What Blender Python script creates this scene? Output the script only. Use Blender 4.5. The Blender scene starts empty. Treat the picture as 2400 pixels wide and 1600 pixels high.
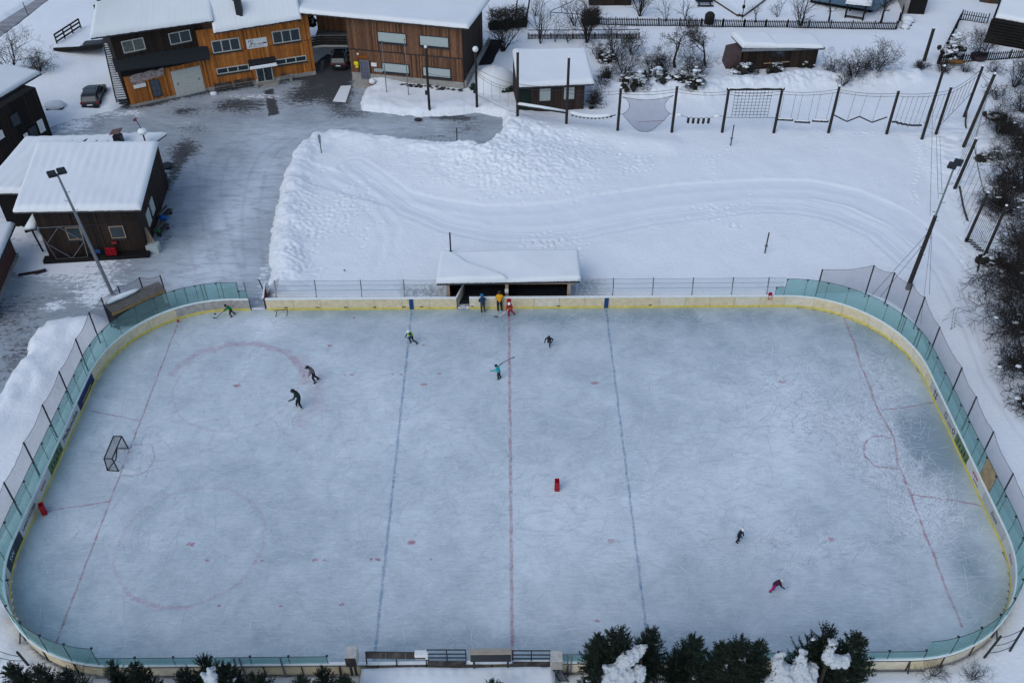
import bpy, math, random
import numpy as np
from mathutils import Vector, Matrix
rnd = random.Random(7)
PI = math.pi
S = bpy.context.scene
COL = S.collection
# ------------------------------------------------------------------ camera
CAMP = (-0.1735741, -43.5277674, 49.2107665)
YAW, PITCH, ROLL, FPX = 0.0069173, 0.7286838, -0.0023036, 2271.819
W0, H0 = 2400.0, 1600.0
def cam_axes():
    cy, sy, cp, sp = math.cos(YAW), math.sin(YAW), math.cos(PITCH), math.sin(PITCH)
    f = Vector((sy*cp, cy*cp, -sp)); r = Vector((cy, -sy, 0)); u = r.cross(f)
    cr, sr = math.cos(ROLL), math.sin(ROLL)
    return r*cr+u*sr, -r*sr+u*cr, f
AR, AU, AF = cam_axes()
cam = bpy.data.cameras.new('camera')
cam.sensor_width = 36.0
cam.lens = 36.0*FPX/W0
cam.clip_start = 0.5; cam.clip_end = 2000
co = bpy.data.objects.new('camera', cam); COL.objects.link(co)
M = Matrix((AR, AU, -AF)).transposed().to_4x4(); M.translation = Vector(CAMP)
co.matrix_world = M
S.camera = co
S.render.resolution_x, S.render.resolution_y = 1024, 682
# ------------------------------------------------------------------ world, light, exposure
w = bpy.data.worlds.new('World'); S.world = w; w.use_nodes = True
nt = w.node_tree; nt.nodes.clear()
SUN_EL, SUN_AZ = math.radians(48), math.radians(218)
sky = nt.nodes.new('ShaderNodeTexSky'); sky.sky_type = 'NISHITA'; sky.sun_disc = False
sky.sun_elevation = SUN_EL; sky.sun_rotation = SUN_AZ; sky.air_density = 1.2; sky.dust_density = 1.6; sky.ozone_density = 1.5
bg = nt.nodes.new('ShaderNodeBackground'); bg.inputs['Strength'].default_value = 0.15
wo = nt.nodes.new('ShaderNodeOutputWorld')
nt.links.new(sky.outputs[0], bg.inputs[0]); nt.links.new(bg.outputs[0], wo.inputs[0])
sun = bpy.data.lights.new('sun', 'SUN'); sun.energy = 0.7; sun.angle = math.radians(50); sun.color = (1.0, 0.98, 0.96)
so = bpy.data.objects.new('sun', sun); COL.objects.link(so)
sd = Vector((math.sin(SUN_AZ)*math.cos(SUN_EL), math.cos(SUN_AZ)*math.cos(SUN_EL), math.sin(SUN_EL)))
so.rotation_euler = sd.to_track_quat('Z', 'Y').to_euler()
S.view_settings.view_transform = 'Standard'
try: S.view_settings.look = 'None'
except Exception: pass
S.view_settings.gamma = 1.0; S.view_settings.exposure = 0.02
S.render.engine = 'CYCLES'
# ------------------------------------------------------------------ measuring: a point of the ground plan seen at (px, py) of the survey photo, at height z
def G(px, py, z=0.0):
    d = AF + AR*((px-W0/2)/FPX) - AU*((py-H0/2)/FPX)
    t = (z-CAMP[2])/d.z
    return Vector(CAMP) + d*t
def Hgt(bx, by, ty, z0=0.0):
    B = G(bx, by, z0); lo, hi = 0.0, 40.0
    for _ in range(40):
        m = (lo+hi)/2; d = B+Vector((0, 0, m))-Vector(CAMP)
        y = H0/2-FPX*d.dot(AU)/d.dot(AF)
        if y > ty: lo = m
        else: hi = m
    return lo
# ------------------------------------------------------------------ materials
MATS = {}
class NT:
    def __init__(s, name):
        s.m = bpy.data.materials.new(name); s.m.use_nodes = True
        s.t = s.m.node_tree; s.t.nodes.clear(); s.n = s.t.nodes
        s.out = s.n.new('ShaderNodeOutputMaterial')
    def new(s, k, **kw):
        n = s.n.new(k)
        for a, b in kw.items(): setattr(n, a, b)
        return n
    def link(s, a, b): s.t.links.new(a, b)
    def val(s, x, inp):
        if hasattr(x, 'links') or isinstance(x, bpy.types.NodeSocket): s.link(x, inp)
        else: inp.default_value = x
    def math(s, op, a, b=0.0, clamp=False):
        n = s.new('ShaderNodeMath', operation=op, use_clamp=clamp); s.val(a, n.inputs[0]); s.val(b, n.inputs[1]); return n.outputs[0]
    def mix(s, f, a, b):
        n = s.new('ShaderNodeMix', data_type='RGBA'); s.val(f, n.inputs[0])
        for x, i in ((a, 6), (b, 7)):
            if isinstance(x, tuple): x = x+(1,) if len(x) == 3 else x
            s.val(x, n.inputs[i])
        return n.outputs[2]
    def coord(s, scale=(1, 1, 1), rot=(0, 0, 0), kind='Object'):
        c = s.new('ShaderNodeTexCoord'); m = s.new('ShaderNodeMapping'); m.inputs['Scale'].default_value = scale; m.inputs['Rotation'].default_value = rot
        s.link(c.outputs[kind], m.inputs[0]); return m.outputs[0]
    def world(s, scale=(1, 1, 1), rot=(0, 0, 0)):
        c = s.new('ShaderNodeNewGeometry'); m = s.new('ShaderNodeMapping'); m.inputs['Scale'].default_value = scale; m.inputs['Rotation'].default_value = rot
        s.link(c.outputs['Position'], m.inputs[0]); return m.outputs[0]
    def noise(s, vec, scale=5.0, detail=4.0, rough=0.6, dist=0.0):
        n = s.new('ShaderNodeTexNoise'); s.link(vec, n.inputs['Vector']); n.inputs['Scale'].default_value = scale
        n.inputs['Detail'].default_value = detail; n.inputs['Roughness'].default_value = rough; n.inputs['Distortion'].default_value = dist
        return n.outputs['Fac']
    def ramp(s, f, lo, hi, a=0.0, b=1.0):
        n = s.new('ShaderNodeMapRange'); s.val(f, n.inputs[0]); n.inputs[1].default_value = lo; n.inputs[2].default_value = hi
        n.inputs[3].default_value = a; n.inputs[4].default_value = b; n.clamp = True; return n.outputs[0]
    def attr(s, name):
        n = s.new('ShaderNodeAttribute'); n.attribute_name = name; return n.outputs['Fac']
    def bump(s, h, strength=0.3, dist=0.05):
        n = s.new('ShaderNodeBump'); s.link(h, n.inputs['Height']); n.inputs['Strength'].default_value = strength; n.inputs['Distance'].default_value = dist; return n.outputs[0]
    def bsdf(s, col, rough=0.7, normal=None, metal=0.0, spec=0.3, alpha=None):
        b = s.new('ShaderNodeBsdfPrincipled')
        if isinstance(col, tuple): b.inputs['Base Color'].default_value = col+(1,) if len(col) == 3 else col
        else: s.link(col, b.inputs['Base Color'])
        s.val(rough, b.inputs['Roughness']); b.inputs['Metallic'].default_value = metal; b.inputs['Specular IOR Level'].default_value = spec
        if normal is not None: s.link(normal, b.inputs['Normal'])
        if alpha is not None: s.val(alpha, b.inputs['Alpha'])
        s.link(b.outputs[0], s.out.inputs[0]); return b
def mat(name, col, rough=0.7, var=0.25, scale=3.0, metal=0.0, spec=0.3, bump=0.0, bscale=30.0, tone=None):
    if name in MATS: return MATS[name]
    k = NT(name); c = k.coord(); f = k.noise(c, scale, 5, 0.65)
    a = tuple(x*(1-var) for x in col); b = tuple(min(1, x*(1+var)) for x in col)
    cc = k.mix(k.ramp(f, 0.3, 0.7), a, b)
    if tone:
        cc = k.mix(k.attr('tone'), cc, tone)
    nrm = k.bump(k.noise(c, bscale, 3, 0.6), bump, 0.02) if bump else None
    k.bsdf(cc, rough, nrm, metal, spec); MATS[name] = k.m; return k.m
def wood(name, dark, light, grey=(0.22, 0.19, 0.17), greyamt=0.3, rough=0.8):
    """planks: one tone per plank (face attribute), grain stretched along the height, weathering in streaks"""
    k = NT(name); t = k.attr('tone')
    base = k.mix(t, dark, light)
    g = k.noise(k.coord((9, 9, 0.8)), 3.0, 6, 0.7)
    base = k.mix(k.ramp(g, 0.35, 0.75), base, tuple(x*0.45 for x in dark))
    s = k.noise(k.coord((1.6, 1.6, 0.35)), 1.2, 4, 0.6)
    base = k.mix(k.ramp(s, 0.5, 0.8, 0, greyamt), base, grey)
    k.bsdf(base, rough, k.bump(g, 0.4, 0.01)); MATS[name] = k.m; return k.m
def snow_mat(name, tint=(0.80, 0.82, 0.86), use_dirt=True, ripple=0.5, soft=False):
    k = NT(name); c = k.world()
    big = k.noise(c, 0.35, 4, 0.55)
    col = k.mix(k.ramp(big, 0.3, 0.7), tuple(x*0.95 for x in tint), tint)
    med = k.noise(c, 3.2, 5, 0.6); fine = k.noise(c, 17.0, 3, 0.6)
    if use_dirt:
        d = k.attr('dirt'); sp = k.noise(c, 4.5, 6, 0.75)
        dd = k.math('MULTIPLY', d, k.ramp(sp, 0.38, 0.62), True)
        col = k.mix(dd, col, (0.13, 0.13, 0.13))
    h = k.math('ADD', k.math('MULTIPLY', med, 1.0), k.math('MULTIPLY', fine, 0.35))
    if use_dirt:
        pk = k.attr('packed'); h = k.math('MULTIPLY', h, k.ramp(pk, 0, 1, 1.0, 0.25)); col = k.mix(k.math('MULTIPLY', pk, 0.5), col, (0.70, 0.745, 0.80))
    k.bsdf(col, 0.85, k.bump(h, ripple, 0.12 if not soft else 0.04), spec=0.2); MATS[name] = k.m; return k.m
def clearish(name, tint, haze, hazecol, gloss=0.08):
    """clear sheet: tinted see-through, a little milky, a little shiny"""
    k = NT(name); tr = k.new('ShaderNodeBsdfTransparent'); tr.inputs[0].default_value = tint+(1,)
    df = k.new('ShaderNodeBsdfDiffuse'); df.inputs[0].default_value = hazecol+(1,)
    gl = k.new('ShaderNodeBsdfGlossy'); gl.inputs['Roughness'].default_value = 0.25
    m1 = k.new('ShaderNodeMixShader'); n = k.noise(k.world(), 0.8, 4, 0.6); k.link(k.ramp(n, 0.3, 0.7, haze*0.8, haze*1.2), m1.inputs[0])
    k.link(tr.outputs[0], m1.inputs[1]); k.link(df.outputs[0], m1.inputs[2])
    m2 = k.new('ShaderNodeMixShader'); m2.inputs[0].default_value = gloss; k.link(m1.outputs[0], m2.inputs[1]); k.link(gl.outputs[0], m2.inputs[2])
    k.link(m2.outputs[0], k.out.inputs[0]); MATS[name] = k.m; return k.m
def mark_mat(name, col, amt=0.7, brk=(0.40, 0.62), edge=0.8):
    """paint under worn ice: breaks up and fades towards the edges of the strip ('edge' point attribute)"""
    k = NT(name); c = k.world(); n = k.noise(c, 2.2, 6, 0.75, 0.4); e = k.attr('edge')
    f = k.math('MULTIPLY', k.ramp(n, brk[0], brk[1], 0.25, 1.0), k.ramp(e, 0.0, edge), True)
    f = k.math('MULTIPLY', f, amt)
    tr = k.new('ShaderNodeBsdfTransparent'); df = k.new('ShaderNodeBsdfDiffuse'); df.inputs[0].default_value = col+(1,)
    m = k.new('ShaderNodeMixShader'); k.link(f, m.inputs[0]); k.link(tr.outputs[0], m.inputs[1]); k.link(df.outputs[0], m.inputs[2])
    k.link(m.outputs[0], k.out.inputs[0]); MATS[name] = k.m; return k.m
# ------------------------------------------------------------------ meshes
class MB:
    def __init__(s): s.v = []; s.f = []; s.t = []; s.mi = []; s.cur = 0
    def add(s, vs, fs, tone=0.0):
        o = len(s.v); s.v += [tuple(v) for v in vs]; s.f += [tuple(i+o for i in f) for f in fs]; s.t += [tone]*len(fs); s.mi += [s.cur]*len(fs); return s
    def box(s, x0, x1, y0, y1, z0, z1, tone=0.0):
        vs = [(x0,y0,z0),(x1,y0,z0),(x1,y1,z0),(x0,y1,z0),(x0,y0,z1),(x1,y0,z1),(x1,y1,z1),(x0,y1,z1)]
        return s.add(vs, [(0,3,2,1),(4,5,6,7),(0,1,5,4),(1,2,6,5),(2,3,7,6),(3,0,4,7)], tone)
    def bbox(s, x0, x1, y0, y1, z0, z1, b=0.03, tone=0.0):
        """box with chamfered vertical and top edges"""
        def ring(z, i): return [(x0+i+b,y0+i,z),(x1-i-b,y0+i,z),(x1-i,y0+i+b,z),(x1-i,y1-i-b,z),(x1-i-b,y1-i,z),(x0+i+b,y1-i,z),(x0+i,y1-i-b,z),(x0+i,y0+i+b,z)]
        vs = ring(z0, 0)+ring(z1-b, 0)+ring(z1, b)
        fs = [tuple(reversed(range(8))), tuple(range(16, 24))]
        for k in (0, 8): fs += [(k+i, k+(i+1) % 8, k+8+(i+1) % 8, k+8+i) for i in range(8)]
        return s.add(vs, fs, tone)
    def hexa(s, c, tone=0.0):
        return s.add(c, [(0,3,2,1),(4,5,6,7),(0,1,5,4),(1,2,6,5),(2,3,7,6),(3,0,4,7)], tone)
    def bar(s, a, b, w, h=None, up=(0, 0, 1), tone=0.0):
        a = Vector(a); b = Vector(b); h = w if h is None else h
        d = (b-a); 
        if d.length < 1e-6: return s
        d.normalize(); u = Vector(up)
        if abs(d.dot(u)) > 0.98: u = Vector((0, 1, 0)) if abs(d.y) < 0.9 else Vector((1, 0, 0))
        r = d.cross(u).normalized(); u = r.cross(d)
        r = r*w/2; u = u*h/2
        return s.hexa([a-r-u, a+r-u, b+r-u, b-r-u, a-r+u, a+r+u, b+r+u, b-r+u], tone)
    def tube(s, pts, rad, n=6, tone=0.0, cap=True):
        pts = [Vector(p) for p in pts]; m = len(pts)
        if not hasattr(rad, '__len__'): rad = [rad]*m
        o = len(s.v); r0 = None; vs = []
        for i, p in enumerate(pts):
            d = (pts[min(i+1, m-1)]-pts[max(i-1, 0)])
            if d.length < 1e-7: d = Vector((0, 0, 1))
            d.normalize()
            if r0 is None: r0 = d.orthogonal().normalized()
            r = (r0-d*r0.dot(d))
            r = r.normalized() if r.length > 1e-5 else d.orthogonal().normalized()
            r0 = r; q = d.cross(r)
            for k in range(n):
                a = 2*PI*k/n; vs.append(p+(r*math.cos(a)+q*math.sin(a))*rad[i])
        fs = [(i*n+k, i*n+(k+1) % n, (i+1)*n+(k+1) % n, (i+1)*n+k) for i in range(m-1) for k in range(n)]
        if cap: fs += [tuple(reversed(range(n))), tuple((m-1)*n+k for k in range(n))]
        return s.add(vs, fs, tone)
    def ball(s, c, r, sub=(8, 6), sc=(1, 1, 1), tone=0.0, jit=0.0, rg=None):
        nu, nv = sub; vs = []; c = Vector(c); rg = rg or rnd
        for j in range(nv+1):
            th = PI*j/nv
            for i in range(nu):
                ph = 2*PI*i/nu; q = 1+rg.uniform(-jit, jit)
                vs.append(c+Vector((math.sin(th)*math.cos(ph)*sc[0], math.sin(th)*math.sin(ph)*sc[1], math.cos(th)*sc[2]))*r*q)
        fs = [(j*nu+i, (j+1)*nu+i, (j+1)*nu+(i+1) % nu, j*nu+(i+1) % nu) for j in range(nv) for i in range(nu)]
        return s.add(vs, fs, tone)
    def lathe(s, c, prof, n=10, tone=0.0):
        c = Vector(c); vs = [c+Vector((r*math.cos(2*PI*k/n), r*math.sin(2*PI*k/n), z)) for r, z in prof for k in range(n)]
        m = len(prof); fs = [(i*n+k, i*n+(k+1) % n, (i+1)*n+(k+1) % n, (i+1)*n+k) for i in range(m-1) for k in range(n)]
        return s.add(vs, fs+[tuple(reversed(range(n))), tuple((m-1)*n+k for k in range(n))], tone)
    def build(s, name, m, parent=None, world=False, smooth=False, loc=None, rotz=0.0):
        me = bpy.data.meshes.new(name)
        vs = s.v
        if world and parent is not None:
            inv = LM(parent).inverted(); vs = [tuple(inv @ Vector(v)) for v in vs]
        me.from_pydata(vs, [], s.f)
        if isinstance(m, (list, tuple)):
            for x in m: me.materials.append(x)
            me.polygons.foreach_set('material_index', s.mi)
        else: me.materials.append(m)
        if any(s.t):
            a = me.attributes.new('tone', 'FLOAT', 'FACE'); a.data.foreach_set('value', s.t)
        if smooth: me.polygons.foreach_set('use_smooth', [True]*len(s.f))
        me.update()
        o = bpy.data.objects.new(name, me); COL.objects.link(o)
        if parent is not None: o.parent = parent
        if loc is not None: o.location = loc
        if rotz: o.rotation_euler = (0, 0, rotz)
        return o
def LM(o):
    m = Matrix.Translation(o.location) @ o.rotation_euler.to_matrix().to_4x4()
    return (LM(o.parent) @ m) if o.parent else m
def thing(name, label, cat, loc=(0, 0, 0), rotz=0.0, group=None):
    o = bpy.data.objects.new(name, None); o.empty_display_size = 0.3; COL.objects.link(o)
    o.location = loc; o.rotation_euler = (0, 0, rotz); o['label'] = label; o['category'] = cat
    if group: o['group'] = group
    return o
def tag(o, label, cat, group=None):
    o['label'] = label; o['category'] = cat
    if group: o['group'] = group
    return o
def struct(o, kind='structure'): o['kind'] = kind; return o
def dup(root, loc, rotz=0.0, label=None, group=None, scale=1.0):
    r = root.copy(); COL.objects.link(r); r.location = loc; r.rotation_euler = (0, 0, rotz); r.scale = (scale,)*3
    if label: r['label'] = label
    if group: r['group'] = group
    for ch in list(root.children):
        c = ch.copy(); COL.objects.link(c); c.parent = r
        for g in list(ch.children):
            d = g.copy(); COL.objects.link(d); d.parent = c
    return r
def text(name, body, m, parent, loc, rot, size, ext=0.004, bold=False):
    """flat lettering as a mesh"""
    cu = bpy.data.curves.new(name, 'FONT'); cu.body = body; cu.size = size; cu.extrude = ext; cu.align_x = 'CENTER'; cu.align_y = 'CENTER'; cu.resolution_u = 2
    if bold: cu.offset = 0.012*size
    t = bpy.data.objects.new(name, cu); COL.objects.link(t)
    dg = bpy.context.evaluated_depsgraph_get(); me = bpy.data.meshes.new_from_object(t.evaluated_get(dg))
    bpy.data.objects.remove(t); bpy.data.curves.remove(cu); me.materials.clear(); me.materials.append(m)
    o = bpy.data.objects.new(name, me); COL.objects.link(o); o.parent = parent; o.location = loc; o.rotation_euler = rot; return o
# ------------------------------------------------------------------ numpy noise
def _hash(ix, iy, seed):
    n = (ix*374761393+iy*668265263+seed*362437) & 0x7fffffff
    n = ((n ^ (n >> 13))*1274126177) & 0x7fffffff
    return ((n ^ (n >> 16)) & 0xffff)/65535.0
def vnoise(x, y, seed=0):
    ix = np.floor(x).astype(np.int64); iy = np.floor(y).astype(np.int64); fx = x-ix; fy = y-iy
    fx = fx*fx*(3-2*fx); fy = fy*fy*(3-2*fy)
    a = _hash(ix, iy, seed); b = _hash(ix+1, iy, seed); c = _hash(ix, iy+1, seed); d = _hash(ix+1, iy+1, seed)
    return (a*(1-fx)+b*fx)*(1-fy)+(c*(1-fx)+d*fx)*fy
def fbm(x, y, scale=1.0, octv=4, seed=0, gain=0.5):
    r = 0; a = 1; t = 0
    for i in range(octv):
        r = r+a*vnoise(x*scale+17.3*i, y*scale-9.1*i, seed+i); t += a; a *= gain; scale *= 2.03
    return r/t*2-1
def sdpoly(x, y, poly):
    """signed distance to a polygon, negative inside"""
    d = np.full(x.shape, 1e9); ins = np.zeros(x.shape, bool); n = len(poly)
    for i in range(n):
        ax, ay = poly[i]; bx, by = poly[(i+1) % n]; ex, ey = bx-ax, by-ay
        wx, wy = x-ax, y-ay; t = np.clip((wx*ex+wy*ey)/(ex*ex+ey*ey+1e-12), 0, 1)
        d = np.minimum(d, (wx-ex*t)**2+(wy-ey*t)**2)
        c = ((ay <= y) & (by > y)) | ((by <= y) & (ay > y))
        with np.errstate(divide='ignore', invalid='ignore'):
            xi = ax+(y-ay)/(by-ay if by != ay else 1e-9)*ex
        ins ^= c & (x < xi)
    d = np.sqrt(d); return np.where(ins, -d, d)
def dline(x, y, pts):
    d = np.full(x.shape, 1e9)
    for (ax, ay), (bx, by) in zip(pts[:-1], pts[1:]):
        ex, ey = bx-ax, by-ay; wx, wy = x-ax, y-ay; t = np.clip((wx*ex+wy*ey)/(ex*ex+ey*ey+1e-12), 0, 1)
        d = np.minimum(d, (wx-ex*t)**2+(wy-ey*t)**2)
    return np.sqrt(d)
def sst(a, b, x):
    t = np.clip((x-a)/(b-a), 0, 1); return t*t*(3-2*t)
def wpts(L, z=0.0): return [tuple(G(a, b, z)[:2]) for a, b in L]
def catmull(P, n=6):
    out = []
    for i in range(len(P)-1):
        p0 = P[max(i-1, 0)]; p1 = P[i]; p2 = P[i+1]; p3 = P[min(i+2, len(P)-1)]
        for k in range(n):
            t = k/n; out.append(tuple(0.5*((2*p1[j])+(-p0[j]+p2[j])*t+(2*p0[j]-5*p1[j]+4*p2[j]-p3[j])*t*t+(-p0[j]+3*p1[j]-3*p2[j]+p3[j])*t**3) for j in range(len(p1))))
    out.append(tuple(P[-1])); return out
def gridmesh(name, xs, ys, Z, m, attrs=None, keep=None, smooth=True):
    nx, ny = len(xs), len(ys); X, Y = np.meshgrid(xs, ys)
    co = np.stack([X, Y, Z], -1).reshape(-1, 3).astype(np.float32)
    ii = np.arange((nx-1)*(ny-1)); r = ii//(nx-1); c = ii % (nx-1); a = r*nx+c
    F = np.stack([a, a+1, a+nx+1, a+nx], -1)
    if keep is not None:
        k = keep.reshape(-1); F = F[k[F].all(1)]
        used = np.zeros(len(co), bool); used[F.reshape(-1)] = True; idx = np.cumsum(used)-1; F = idx[F]; co = co[used]
        attrs = {q: v.reshape(-1)[used] for q, v in (attrs or {}).items()}
    me = bpy.data.meshes.new(name); me.vertices.add(len(co)); me.vertices.foreach_set('co', co.reshape(-1))
    me.loops.add(len(F)*4); me.loops.foreach_set('vertex_index', F.reshape(-1).astype(np.int32))
    me.polygons.add(len(F)); me.polygons.foreach_set('loop_start', np.arange(len(F), dtype=np.int32)*4); me.polygons.foreach_set('loop_total', np.full(len(F), 4, np.int32))
    me.polygons.foreach_set('use_smooth', np.full(len(F), smooth))
    me.update(calc_edges=True); me.materials.append(m)
    for q, v in (attrs or {}).items():
        at = me.attributes.new(q, 'FLOAT', 'POINT'); at.data.foreach_set('value', v.reshape(-1).astype(np.float32))
    o = bpy.data.objects.new(name, me); COL.objects.link(o); return o
# ================================================================== palette
SNOW = snow_mat('snow', (0.78, 0.825, 0.86))
SNOWR = snow_mat('roof_snow', (0.70, 0.745, 0.775), False, 0.5, True)
SNOWO = snow_mat('old_tree_snow', (0.50, 0.55, 0.59), False, 1.0)
M_or = wood('orange_larch', (0.26, 0.08, 0.016), (0.74, 0.28, 0.06), (0.14, 0.055, 0.022), 0.55)
M_br = wood('brown_larch', (0.075, 0.034, 0.018), (0.32, 0.155, 0.085), (0.10, 0.075, 0.06), 0.6)
M_dk = wood('dark_larch', (0.006, 0.005, 0.005), (0.055, 0.032, 0.022), (0.022, 0.02, 0.019), 0.35)
M_gw = wood('grey_wood', (0.05, 0.045, 0.04), (0.15, 0.13, 0.11), (0.2, 0.19, 0.18), 0.5)
M_pale = wood('pale_timber', (0.42, 0.31, 0.22), (0.62, 0.48, 0.36), (0.35, 0.3, 0.26), 0.4)
M_post = mat('round_post_wood', (0.024, 0.022, 0.021), 0.85, 0.4, 6, bump=0.4)
M_blk = mat('dark_metal', (0.022, 0.026, 0.032), 0.5, 0.2)
M_tile = mat('dark_roof_tile', (0.014, 0.017, 0.022), 0.75, 0.4, 8, bump=0.5)
M_gal = mat('galvanised_steel', (0.20, 0.22, 0.24), 0.45, 0.2, metal=0.5)
M_conc = mat('concrete', (0.30, 0.29, 0.27), 0.9, 0.25, 2, bump=0.3)
M_frame = mat('window_frame_paint', (0.46, 0.47, 0.43), 0.5, 0.1)
M_glass = mat('window_glass', (0.020, 0.032, 0.040), 0.12, 0.3, 1.5, spec=0.6)
M_blind = mat('pale_blind', (0.36, 0.42, 0.42), 0.7, 0.06)
M_white = mat('white_paint', (0.68, 0.69, 0.68), 0.5, 0.06)
M_cream = mat('cream_board', (0.63, 0.545, 0.37), 0.5, 0.17, 2.6)
M_cream2 = mat('pale_board', (0.65, 0.60, 0.47), 0.5, 0.15, 2.6)
M_greyb = mat('scuffed_board', (0.36, 0.34, 0.32), 0.6, 0.3, 3)
M_yel = mat('yellow_kick', (0.62, 0.52, 0.12), 0.5, 0.18, 2)
M_cap = mat('white_cap', (0.74, 0.79, 0.79), 0.4, 0.05)
M_red = mat('red_plastic', (0.40, 0.010, 0.022), 0.4, 0.2)
M_blue = mat('blue_paint', (0.012, 0.055, 0.17), 0.5, 0.2)
M_pane = clearish('rink_glass', (0.70, 0.86, 0.85), 0.20, (0.34, 0.50, 0.49), 0.03)
M_net = clearish('fence_net', (0.86, 0.85, 0.87), 0.26, (0.36, 0.35, 0.37), 0.0)
M_cloth = clearish('mesh_cloth', (0.78, 0.78, 0.82), 0.20, (0.25, 0.25, 0.28), 0.0)
M_rope = mat('rope', (0.05, 0.05, 0.05), 0.9)
M_bark = mat('bark', (0.024, 0.019, 0.017), 0.9, 0.4, 8)
M_twig = mat('twig', (0.021, 0.018, 0.016), 0.9, 0.4, 3)
M_needle = mat('spruce_needles', (0.006, 0.016, 0.012), 0.8, 0.5, 1.2, tone=(0.020, 0.036, 0.020))
M_brush = mat('evergreen_shrub', (0.014, 0.015, 0.012), 0.8, 0.5, 2, tone=(0.035, 0.031, 0.022))
# ================================================================== plan of the ground
RX, RYF, RYN, RR = 30.2, 15.5, -15.75, 8.4     # ice half length, far and near board, corner radius
RC = (RYF+RYN)/2; RH = (RYF-RYN)/2
def sdrink(x, y, grow=0.0):
    qx = np.abs(x)-(RX-RR); qy = np.abs(y-RC)-(RH-RR)
    return np.hypot(np.maximum(qx, 0), np.maximum(qy, 0))+np.minimum(np.maximum(qx, qy), 0)-RR-grow
PLAZA = wpts([(-500, 700), (-500, 1150), (-120, 1040), (0, 925), (30, 880), (55, 840), (71, 789), (110, 752), (190, 740), (232, 738), (300, 760), (640, 760), (632, 722),
    (620, 690), (628, 640), (624, 600), (630, 560), (636, 510), (650, 450), (668, 395), (690, 352), (726, 318), (775, 303), (825, 306), (860, 318), (930, 323), (1000, 338), (1060, 345),
    (1130, 352), (1165, 330), (1180, 300), (1172, 276), (1120, 266), (1040, 274), (985, 276), (900, 268), (848, 262), (838, 240), (850, 212), (872, 203), (850, 185), (830, 150), (770, 130), (742, 150),
    (736, 170), (620, 178), (490, 205), (300, 244), (262, 262), (200, 275), (150, 290), (122, 300), (122, 330), (160, 560), (60, 560), (0, 560), (-500, 560)])
ROAD = [tuple(v) for v in wpts([(-400, 300), (-400, 170), (0, 52), (75, 5), (160, -50), (300, -60), (130, -15), (98, 10), (0, 86)])]
MOUND = G(1205, 395); MOUND2 = G(1215, 318)
TRACK = wpts([(830, 395), (880, 430), (960, 490), (1050, 528), (1150, 548), (1250, 552), (1340, 546), (1430, 528), (1520, 510), (1650, 496), (1760, 482), (1860, 484), (1960, 505), (2060, 550), (2130, 610)])
PATHU = wpts([(640, 385), (760, 410), (900, 450), (1010, 480), (1130, 500), (1250, 497), (1320, 490), (1430, 470), (1540, 452), (1660, 442), (1790, 436), (1900, 437), (2000, 458), (2090, 500), (2170, 560), (2230, 640), (2290, 760), (2340, 880), (2420, 1000)])
HEDGE = wpts([(1395, 215), (1470, 222), (1560, 215), (1640, 222), (1700, 205), (1800, 205), (1900, 190), (1990, 200), (2060, 190), (2130, 185)])
def axis(segs):
    out = []
    for a, b, st in segs:
        n = max(1, int(round((b-a)/st))); out += list(np.linspace(a, b, n, endpoint=False))
    return np.array(out+[segs[-1][1]])
xs = axis([(-420, -140, 28), (-140, -62, 3), (-62, -27, 0.3), (-27, 42, 0.13), (42, 62, 0.3), (62, 140, 3), (140, 420, 28)])
ys = axis([(-160, -60, 12), (-60, -22, 2), (-22, -14, 0.2), (-14, 15, 0.45), (15, 46, 0.13), (46, 80, 0.3), (80, 140, 3), (140, 620, 40)])
X, Y = np.meshgrid(xs, ys)
n1 = fbm(X, Y, 0.25, 4, 1); n2 = fbm(X, Y, 1.1, 4, 5); n3 = fbm(X, Y, 3.0, 3, 9)
sp = sdpoly(X, Y, PLAZA); sr = sdrink(X, Y, 0.12)
Z = 0.30+0.10*n1+0.022*n2
spn = sp+0.30*n2+0.10*n3
rdg = 1-2.2*np.abs(fbm(X+3*n1, Y, 0.75, 3, 31)); lump = np.clip(0.45*n2+0.55*n3+0.55*rdg-0.1, -1, 1)
bank = 0.40*np.exp(-((sp-1.5)/1.6)**2)*(0.7+0.6*fbm(X, Y, 0.5, 3, 21))
west = sst(-16.0, -21, X+0.12*(Y-40))*sst(14, 20, Y)*sst(44, 38, Y)
Z += bank*(1+0.75*west) + lump*0.085*np.exp(-((sp-1.2)/2.2)**2)
d = np.hypot((X-MOUND.x)/8.0, (Y-MOUND.y)/5.0); Z += (0.85+0.22*lump)*np.exp(-d**2*1.1)
d = np.hypot((X-MOUND2.x+2)/6.0, (Y-MOUND2.y)/3.2); Z += (0.7+0.2*lump)*np.exp(-d**2*1.1)
# the strip along the ropes course, a hollow edge in front of the posts
Z += 0.35*np.exp(-(dline(X, Y, wpts([(1230, 318), (1330, 318), (1430, 330), (1560, 345)]))/1.4)**2)
# hedge bank
dh = dline(X, Y, HEDGE); Z += (0.75+0.42*lump+0.30*fbm(X, Y, 0.6, 2, 44))*np.exp(-(dh/1.7)**2)
# garden beyond and forest edge on the right rise a little
Z += 0.22*np.clip((X-39)/3, 0, 1)*sst(48, 42, Y)*(1.3+1.0*lump)*sst(-20, -8, Y)
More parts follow.
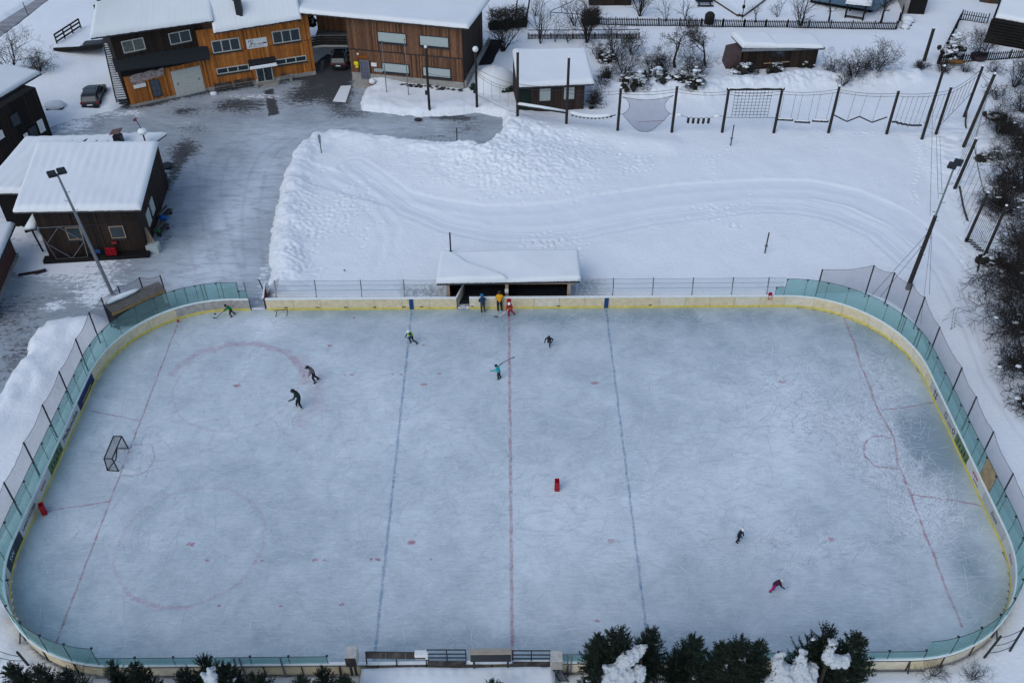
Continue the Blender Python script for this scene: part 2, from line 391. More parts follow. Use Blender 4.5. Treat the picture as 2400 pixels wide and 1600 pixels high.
# ski track and walking path
dt = dline(X, Y, TRACK); Z += -0.035*sst(0.9, 0.5, dt)+0.018*np.exp(-((dt-1.0)/0.3)**2)-0.035*np.exp(-((dt-0.22)/0.09)**2)
for off, a in ((0.0, 1), (1.7, 0.8)):
    dp = dline(X, Y, [(a_, b_-off) for a_, b_ in PATHU]); Z += a*(-0.03*np.exp(-(dp/0.6)**2)+0.016*np.exp(-((dp-0.95)/0.28)**2))
Z += 0.010*n3*sst(6, 1, dt)
# old wheel ruts in the west of the field
for L in ([(760, 420), (830, 470), (880, 520), (900, 570), (880, 640)], [(800, 400), (880, 470), (930, 540), (925, 600)]):
    q = dline(X, Y, wpts(L)); Z += -0.03*np.exp(-(q/0.35)**2)+0.012*np.exp(-((q-0.6)/0.25)**2)
# footprints
def prints(pts, r=0.15, dep=0.075):
    global Z
    for (px, py) in pts:
        i0, i1 = np.searchsorted(xs, [px-0.6, px+0.6]); j0, j1 = np.searchsorted(ys, [py-0.6, py+0.6])
        if i1 <= i0 or j1 <= j0: continue
        xx = X[j0:j1, i0:i1]-px; yy = Y[j0:j1, i0:i1]-py
        q = np.hypot(xx, yy); Z[j0:j1, i0:i1] += -dep*np.exp(-(q/r)**2)+0.35*dep*np.exp(-((q-2*r)/(0.7*r))**2)
rg = random.Random(3); P = []
for cx, cy, sx, sy, n in ((1200, 400, 130, 55, 420), (1330, 380, 70, 50, 60), (720, 520, 50, 70, 150), (690, 620, 40, 40, 90), (1480, 390, 50, 25, 40), (1290, 575, 60, 25, 70), (820, 500, 60, 60, 70), (1700, 510, 60, 30, 30), (1040, 330, 60, 30, 40)):
    for _ in range(n):
        g = G(rg.gauss(cx, sx*0.6), rg.gauss(cy, sy*0.6)); P.append((g.x, g.y))
for L, st in (([(1712, 343), (1690, 370), (1668, 372), (1667, 410), (1672, 435)], 0.7), ([(2150, 340), (2146, 380), (2140, 450), (2145, 480), (2160, 500)], 0.7), ([(2250, 560), (2260, 700), (2290, 790), (2330, 880), (2365, 960)], 0.6),
              ([(1920, 308), (1990, 318), (2040, 320), (2070, 312)], 0.5), ([(1356, 560), (1352, 600), (1362, 640)], 0.6), ([(880, 1567), (960, 1572), (1060, 1575), (1180, 1572), (1290, 1568)], 0.9)):
    for (ax, ay), (bx, by) in zip(wpts(L)[:-1], wpts(L)[1:]):
        n = max(1, int(math.hypot(bx-ax, by-ay)/st))
        for k in range(n): t = (k+rg.random()*0.5)/n; P.append((ax+(bx-ax)*t+rg.gauss(0, 0.12), ay+(by-ay)*t+rg.gauss(0, 0.1)))
prints(P)
# trodden strip behind the far boards, cut down near the shelter
tr = sst(2.0, 0.9, Y-RYF)*sst(-20.5, -18.5, X)*sst(21, 20, X)*sst(14.5, 15.2, Y)
cut = sst(2.6, 0.0, np.abs(X-6.3)-0.0*(Y))*sst(19.6, 18.6, Y)*sst(15, 15.5, Y)
shelt = sst(0.5, 0.0, np.maximum(np.abs(X-0.0)-5.2, Y-19.6))*sst(14.5, 15, Y)
cutl = sst(0.6, -0.6, np.maximum(np.abs(X+6.2)-2.2, Y-(18.4+0.5*X*0)))*sst(14.5, 15, Y)
low = np.clip(np.maximum.reduce([tr, cut, shelt, cutl]), 0, 1)
Z = Z*(1-low)+(0.05+0.05*n3)*low
dirt = 0.95*np.clip(tr*sst(1.7, 0.6, Y-RYF)+0.8*cutl+0.75*cut, 0, 1)
# bank on the west between the lane and the net
Z += 0.25*sst(-31.5, -34, X)*sst(18, 10, Y)*(1+lump)*np.exp(-((sp-2)/2.5)**2)
# plaza, rink and road cut in
wl = sst(-0.15, 0.75, spn); Z = Z*wl+(-0.25)*(1-wl)
near = sst(0.0, 0.9, sr); Z = Z*near+0.06*(1-near); Z = np.where(sr < 0, -0.35, Z)
rd = sdpoly(X, Y, ROAD)+0.3*n2; wr = sst(-0.2, 0.8, rd); Z = Z*wr-0.2*(1-wr)
far = sst(70, 200, Y); Z = Z+far*(Y-70)*0.05
# beds of the houses
Z = np.where((sp < 0) & (X > -63), Z, Z)
tramp = sdpoly(X, Y, wpts([(0, 600), (60, 520), (150, 610), (300, 640), (260, 700), (190, 740), (140, 660), (40, 660)]))
dirt = np.clip(dirt+0.25*np.exp(-((sp-0.2)/0.35)**2)*(0.5+0.5*n2)+0.5*np.exp(-(dh/1.6)**2)*sst(0.0, 0.6, n3)*0.6, 0, 1)
dirt = np.clip(dirt+0.8*sst(0.3, 0.0, sr)*sst(-14, -15, Y)*0.6, 0, 1)
dpp = np.minimum(dline(X, Y, [(a_, b_-0.85) for a_, b_ in PATHU]), dline(X, Y, TRACK)); packed = sst(1.7, 1.3, dpp)
Z -= 0.05*packed*wl
ground = struct(gridmesh('snow_ground', xs, ys, Z, SNOW, {'dirt': dirt, 'packed': packed}))
def gz(x, y):
    i = min(max(int(np.searchsorted(xs, x)), 0), len(xs)-1); j = min(max(int(np.searchsorted(ys, y)), 0), len(ys)-1)
    return float(Z[j, i])
# ------------------------------------------------------------------ plaza sheet: packed ice over asphalt, snow crumbs
px_ = axis([(-140, -62, 6), (-62, 4, 0.2)]); py_ = axis([(-10, 15, 0.3), (15, 64, 0.2)])
PX, PY = np.meshgrid(px_, py_)
wet_shade = np.zeros(PX.shape)
for cx, cy, sx, sy, a in ((560, 246, 75, 24, 1.0), (430, 262, 40, 14, 0.8), (700, 225, 50, 25, 0.8), (800, 235, 35, 40, 0.9), (840, 268, 40, 14, 0.6), (1050, 275, 80, 9, 0.9), (1090, 300, 60, 22, 0.6), (778, 155, 48, 52, 3.0), (430, 350, 60, 30, 0.75), (405, 410, 22, 60, 0.9), (450, 300, 80, 14, 0.5), (390, 560, 16, 50, 0.5), (330, 243, 60, 10, 0.5), (0, 740, 110, 70, 0.62), (40, 840, 50, 70, 0.6), (150, 700, 60, 30, 0.35), (960, 300, 60, 12, 0.4), (1000, 322, 60, 8, 0.5)):  # wet asphalt patches; the strongest paints the passage shade under the balcony
    c = G(cx, cy); e = G(cx+sx, cy); f = G(cx, cy-sy); wet_shade += a*np.exp(-((PX-c.x)/abs(e.x-c.x))**2-((PY-c.y)/abs(f.y-c.y))**2)
mt = sdpoly(PX, PY, wpts([(618, 212), (640, 208), (655, 268), (630, 272)])); wet_shade = np.maximum(wet_shade, 1.3*sst(0.3, -0.3, mt))
wet_shade += 0.9*np.exp(-(dline(PX, PY, wpts([(300, 250), (490, 212), (741, 172)]))/1.0)**2)
crumb = np.zeros(PX.shape); pale = np.zeros(PX.shape)
for cx, cy, sx, sy, a in ((540, 520, 75, 110, 1.0), (500, 640, 120, 50, 0.9), (620, 390, 70, 80, 0.7), (700, 310, 130, 26, 0.6), (900, 300, 120, 22, 0.5), (700, 240, 80, 18, 0.35), (150, 650, 60, 30, 0.4)):
    c = G(cx, cy); e = G(cx+sx, cy); f = G(cx, cy-sy); pale += a*np.exp(-((PX-c.x)/abs(e.x-c.x))**2-((PY-c.y)/abs(f.y-c.y))**2)
for cx, cy, sx, sy, a in ((190, 620, 120, 45, 1.0), (230, 690, 60, 35, 0.9), (100, 610, 60, 30, 1.0), (122, 718, 30, 18, 0.8), (60, 560, 60, 60, 1.0), (180, 290, 60, 30, 0.8), (300, 265, 60, 12, 0.7), (600, 226, 100, 9, 0.7), (790, 250, 60, 30, 0.35), (640, 700, 30, 30, 0.9), (620, 640, 14, 60, 0.7), (1000, 290, 120, 20, 0.4), (540, 600, 40, 90, 0.2), (440, 290, 50, 8, 0.4)):
    c = G(cx, cy); e = G(cx+sx, cy); f = G(cx, cy-sy); crumb += a*np.exp(-((PX-c.x)/abs(e.x-c.x))**2-((PY-c.y)/abs(f.y-c.y))**2)
track = np.zeros(PX.shape)
for L in ([(560, 690), (520, 560), (500, 430), (560, 330), (760, 285), (1000, 292), (1130, 300)], [(480, 640), (450, 500), (440, 380), (380, 300), (280, 272)], [(600, 660), (590, 480), (640, 350), (800, 270), (840, 200)], [(400, 640), (250, 680), (80, 700), (-40, 760)], [(330, 280), (520, 262), (740, 200)]):
    P_ = catmull(wpts(L), 8)
    for off in (-0.75, 0.75):
        q = dline(PX, PY, [(a_+off, b_+0.15*off) for a_, b_ in P_]); track = np.maximum(track, np.exp(-(q/0.16)**2)*(0.6+0.6*fbm(PX, PY, 0.4, 2, 77)))
k = NT('packed_ice_asphalt'); c = k.world()
sA = k.noise(k.world((0.5, 1.6, 1), (0, 0, 0.35)), 0.9, 7, 0.72, 0.6); sB = k.noise(c, 2.6, 7, 0.78); sC = k.noise(k.world((0.35, 2.2, 1), (0, 0, 0.45)), 1.6, 6, 0.7, 0.3)
pz = k.math('ADD', k.attr('pale'), k.math('MULTIPLY', k.math('SUBTRACT', k.noise(c, 0.22, 5, 0.6, 0.6), 0.5), 1.6)); pz = k.math('ADD', pz, k.math('MULTIPLY', k.math('SUBTRACT', sC, 0.5), 1.1))
base = k.mix(k.ramp(pz, -0.4, 1.3), (0.235, 0.275, 0.31), (0.60, 0.67, 0.73))
base = k.mix(k.ramp(sA, 0.48, 0.66, 0, 0.6), base, (0.22, 0.25, 0.28))
th = lambda a, amt, lo, hi: k.ramp(k.math('ADD', k.attr(a), k.math('MULTIPLY', k.math('SUBTRACT', k.math('ADD', k.math('MULTIPLY', sC, 0.45), k.math('MULTIPLY', sB, 0.55)), 0.5), amt)), lo, hi)
base = k.mix(k.math('MULTIPLY', th('wet_shade', 4.0, 0.45, 0.85), 0.93), base, (0.032, 0.033, 0.036))
trk = k.attr('track'); base = k.mix(k.math('MULTIPLY', trk, k.ramp(sB, 0.38, 0.6, 0.0, 0.5)), base, (0.17, 0.19, 0.21))
base = k.mix(th('crumb', 4.5, 0.50, 0.85), base, (0.74, 0.79, 0.84))
k.bsdf(base, 0.6, k.bump(sB, 0.5, 0.04), spec=0.35)
inside = sdpoly(PX, PY, PLAZA) < 1.6
plaza = struct(gridmesh('plaza', px_, py_, np.full(PX.shape, -0.008), k.m, {'wet_shade': wet_shade, 'crumb': crumb, 'pale': pale, 'track': track}, keep=inside, smooth=False))
k = NT('road_slush'); c = k.world((1, 1, 1)); a = k.noise(k.world((0.25, 3, 1), (0, 0, -0.35)), 1.0, 5, 0.6)
k.bsdf(k.mix(k.ramp(a, 0.35, 0.65), (0.17, 0.18, 0.20), (0.34, 0.35, 0.38)), 0.8)
b = MB(); rp = [(x, y, -0.02) for x, y in ROAD]; b.add(rp, [tuple(range(len(rp)))]); struct(b.build('road', k.m))
b = MB(); q = wpts([(780, 238), (810, 239), (823, 201), (799, 202)])
b.add([(x, y, 0.03) for x, y in q]+[(x*0.999, y-0.1*i, 0) for i, (x, y) in enumerate(q)], [(0, 1, 2, 3), (0, 4, 5, 1), (1, 5, 6, 2), (2, 6, 7, 3), (3, 7, 4, 0)])
struct(b.build('snow_patch', SNOWR))
# ------------------------------------------------------------------ ice
ix = np.linspace(-30.3, 30.3, 243); iy = np.linspace(RYN-0.05, RYF+0.05, 126); IX, IY = np.meshgrid(ix, iy)
frost = 0.26+0.20*np.exp(-(IX/26)**4)*np.exp(-((IY+0.5)/11)**4)
for cx, cy, sx, sy, a in ((2060, 1040, 70, 60, 0.55), (2170, 1200, 70, 75, 0.7), (1900, 1000, 200, 100, 0.25), (1850, 900, 100, 90, 0.25), (2070, 900, 60, 60, 0.4), (620, 760, 70, 35, 0.5), (1600, 1150, 250, 120, 0.15), (1300, 1200, 200, 120, 0.12), (300, 1070, 50, 40, 0.2), (1000, 900, 200, 100, 0.08)):
    c = G(cx, cy); e = G(cx+sx, cy); f = G(cx, cy-sy); frost += a*np.exp(-((IX-c.x)/abs(e.x-c.x))**2-((IY-c.y)/abs(f.y-c.y))**2)
clear = np.zeros(IX.shape)
for cx, cy, sx, sy, a in ((2150, 1025, 50, 65, 1.3), (2220, 1050, 60, 120, 0.7), (2250, 1270, 60, 140, 0.7), (2010, 770, 120, 40, 0.4), (2100, 820, 120, 60, 0.35), (1500, 740, 500, 22, 0.35), (700, 735, 300, 16, 0.25), (170, 1000, 60, 140, 0.2), (1000, 1500, 900, 30, 0.25), (1200, 745, 120, 26, 0.45), (200, 1350, 120, 90, 0.2)):
    c = G(cx, cy); e = G(cx+sx, cy); f = G(cx, cy-sy); clear += a*np.exp(-((IX-c.x)/abs(e.x-c.x))**2-((IY-c.y)/abs(f.y-c.y))**2)
yb = np.exp(-((-sdrink(IX, IY))/0.55)**2)
k = NT('rink_ice'); c = k.world()
n0 = k.noise(c, 0.09, 4, 0.55, 0.4); n1_ = k.noise(c, 0.45, 6, 0.68, 0.5); grain = k.noise(c, 4.2, 6, 0.8)
fr = k.attr('frost')
hat = None
for r, sx, sy in ((0.25, 0.55, 5.5), (1.0, 0.6, 5.0), (1.75, 0.5, 5.5), (2.6, 0.6, 4.8), (3.0, 0.35, 6.5)):
    q = k.noise(k.world((sx, sy, 1), (0, 0, r)), 1.5, 3, 0.6, 0.25); q = k.ramp(q, 0.54, 0.68)
    hat = q if hat is None else k.math('MAXIMUM', hat, q)
cut = None
for r, sx, sy in ((0.6, 0.5, 7.0), (1.45, 0.45, 6.5), (2.3, 0.5, 7.0)):
    q = k.noise(k.world((sx, sy, 1), (0, 0, r)), 1.9, 3, 0.6, 0.25); q = k.ramp(q, 0.60, 0.70)
    cut = q if cut is None else k.math('MAXIMUM', cut, q)
F = k.math('ADD', fr, k.math('MULTIPLY', k.math('SUBTRACT', n0, 0.5), 1.3)); F = k.math('ADD', F, k.math('MULTIPLY', k.math('SUBTRACT', n1_, 0.5), 1.15)); F = k.math('ADD', F, k.math('MULTIPLY', k.math('SUBTRACT', grain, 0.5), 0.55))
F = k.math('SUBTRACT', F, k.math('MULTIPLY', k.attr('clear'), 0.8))
base = k.mix(k.ramp(F, -0.25, 1.15), (0.225, 0.305, 0.355), (0.75, 0.825, 0.865))
base = k.mix(k.math('MULTIPLY', hat, k.ramp(F, -0.3, 1.0, 0.07, 0.40)), base, (0.76, 0.83, 0.88))
base = k.mix(k.math('MULTIPLY', cut, k.ramp(F, -0.1, 1.0, 0.08, 0.34)), base, (0.26, 0.33, 0.40))
base = k.mix(k.math('MULTIPLY', k.attr('rim'), 0.32), base, (0.30, 0.34, 0.22))
k.bsdf(base, k.ramp(grain, 0.3, 0.7, 0.42, 0.65), k.bump(grain, 0.12, 0.01), spec=0.4)
ICE = k.m
ice = struct(gridmesh('ice_rink', ix, iy, np.zeros(IX.shape), ICE, {'frost': frost, 'clear': clear, 'rim': yb}, keep=sdrink(IX, IY) < 0.14, smooth=False))
# paint in the ice
M_lred = mark_mat('faded_red_line', (0.46, 0.13, 0.18), 0.48)
M_lblue = mark_mat('faded_blue_line', (0.09, 0.26, 0.44), 0.48)
M_faint = mark_mat('very_faint_red', (0.60, 0.26, 0.36), 0.15)
M_smear = mark_mat('smeared_red', (0.54, 0.24, 0.34), 0.30, (0.30, 0.75), 1.0)
def ribbon(name, pts, wd, m, z=0.004, wob=0.03, seed=0, parent=None, close=False):
    rg = random.Random(seed); pts = [Vector((a, b, 0)) for a, b in pts]; vs = []; e = []; n = len(pts); fs = []
    ph = [rg.uniform(0, 6) for _ in range(3)]
    for i, p in enumerate(pts):
        q = (pts[(i+1) % n if close else min(i+1, n-1)]-pts[i-1 if (i or close) else 0]).normalized(); nr = Vector((-q.y, q.x, 0))
        o = wob*(math.sin(i*0.9+ph[0])+0.6*math.sin(i*2.3+ph[1])+0.4*math.sin(i*4.1+ph[2]))
        ww = wd*(1+0.18*math.sin(i*1.7+ph[1]))
        for t, ev in ((-1, 0), (-0.4, 1), (0.4, 1), (1, 0)): vs.append(p+nr*(o+t*ww/2)+Vector((0, 0, z))); e.append(ev)
    for i in range(n if close else n-1):
        j = (i+1) % n
        for k_ in range(3): fs.append((i*4+k_, j*4+k_, j*4+k_+1, i*4+k_+1))
    b = MB(); b.add(vs, fs); o = b.build(name, m, parent); a = o.data.attributes.new('edge', 'FLOAT', 'POINT'); a.data.foreach_set('value', e); return o
def seg(a, b, st=0.4):
    n = max(2, int(math.hypot(b[0]-a[0], b[1]-a[1])/st)); return [(a[0]+(b[0]-a[0])*i/n, a[1]+(b[1]-a[1])*i/n) for i in range(n+1)]
def circ(cx, cy, r, a0=0, a1=360, n=60): return [(cx+r*math.cos(math.radians(a0+(a1-a0)*i/n)), cy+r*math.sin(math.radians(a0+(a1-a0)*i/n))) for i in range(n+1)]
GX, BX = 25.82, 7.69
ribbon('centre_line', seg((0, -15.7), (0, 15.4)), 0.26, M_lred, seed=1, wob=0.012, parent=ice)
ribbon('blue_line', seg((-BX, -15.7), (-BX, 15.4)), 0.22, M_lblue, seed=2, wob=0.012, parent=ice)
ribbon('blue_line', seg((BX, -15.7), (BX, 15.4)), 0.20, M_lblue, seed=3, wob=0.02, parent=ice)
ribbon('goal_line', seg((-GX, -14.2), (-GX, 14.2)), 0.16, M_lred, seed=4, wob=0.012, parent=ice)
gl = wpts([(1978, 745), (2000, 800), (2016, 850), (2035, 900), (2058, 960), (2075, 990), (2092, 1020), (2103, 1080), (2112, 1105), (2125, 1135), (2137, 1165), (2150, 1200), (2162, 1235), (2180, 1280), (2205, 1345), (2255, 1470)])
M_lred2 = mark_mat('scraped_red_line', (0.48, 0.14, 0.20), 0.42, (0.42, 0.60))
ribbon('goal_line', catmull(gl, 4), 0.20, M_lred2, z=0.019, seed=5, wob=0.03, parent=ice)
for q, w_, m_ in (([(208, 962), (260, 972), (328, 986)], 0.12, M_lred), ([(110, 1198), (180, 1186), (258, 1175)], 0.12, M_lred),
                  ([(2190, 943), (2130, 953), (2066, 962)], 0.12, M_lred), ([(2300, 1185), (2220, 1170), (2138, 1160)], 0.14, M_lred)):
    ribbon('trapezoid_line', catmull(wpts(q), 5), w_*1.15, M_lred2 if q[0][0] > 1200 else m_, z=0.020 if q[0][0] > 1200 else 0.0048, seed=int(q[0][0]), wob=0.02, parent=ice)
ribbon('goal_crease', catmull(wpts([(303, 1043), (350, 1041), (361, 1060), (358, 1082), (345, 1102), (325, 1112), (280, 1114)]), 5), 0.11, M_lred, seed=11, parent=ice)
ribbon('goal_crease', catmull(wpts([(2090, 1028), (2050, 1022), (2028, 1040), (2025, 1062), (2040, 1082), (2060, 1094), (2110, 1098)]), 5), 0.17, M_lred2, z=0.0195, seed=12, parent=ice)
ribbon('faceoff_circle', circ(-GX+6, 7, 4.5), 0.22, M_faint, seed=13, wob=0.05, parent=ice)
ribbon('faceoff_circle', circ(-GX+6, -7, 4.5), 0.30, M_faint, seed=14, wob=0.05, parent=ice)
ribbon('smeared_arc', catmull(wpts([(400, 880), (450, 835), (520, 812), (580, 805), (650, 818), (700, 850), (715, 900)]), 7), 0.75, M_smear, z=0.0062, seed=15, wob=0.1, parent=ice)
ribbon('smeared_arc', catmull(wpts([(290, 1380), (330, 1410), (390, 1424), (450, 1420)]), 6), 0.5, M_faint, z=0.0062, seed=16, wob=0.1, parent=ice)
ribbon('smeared_arc', catmull(wpts([(700, 830), (735, 890), (740, 950), (700, 1000)]), 6), 1.6, M_faint, z=0.0074, seed=17, wob=0.2, parent=ice)
def spot(x, y, r, m, seed, parent=ice, name='faceoff_spot', z=0.0050):
    rg = random.Random(seed); n = 12; vs = [(x, y, z)]; e = [1.0]; fs = []
    for i in range(n):
        a = 2*PI*i/n; q = r*rg.uniform(0.65, 1.2); vs.append((x+q*math.cos(a)*1.3, y+q*math.sin(a)*0.8, z)); e.append(0.3)
    for i in range(n): fs.append((0, 1+i, 1+(i+1) % n))
    b = MB(); b.add(vs, fs); o = b.build(name, m, parent); a = o.data.attributes.new('edge', 'FLOAT', 'POINT'); a.data.foreach_set('value', e); return o
M_spot = mark_mat('red_spot', (0.50, 0.10, 0.15), 0.65, (0.3, 0.6))
for i, (a, b_) in enumerate(((-GX+6, 7), (-GX+6, -7), (GX-6, 7), (GX-6, -7), (-BX+1.5, 7), (-BX+1.5, -7), (BX-1.5, 7), (BX-1.5, -7))): spot(a, b_, 0.24, M_spot, i)
spot(0, 0, 0.22, M_lblue, 33, z=0.0075)
rg = random.Random(5)
for i, (a, b_) in enumerate([(486, 1313), (598, 1314), (615, 1313), (738, 1312), (760, 1312), (870, 1310), (885, 1310), (890, 1312), (1010, 1310), (772, 810), (712, 880), (808, 878), (825, 878), (920, 877), (940, 877), (1030, 876), (658, 1419), (514, 1419), (800, 1416), (993, 808), (1105, 805), (1400, 1455), (830, 745)]):
    g = G(a, b_); spot(g.x, g.y, 0.10 if i % 3 else 0.15, M_spot, 50+i, name='red_speck', z=0.0055)
# skate marks: thousands of thin curved cuts, white shavings and dark clear cuts
k = NT('ice_scratch'); t = k.attr('tone')
k.bsdf(k.mix(t, (0.20, 0.27, 0.34), (0.82, 0.89, 0.94)), 0.6)
b = MB(); rg = random.Random(12); frf = frost
def at(A, x, y):
    i = int(np.clip((x+30.3)/60.6*242, 0, 242)); j = int(np.clip((y-iy[0])/(iy[-1]-iy[0])*125, 0, 125)); return A[j, i]
cnt = 0; tries = 0
while cnt < 21000 and tries < 120000:
    tries += 1
    x = rg.uniform(-30, 30); y = rg.uniform(RYN+0.2, RYF-0.2)
    fr_ = at(frost, x, y); cl = at(clear, x, y)
    if rg.random() > fr_*(1.15-0.8*min(cl, 1)): continue
    sdv = float(sdrink(np.array([x]), np.array([y]))[0])
    if sdv > -0.7: continue
    a = rg.gauss(0.1, 0.75) if rg.random() < 0.7 else rg.uniform(0, PI)
    L = min(0.3+rg.expovariate(1/0.6), 3.0); cv_ = rg.gauss(0, 0.16); n = 3 if L < 1 else 5
    wd = rg.uniform(0.008, 0.024)*(1.5 if fr_ > 0.7 else 1.0)
    hf = min(1.0, max(0.0, (fr_-0.35)*2.2)); tone = (0.62+0.15*rg.random()+0.25*hf) if rg.random() < 0.62 else (0.46-0.10*rg.random()-0.06*hf)
    z = 0.0095+0.004*rg.random(); px2, py2 = x, y; P = [(px2, py2, a)]
    for i in range(n):
        a += cv_*L/n; px2 += math.cos(a)*L/n; py2 += math.sin(a)*L/n; P.append((px2, py2, a))
    if float(sdrink(np.array([px2]), np.array([py2]))[0]) > -0.25: continue
    vs = []
    for i, (u, v, aa) in enumerate(P):
        q = wd/2*(0.25+0.75*math.sin(PI*(i+0.3)/(len(P)-0.4))); nx, ny = -math.sin(aa)*q, math.cos(aa)*q; vs += [(u+nx, v+ny, z), (u-nx, v-ny, z)]
    b.add(vs, [(2*i, 2*i+1, 2*i+3, 2*i+2) for i in range(len(P)-1)], tone); cnt += 1
hot = [(2035, 1045, 60, 60, 1600), (2165, 1200, 65, 70, 2200), (2090, 1115, 45, 40, 700), (2070, 900, 65, 65, 900), (1850, 900, 150, 100, 600), (1900, 1290, 150, 60, 400), (620, 740, 30, 10, 120), (300, 1075, 60, 50, 160), (1950, 1000, 120, 60, 700)]
for cx, cy, sx, sy, N in hot:
    for _ in range(N):
        g = G(rg.gauss(cx, sx*.6), rg.gauss(cy, sy*.6)); x, y = g.x, g.y
        if float(sdrink(np.array([x]), np.array([y]))[0]) > -1.5: continue
        a = rg.uniform(0, PI); L = rg.uniform(0.25, 1.3); cv_ = rg.gauss(0, .5); wd = rg.uniform(.007, .030); tone = rg.uniform(.66, .95) if rg.random() < .66 else rg.uniform(0.12, .38); z = 0.0137+0.003*rg.random(); P = [(x, y, a)]
        for i in range(3): a += cv_*L/3; x += math.cos(a)*L/3; y += math.sin(a)*L/3; P.append((x, y, a))
        vs = []
        for i, (u, v, aa) in enumerate(P): q = wd/2*(0.25+0.75*math.sin(PI*(i+0.3)/3.6)); nx, ny = -math.sin(aa)*q, math.cos(aa)*q; vs += [(u+nx, v+ny, z), (u-nx, v-ny, z)]
        b.add(vs, [(2*i, 2*i+1, 2*i+3, 2*i+2) for i in range(3)], tone)
o = b.build('skate_marks', k.m, ice); o['kind'] = 'stuff'
# ================================================================== boards, glass and nets round the ice
RL = [RX-RR, PI/2*RR, (RYF-RYN)-2*RR, PI/2*RR, 2*(RX-RR), PI/2*RR, (RYF-RYN)-2*RR, PI/2*RR, RX-RR]
PER = sum(RL)
def per(s):
    """walk round the rink clockwise from the far middle: point and outward normal"""
    s = s % PER
    hx, yf, yn = RX-RR, RYF-RR, RYN+RR
    segs = [('l', (0, RYF), (1, 0), (0, 1)), ('a', (hx, yf), 90), ('l', (RX, yf), (0, -1), (1, 0)), ('a', (hx, yn), 0), ('l', (hx, RYN), (-1, 0), (0, -1)), ('a', (-hx, yn), -90), ('l', (-RX, yn), (0, 1), (-1, 0)), ('a', (-hx, yf), 180), ('l', (-hx, RYF), (1, 0), (0, 1))]
    for L, g in zip(RL, segs):
        if s <= L:
            if g[0] == 'l': return Vector((g[1][0]+g[2][0]*s, g[1][1]+g[2][1]*s, 0)), Vector((g[3][0], g[3][1], 0))
            a = math.radians(g[2])-s/RR; n = Vector((math.cos(a), math.sin(a), 0)); return Vector((g[1][0], g[1][1], 0))+n*RR, n
        s -= L
    return Vector((0, RYF, 0)), Vector((0, 1, 0))
def sfar(x): return x % PER                                  # far straight side
S_R = RL[0]+RL[1]; S_NR = S_R+RL[2]                             # start and end of the right end straight
S_N0 = S_NR+RL[3]; S_N1 = S_N0+RL[4]
S_L0 = S_N1+RL[5]; S_L1 = S_L0+RL[6]
S_F = S_L1+RL[7]
def snear(x): return S_N0+(RX-RR)-x
def sright(y): return S_R+(RYF-RR)-y
def sleft(y): return S_L0+(y-(RYN+RR))
def strip(b, s0, s1, o0, o1, z0, z1, st=0.7, tone=0.0):
    """curved box following the boards from s0 to s1, between outward offsets o0..o1 and heights z0..z1"""
    n = max(1, int(math.ceil((s1-s0)/st))) if not (s1 <= RL[0] or s0 >= S_F or (S_R <= s0 and s1 <= S_NR) or (S_N0 <= s0 and s1 <= S_N1) or (S_L0 <= s0 and s1 <= S_L1)) else 1
    vs = []
    for i in range(n+1):
        p, nn = per(s0+(s1-s0)*i/n)
        a = p+nn*o0; c = p+nn*o1
        vs += [(a.x, a.y, z0), (c.x, c.y, z0), (c.x, c.y, z1), (a.x, a.y, z1)]
    fs = [(0, 1, 2, 3), (n*4+3, n*4+2, n*4+1, n*4)]
    for i in range(n):
        q = i*4; fs += [(q, q+4, q+5, q+1), (q+1, q+5, q+6, q+2), (q+2, q+6, q+7, q+3), (q+3, q+7, q+4, q)]
    b.add(vs, fs, tone); return b
boards = thing('rink_boards', 'cream and white dasher boards with yellow kick strip and glass round the ice', 'rink boards', (0, RYF, 0))
GATE = (sfar(-20.42), sfar(-19.13)); DOOR = (sfar(-4.12), sfar(-3.12))
M_adb = mat('dark_blue_ad', (0.015, 0.025, 0.10), 0.5, 0.4, 3)
M_adg = mat('green_ad', (0.10, 0.16, 0.08), 0.6, 0.5, 2)
M_adw = mat('white_ad', (0.52, 0.53, 0.51), 0.5, 0.08)
M_adk = mat('slate_ad', (0.035, 0.05, 0.07), 0.5, 0.3)
M_adl = mat('pale_grey_ad', (0.40, 0.42, 0.42), 0.5, 0.1)
M_ink = mat('black_print', (0.02, 0.02, 0.02), 0.6); M_rink = mat('red_print', (0.40, 0.02, 0.03), 0.6); M_wink = mat('white_print', (0.6, 0.62, 0.62), 0.6)
M_yink = mat('yellow_print', (0.62, 0.52, 0.05), 0.6); M_tan = mat('tan_poster', (0.30, 0.22, 0.12), 0.6, 0.4, 2)
ads = [(sleft(4.35), sleft(7.45), M_adb), (sleft(0.75), sleft(4.35), M_adw), (sleft(-1.55), sleft(0.75), M_adg), (sleft(-3.95), sleft(-1.55), M_adw), (sleft(-6.6), sleft(-3.95), M_adw),
       (sleft(-6.6)-2.6, sleft(-6.6), M_adk), (sleft(-6.6)-5.6, sleft(-6.6)-2.6, M_adw),
       (sright(3.9), sright(0.95), M_adl), (sright(0.95), sright(-1.25), M_adg), (sright(-1.25), sright(-4.1), M_adw), (sright(-4.1), sright(-4.1)+3.4, M_adl), (sright(6.1), sright(3.9), M_adl), (sright(-4.1)+3.4, sright(-4.1)+6.6, M_adw)]
bounds = {0.0, PER}
def fill(a, b, step):
    n = max(1, int(round((b-a)/step))); return [a+(b-a)*i/n for i in range(n+1)]
cuts = sorted({round(q, 4) for q in [0.0, PER, GATE[0], GATE[1], DOOR[0], DOOR[1], RL[0], S_R, S_NR, S_N0, S_N1, S_L0, S_L1, S_F]+[x for a in ads for x in a[:2]]})
edges = []
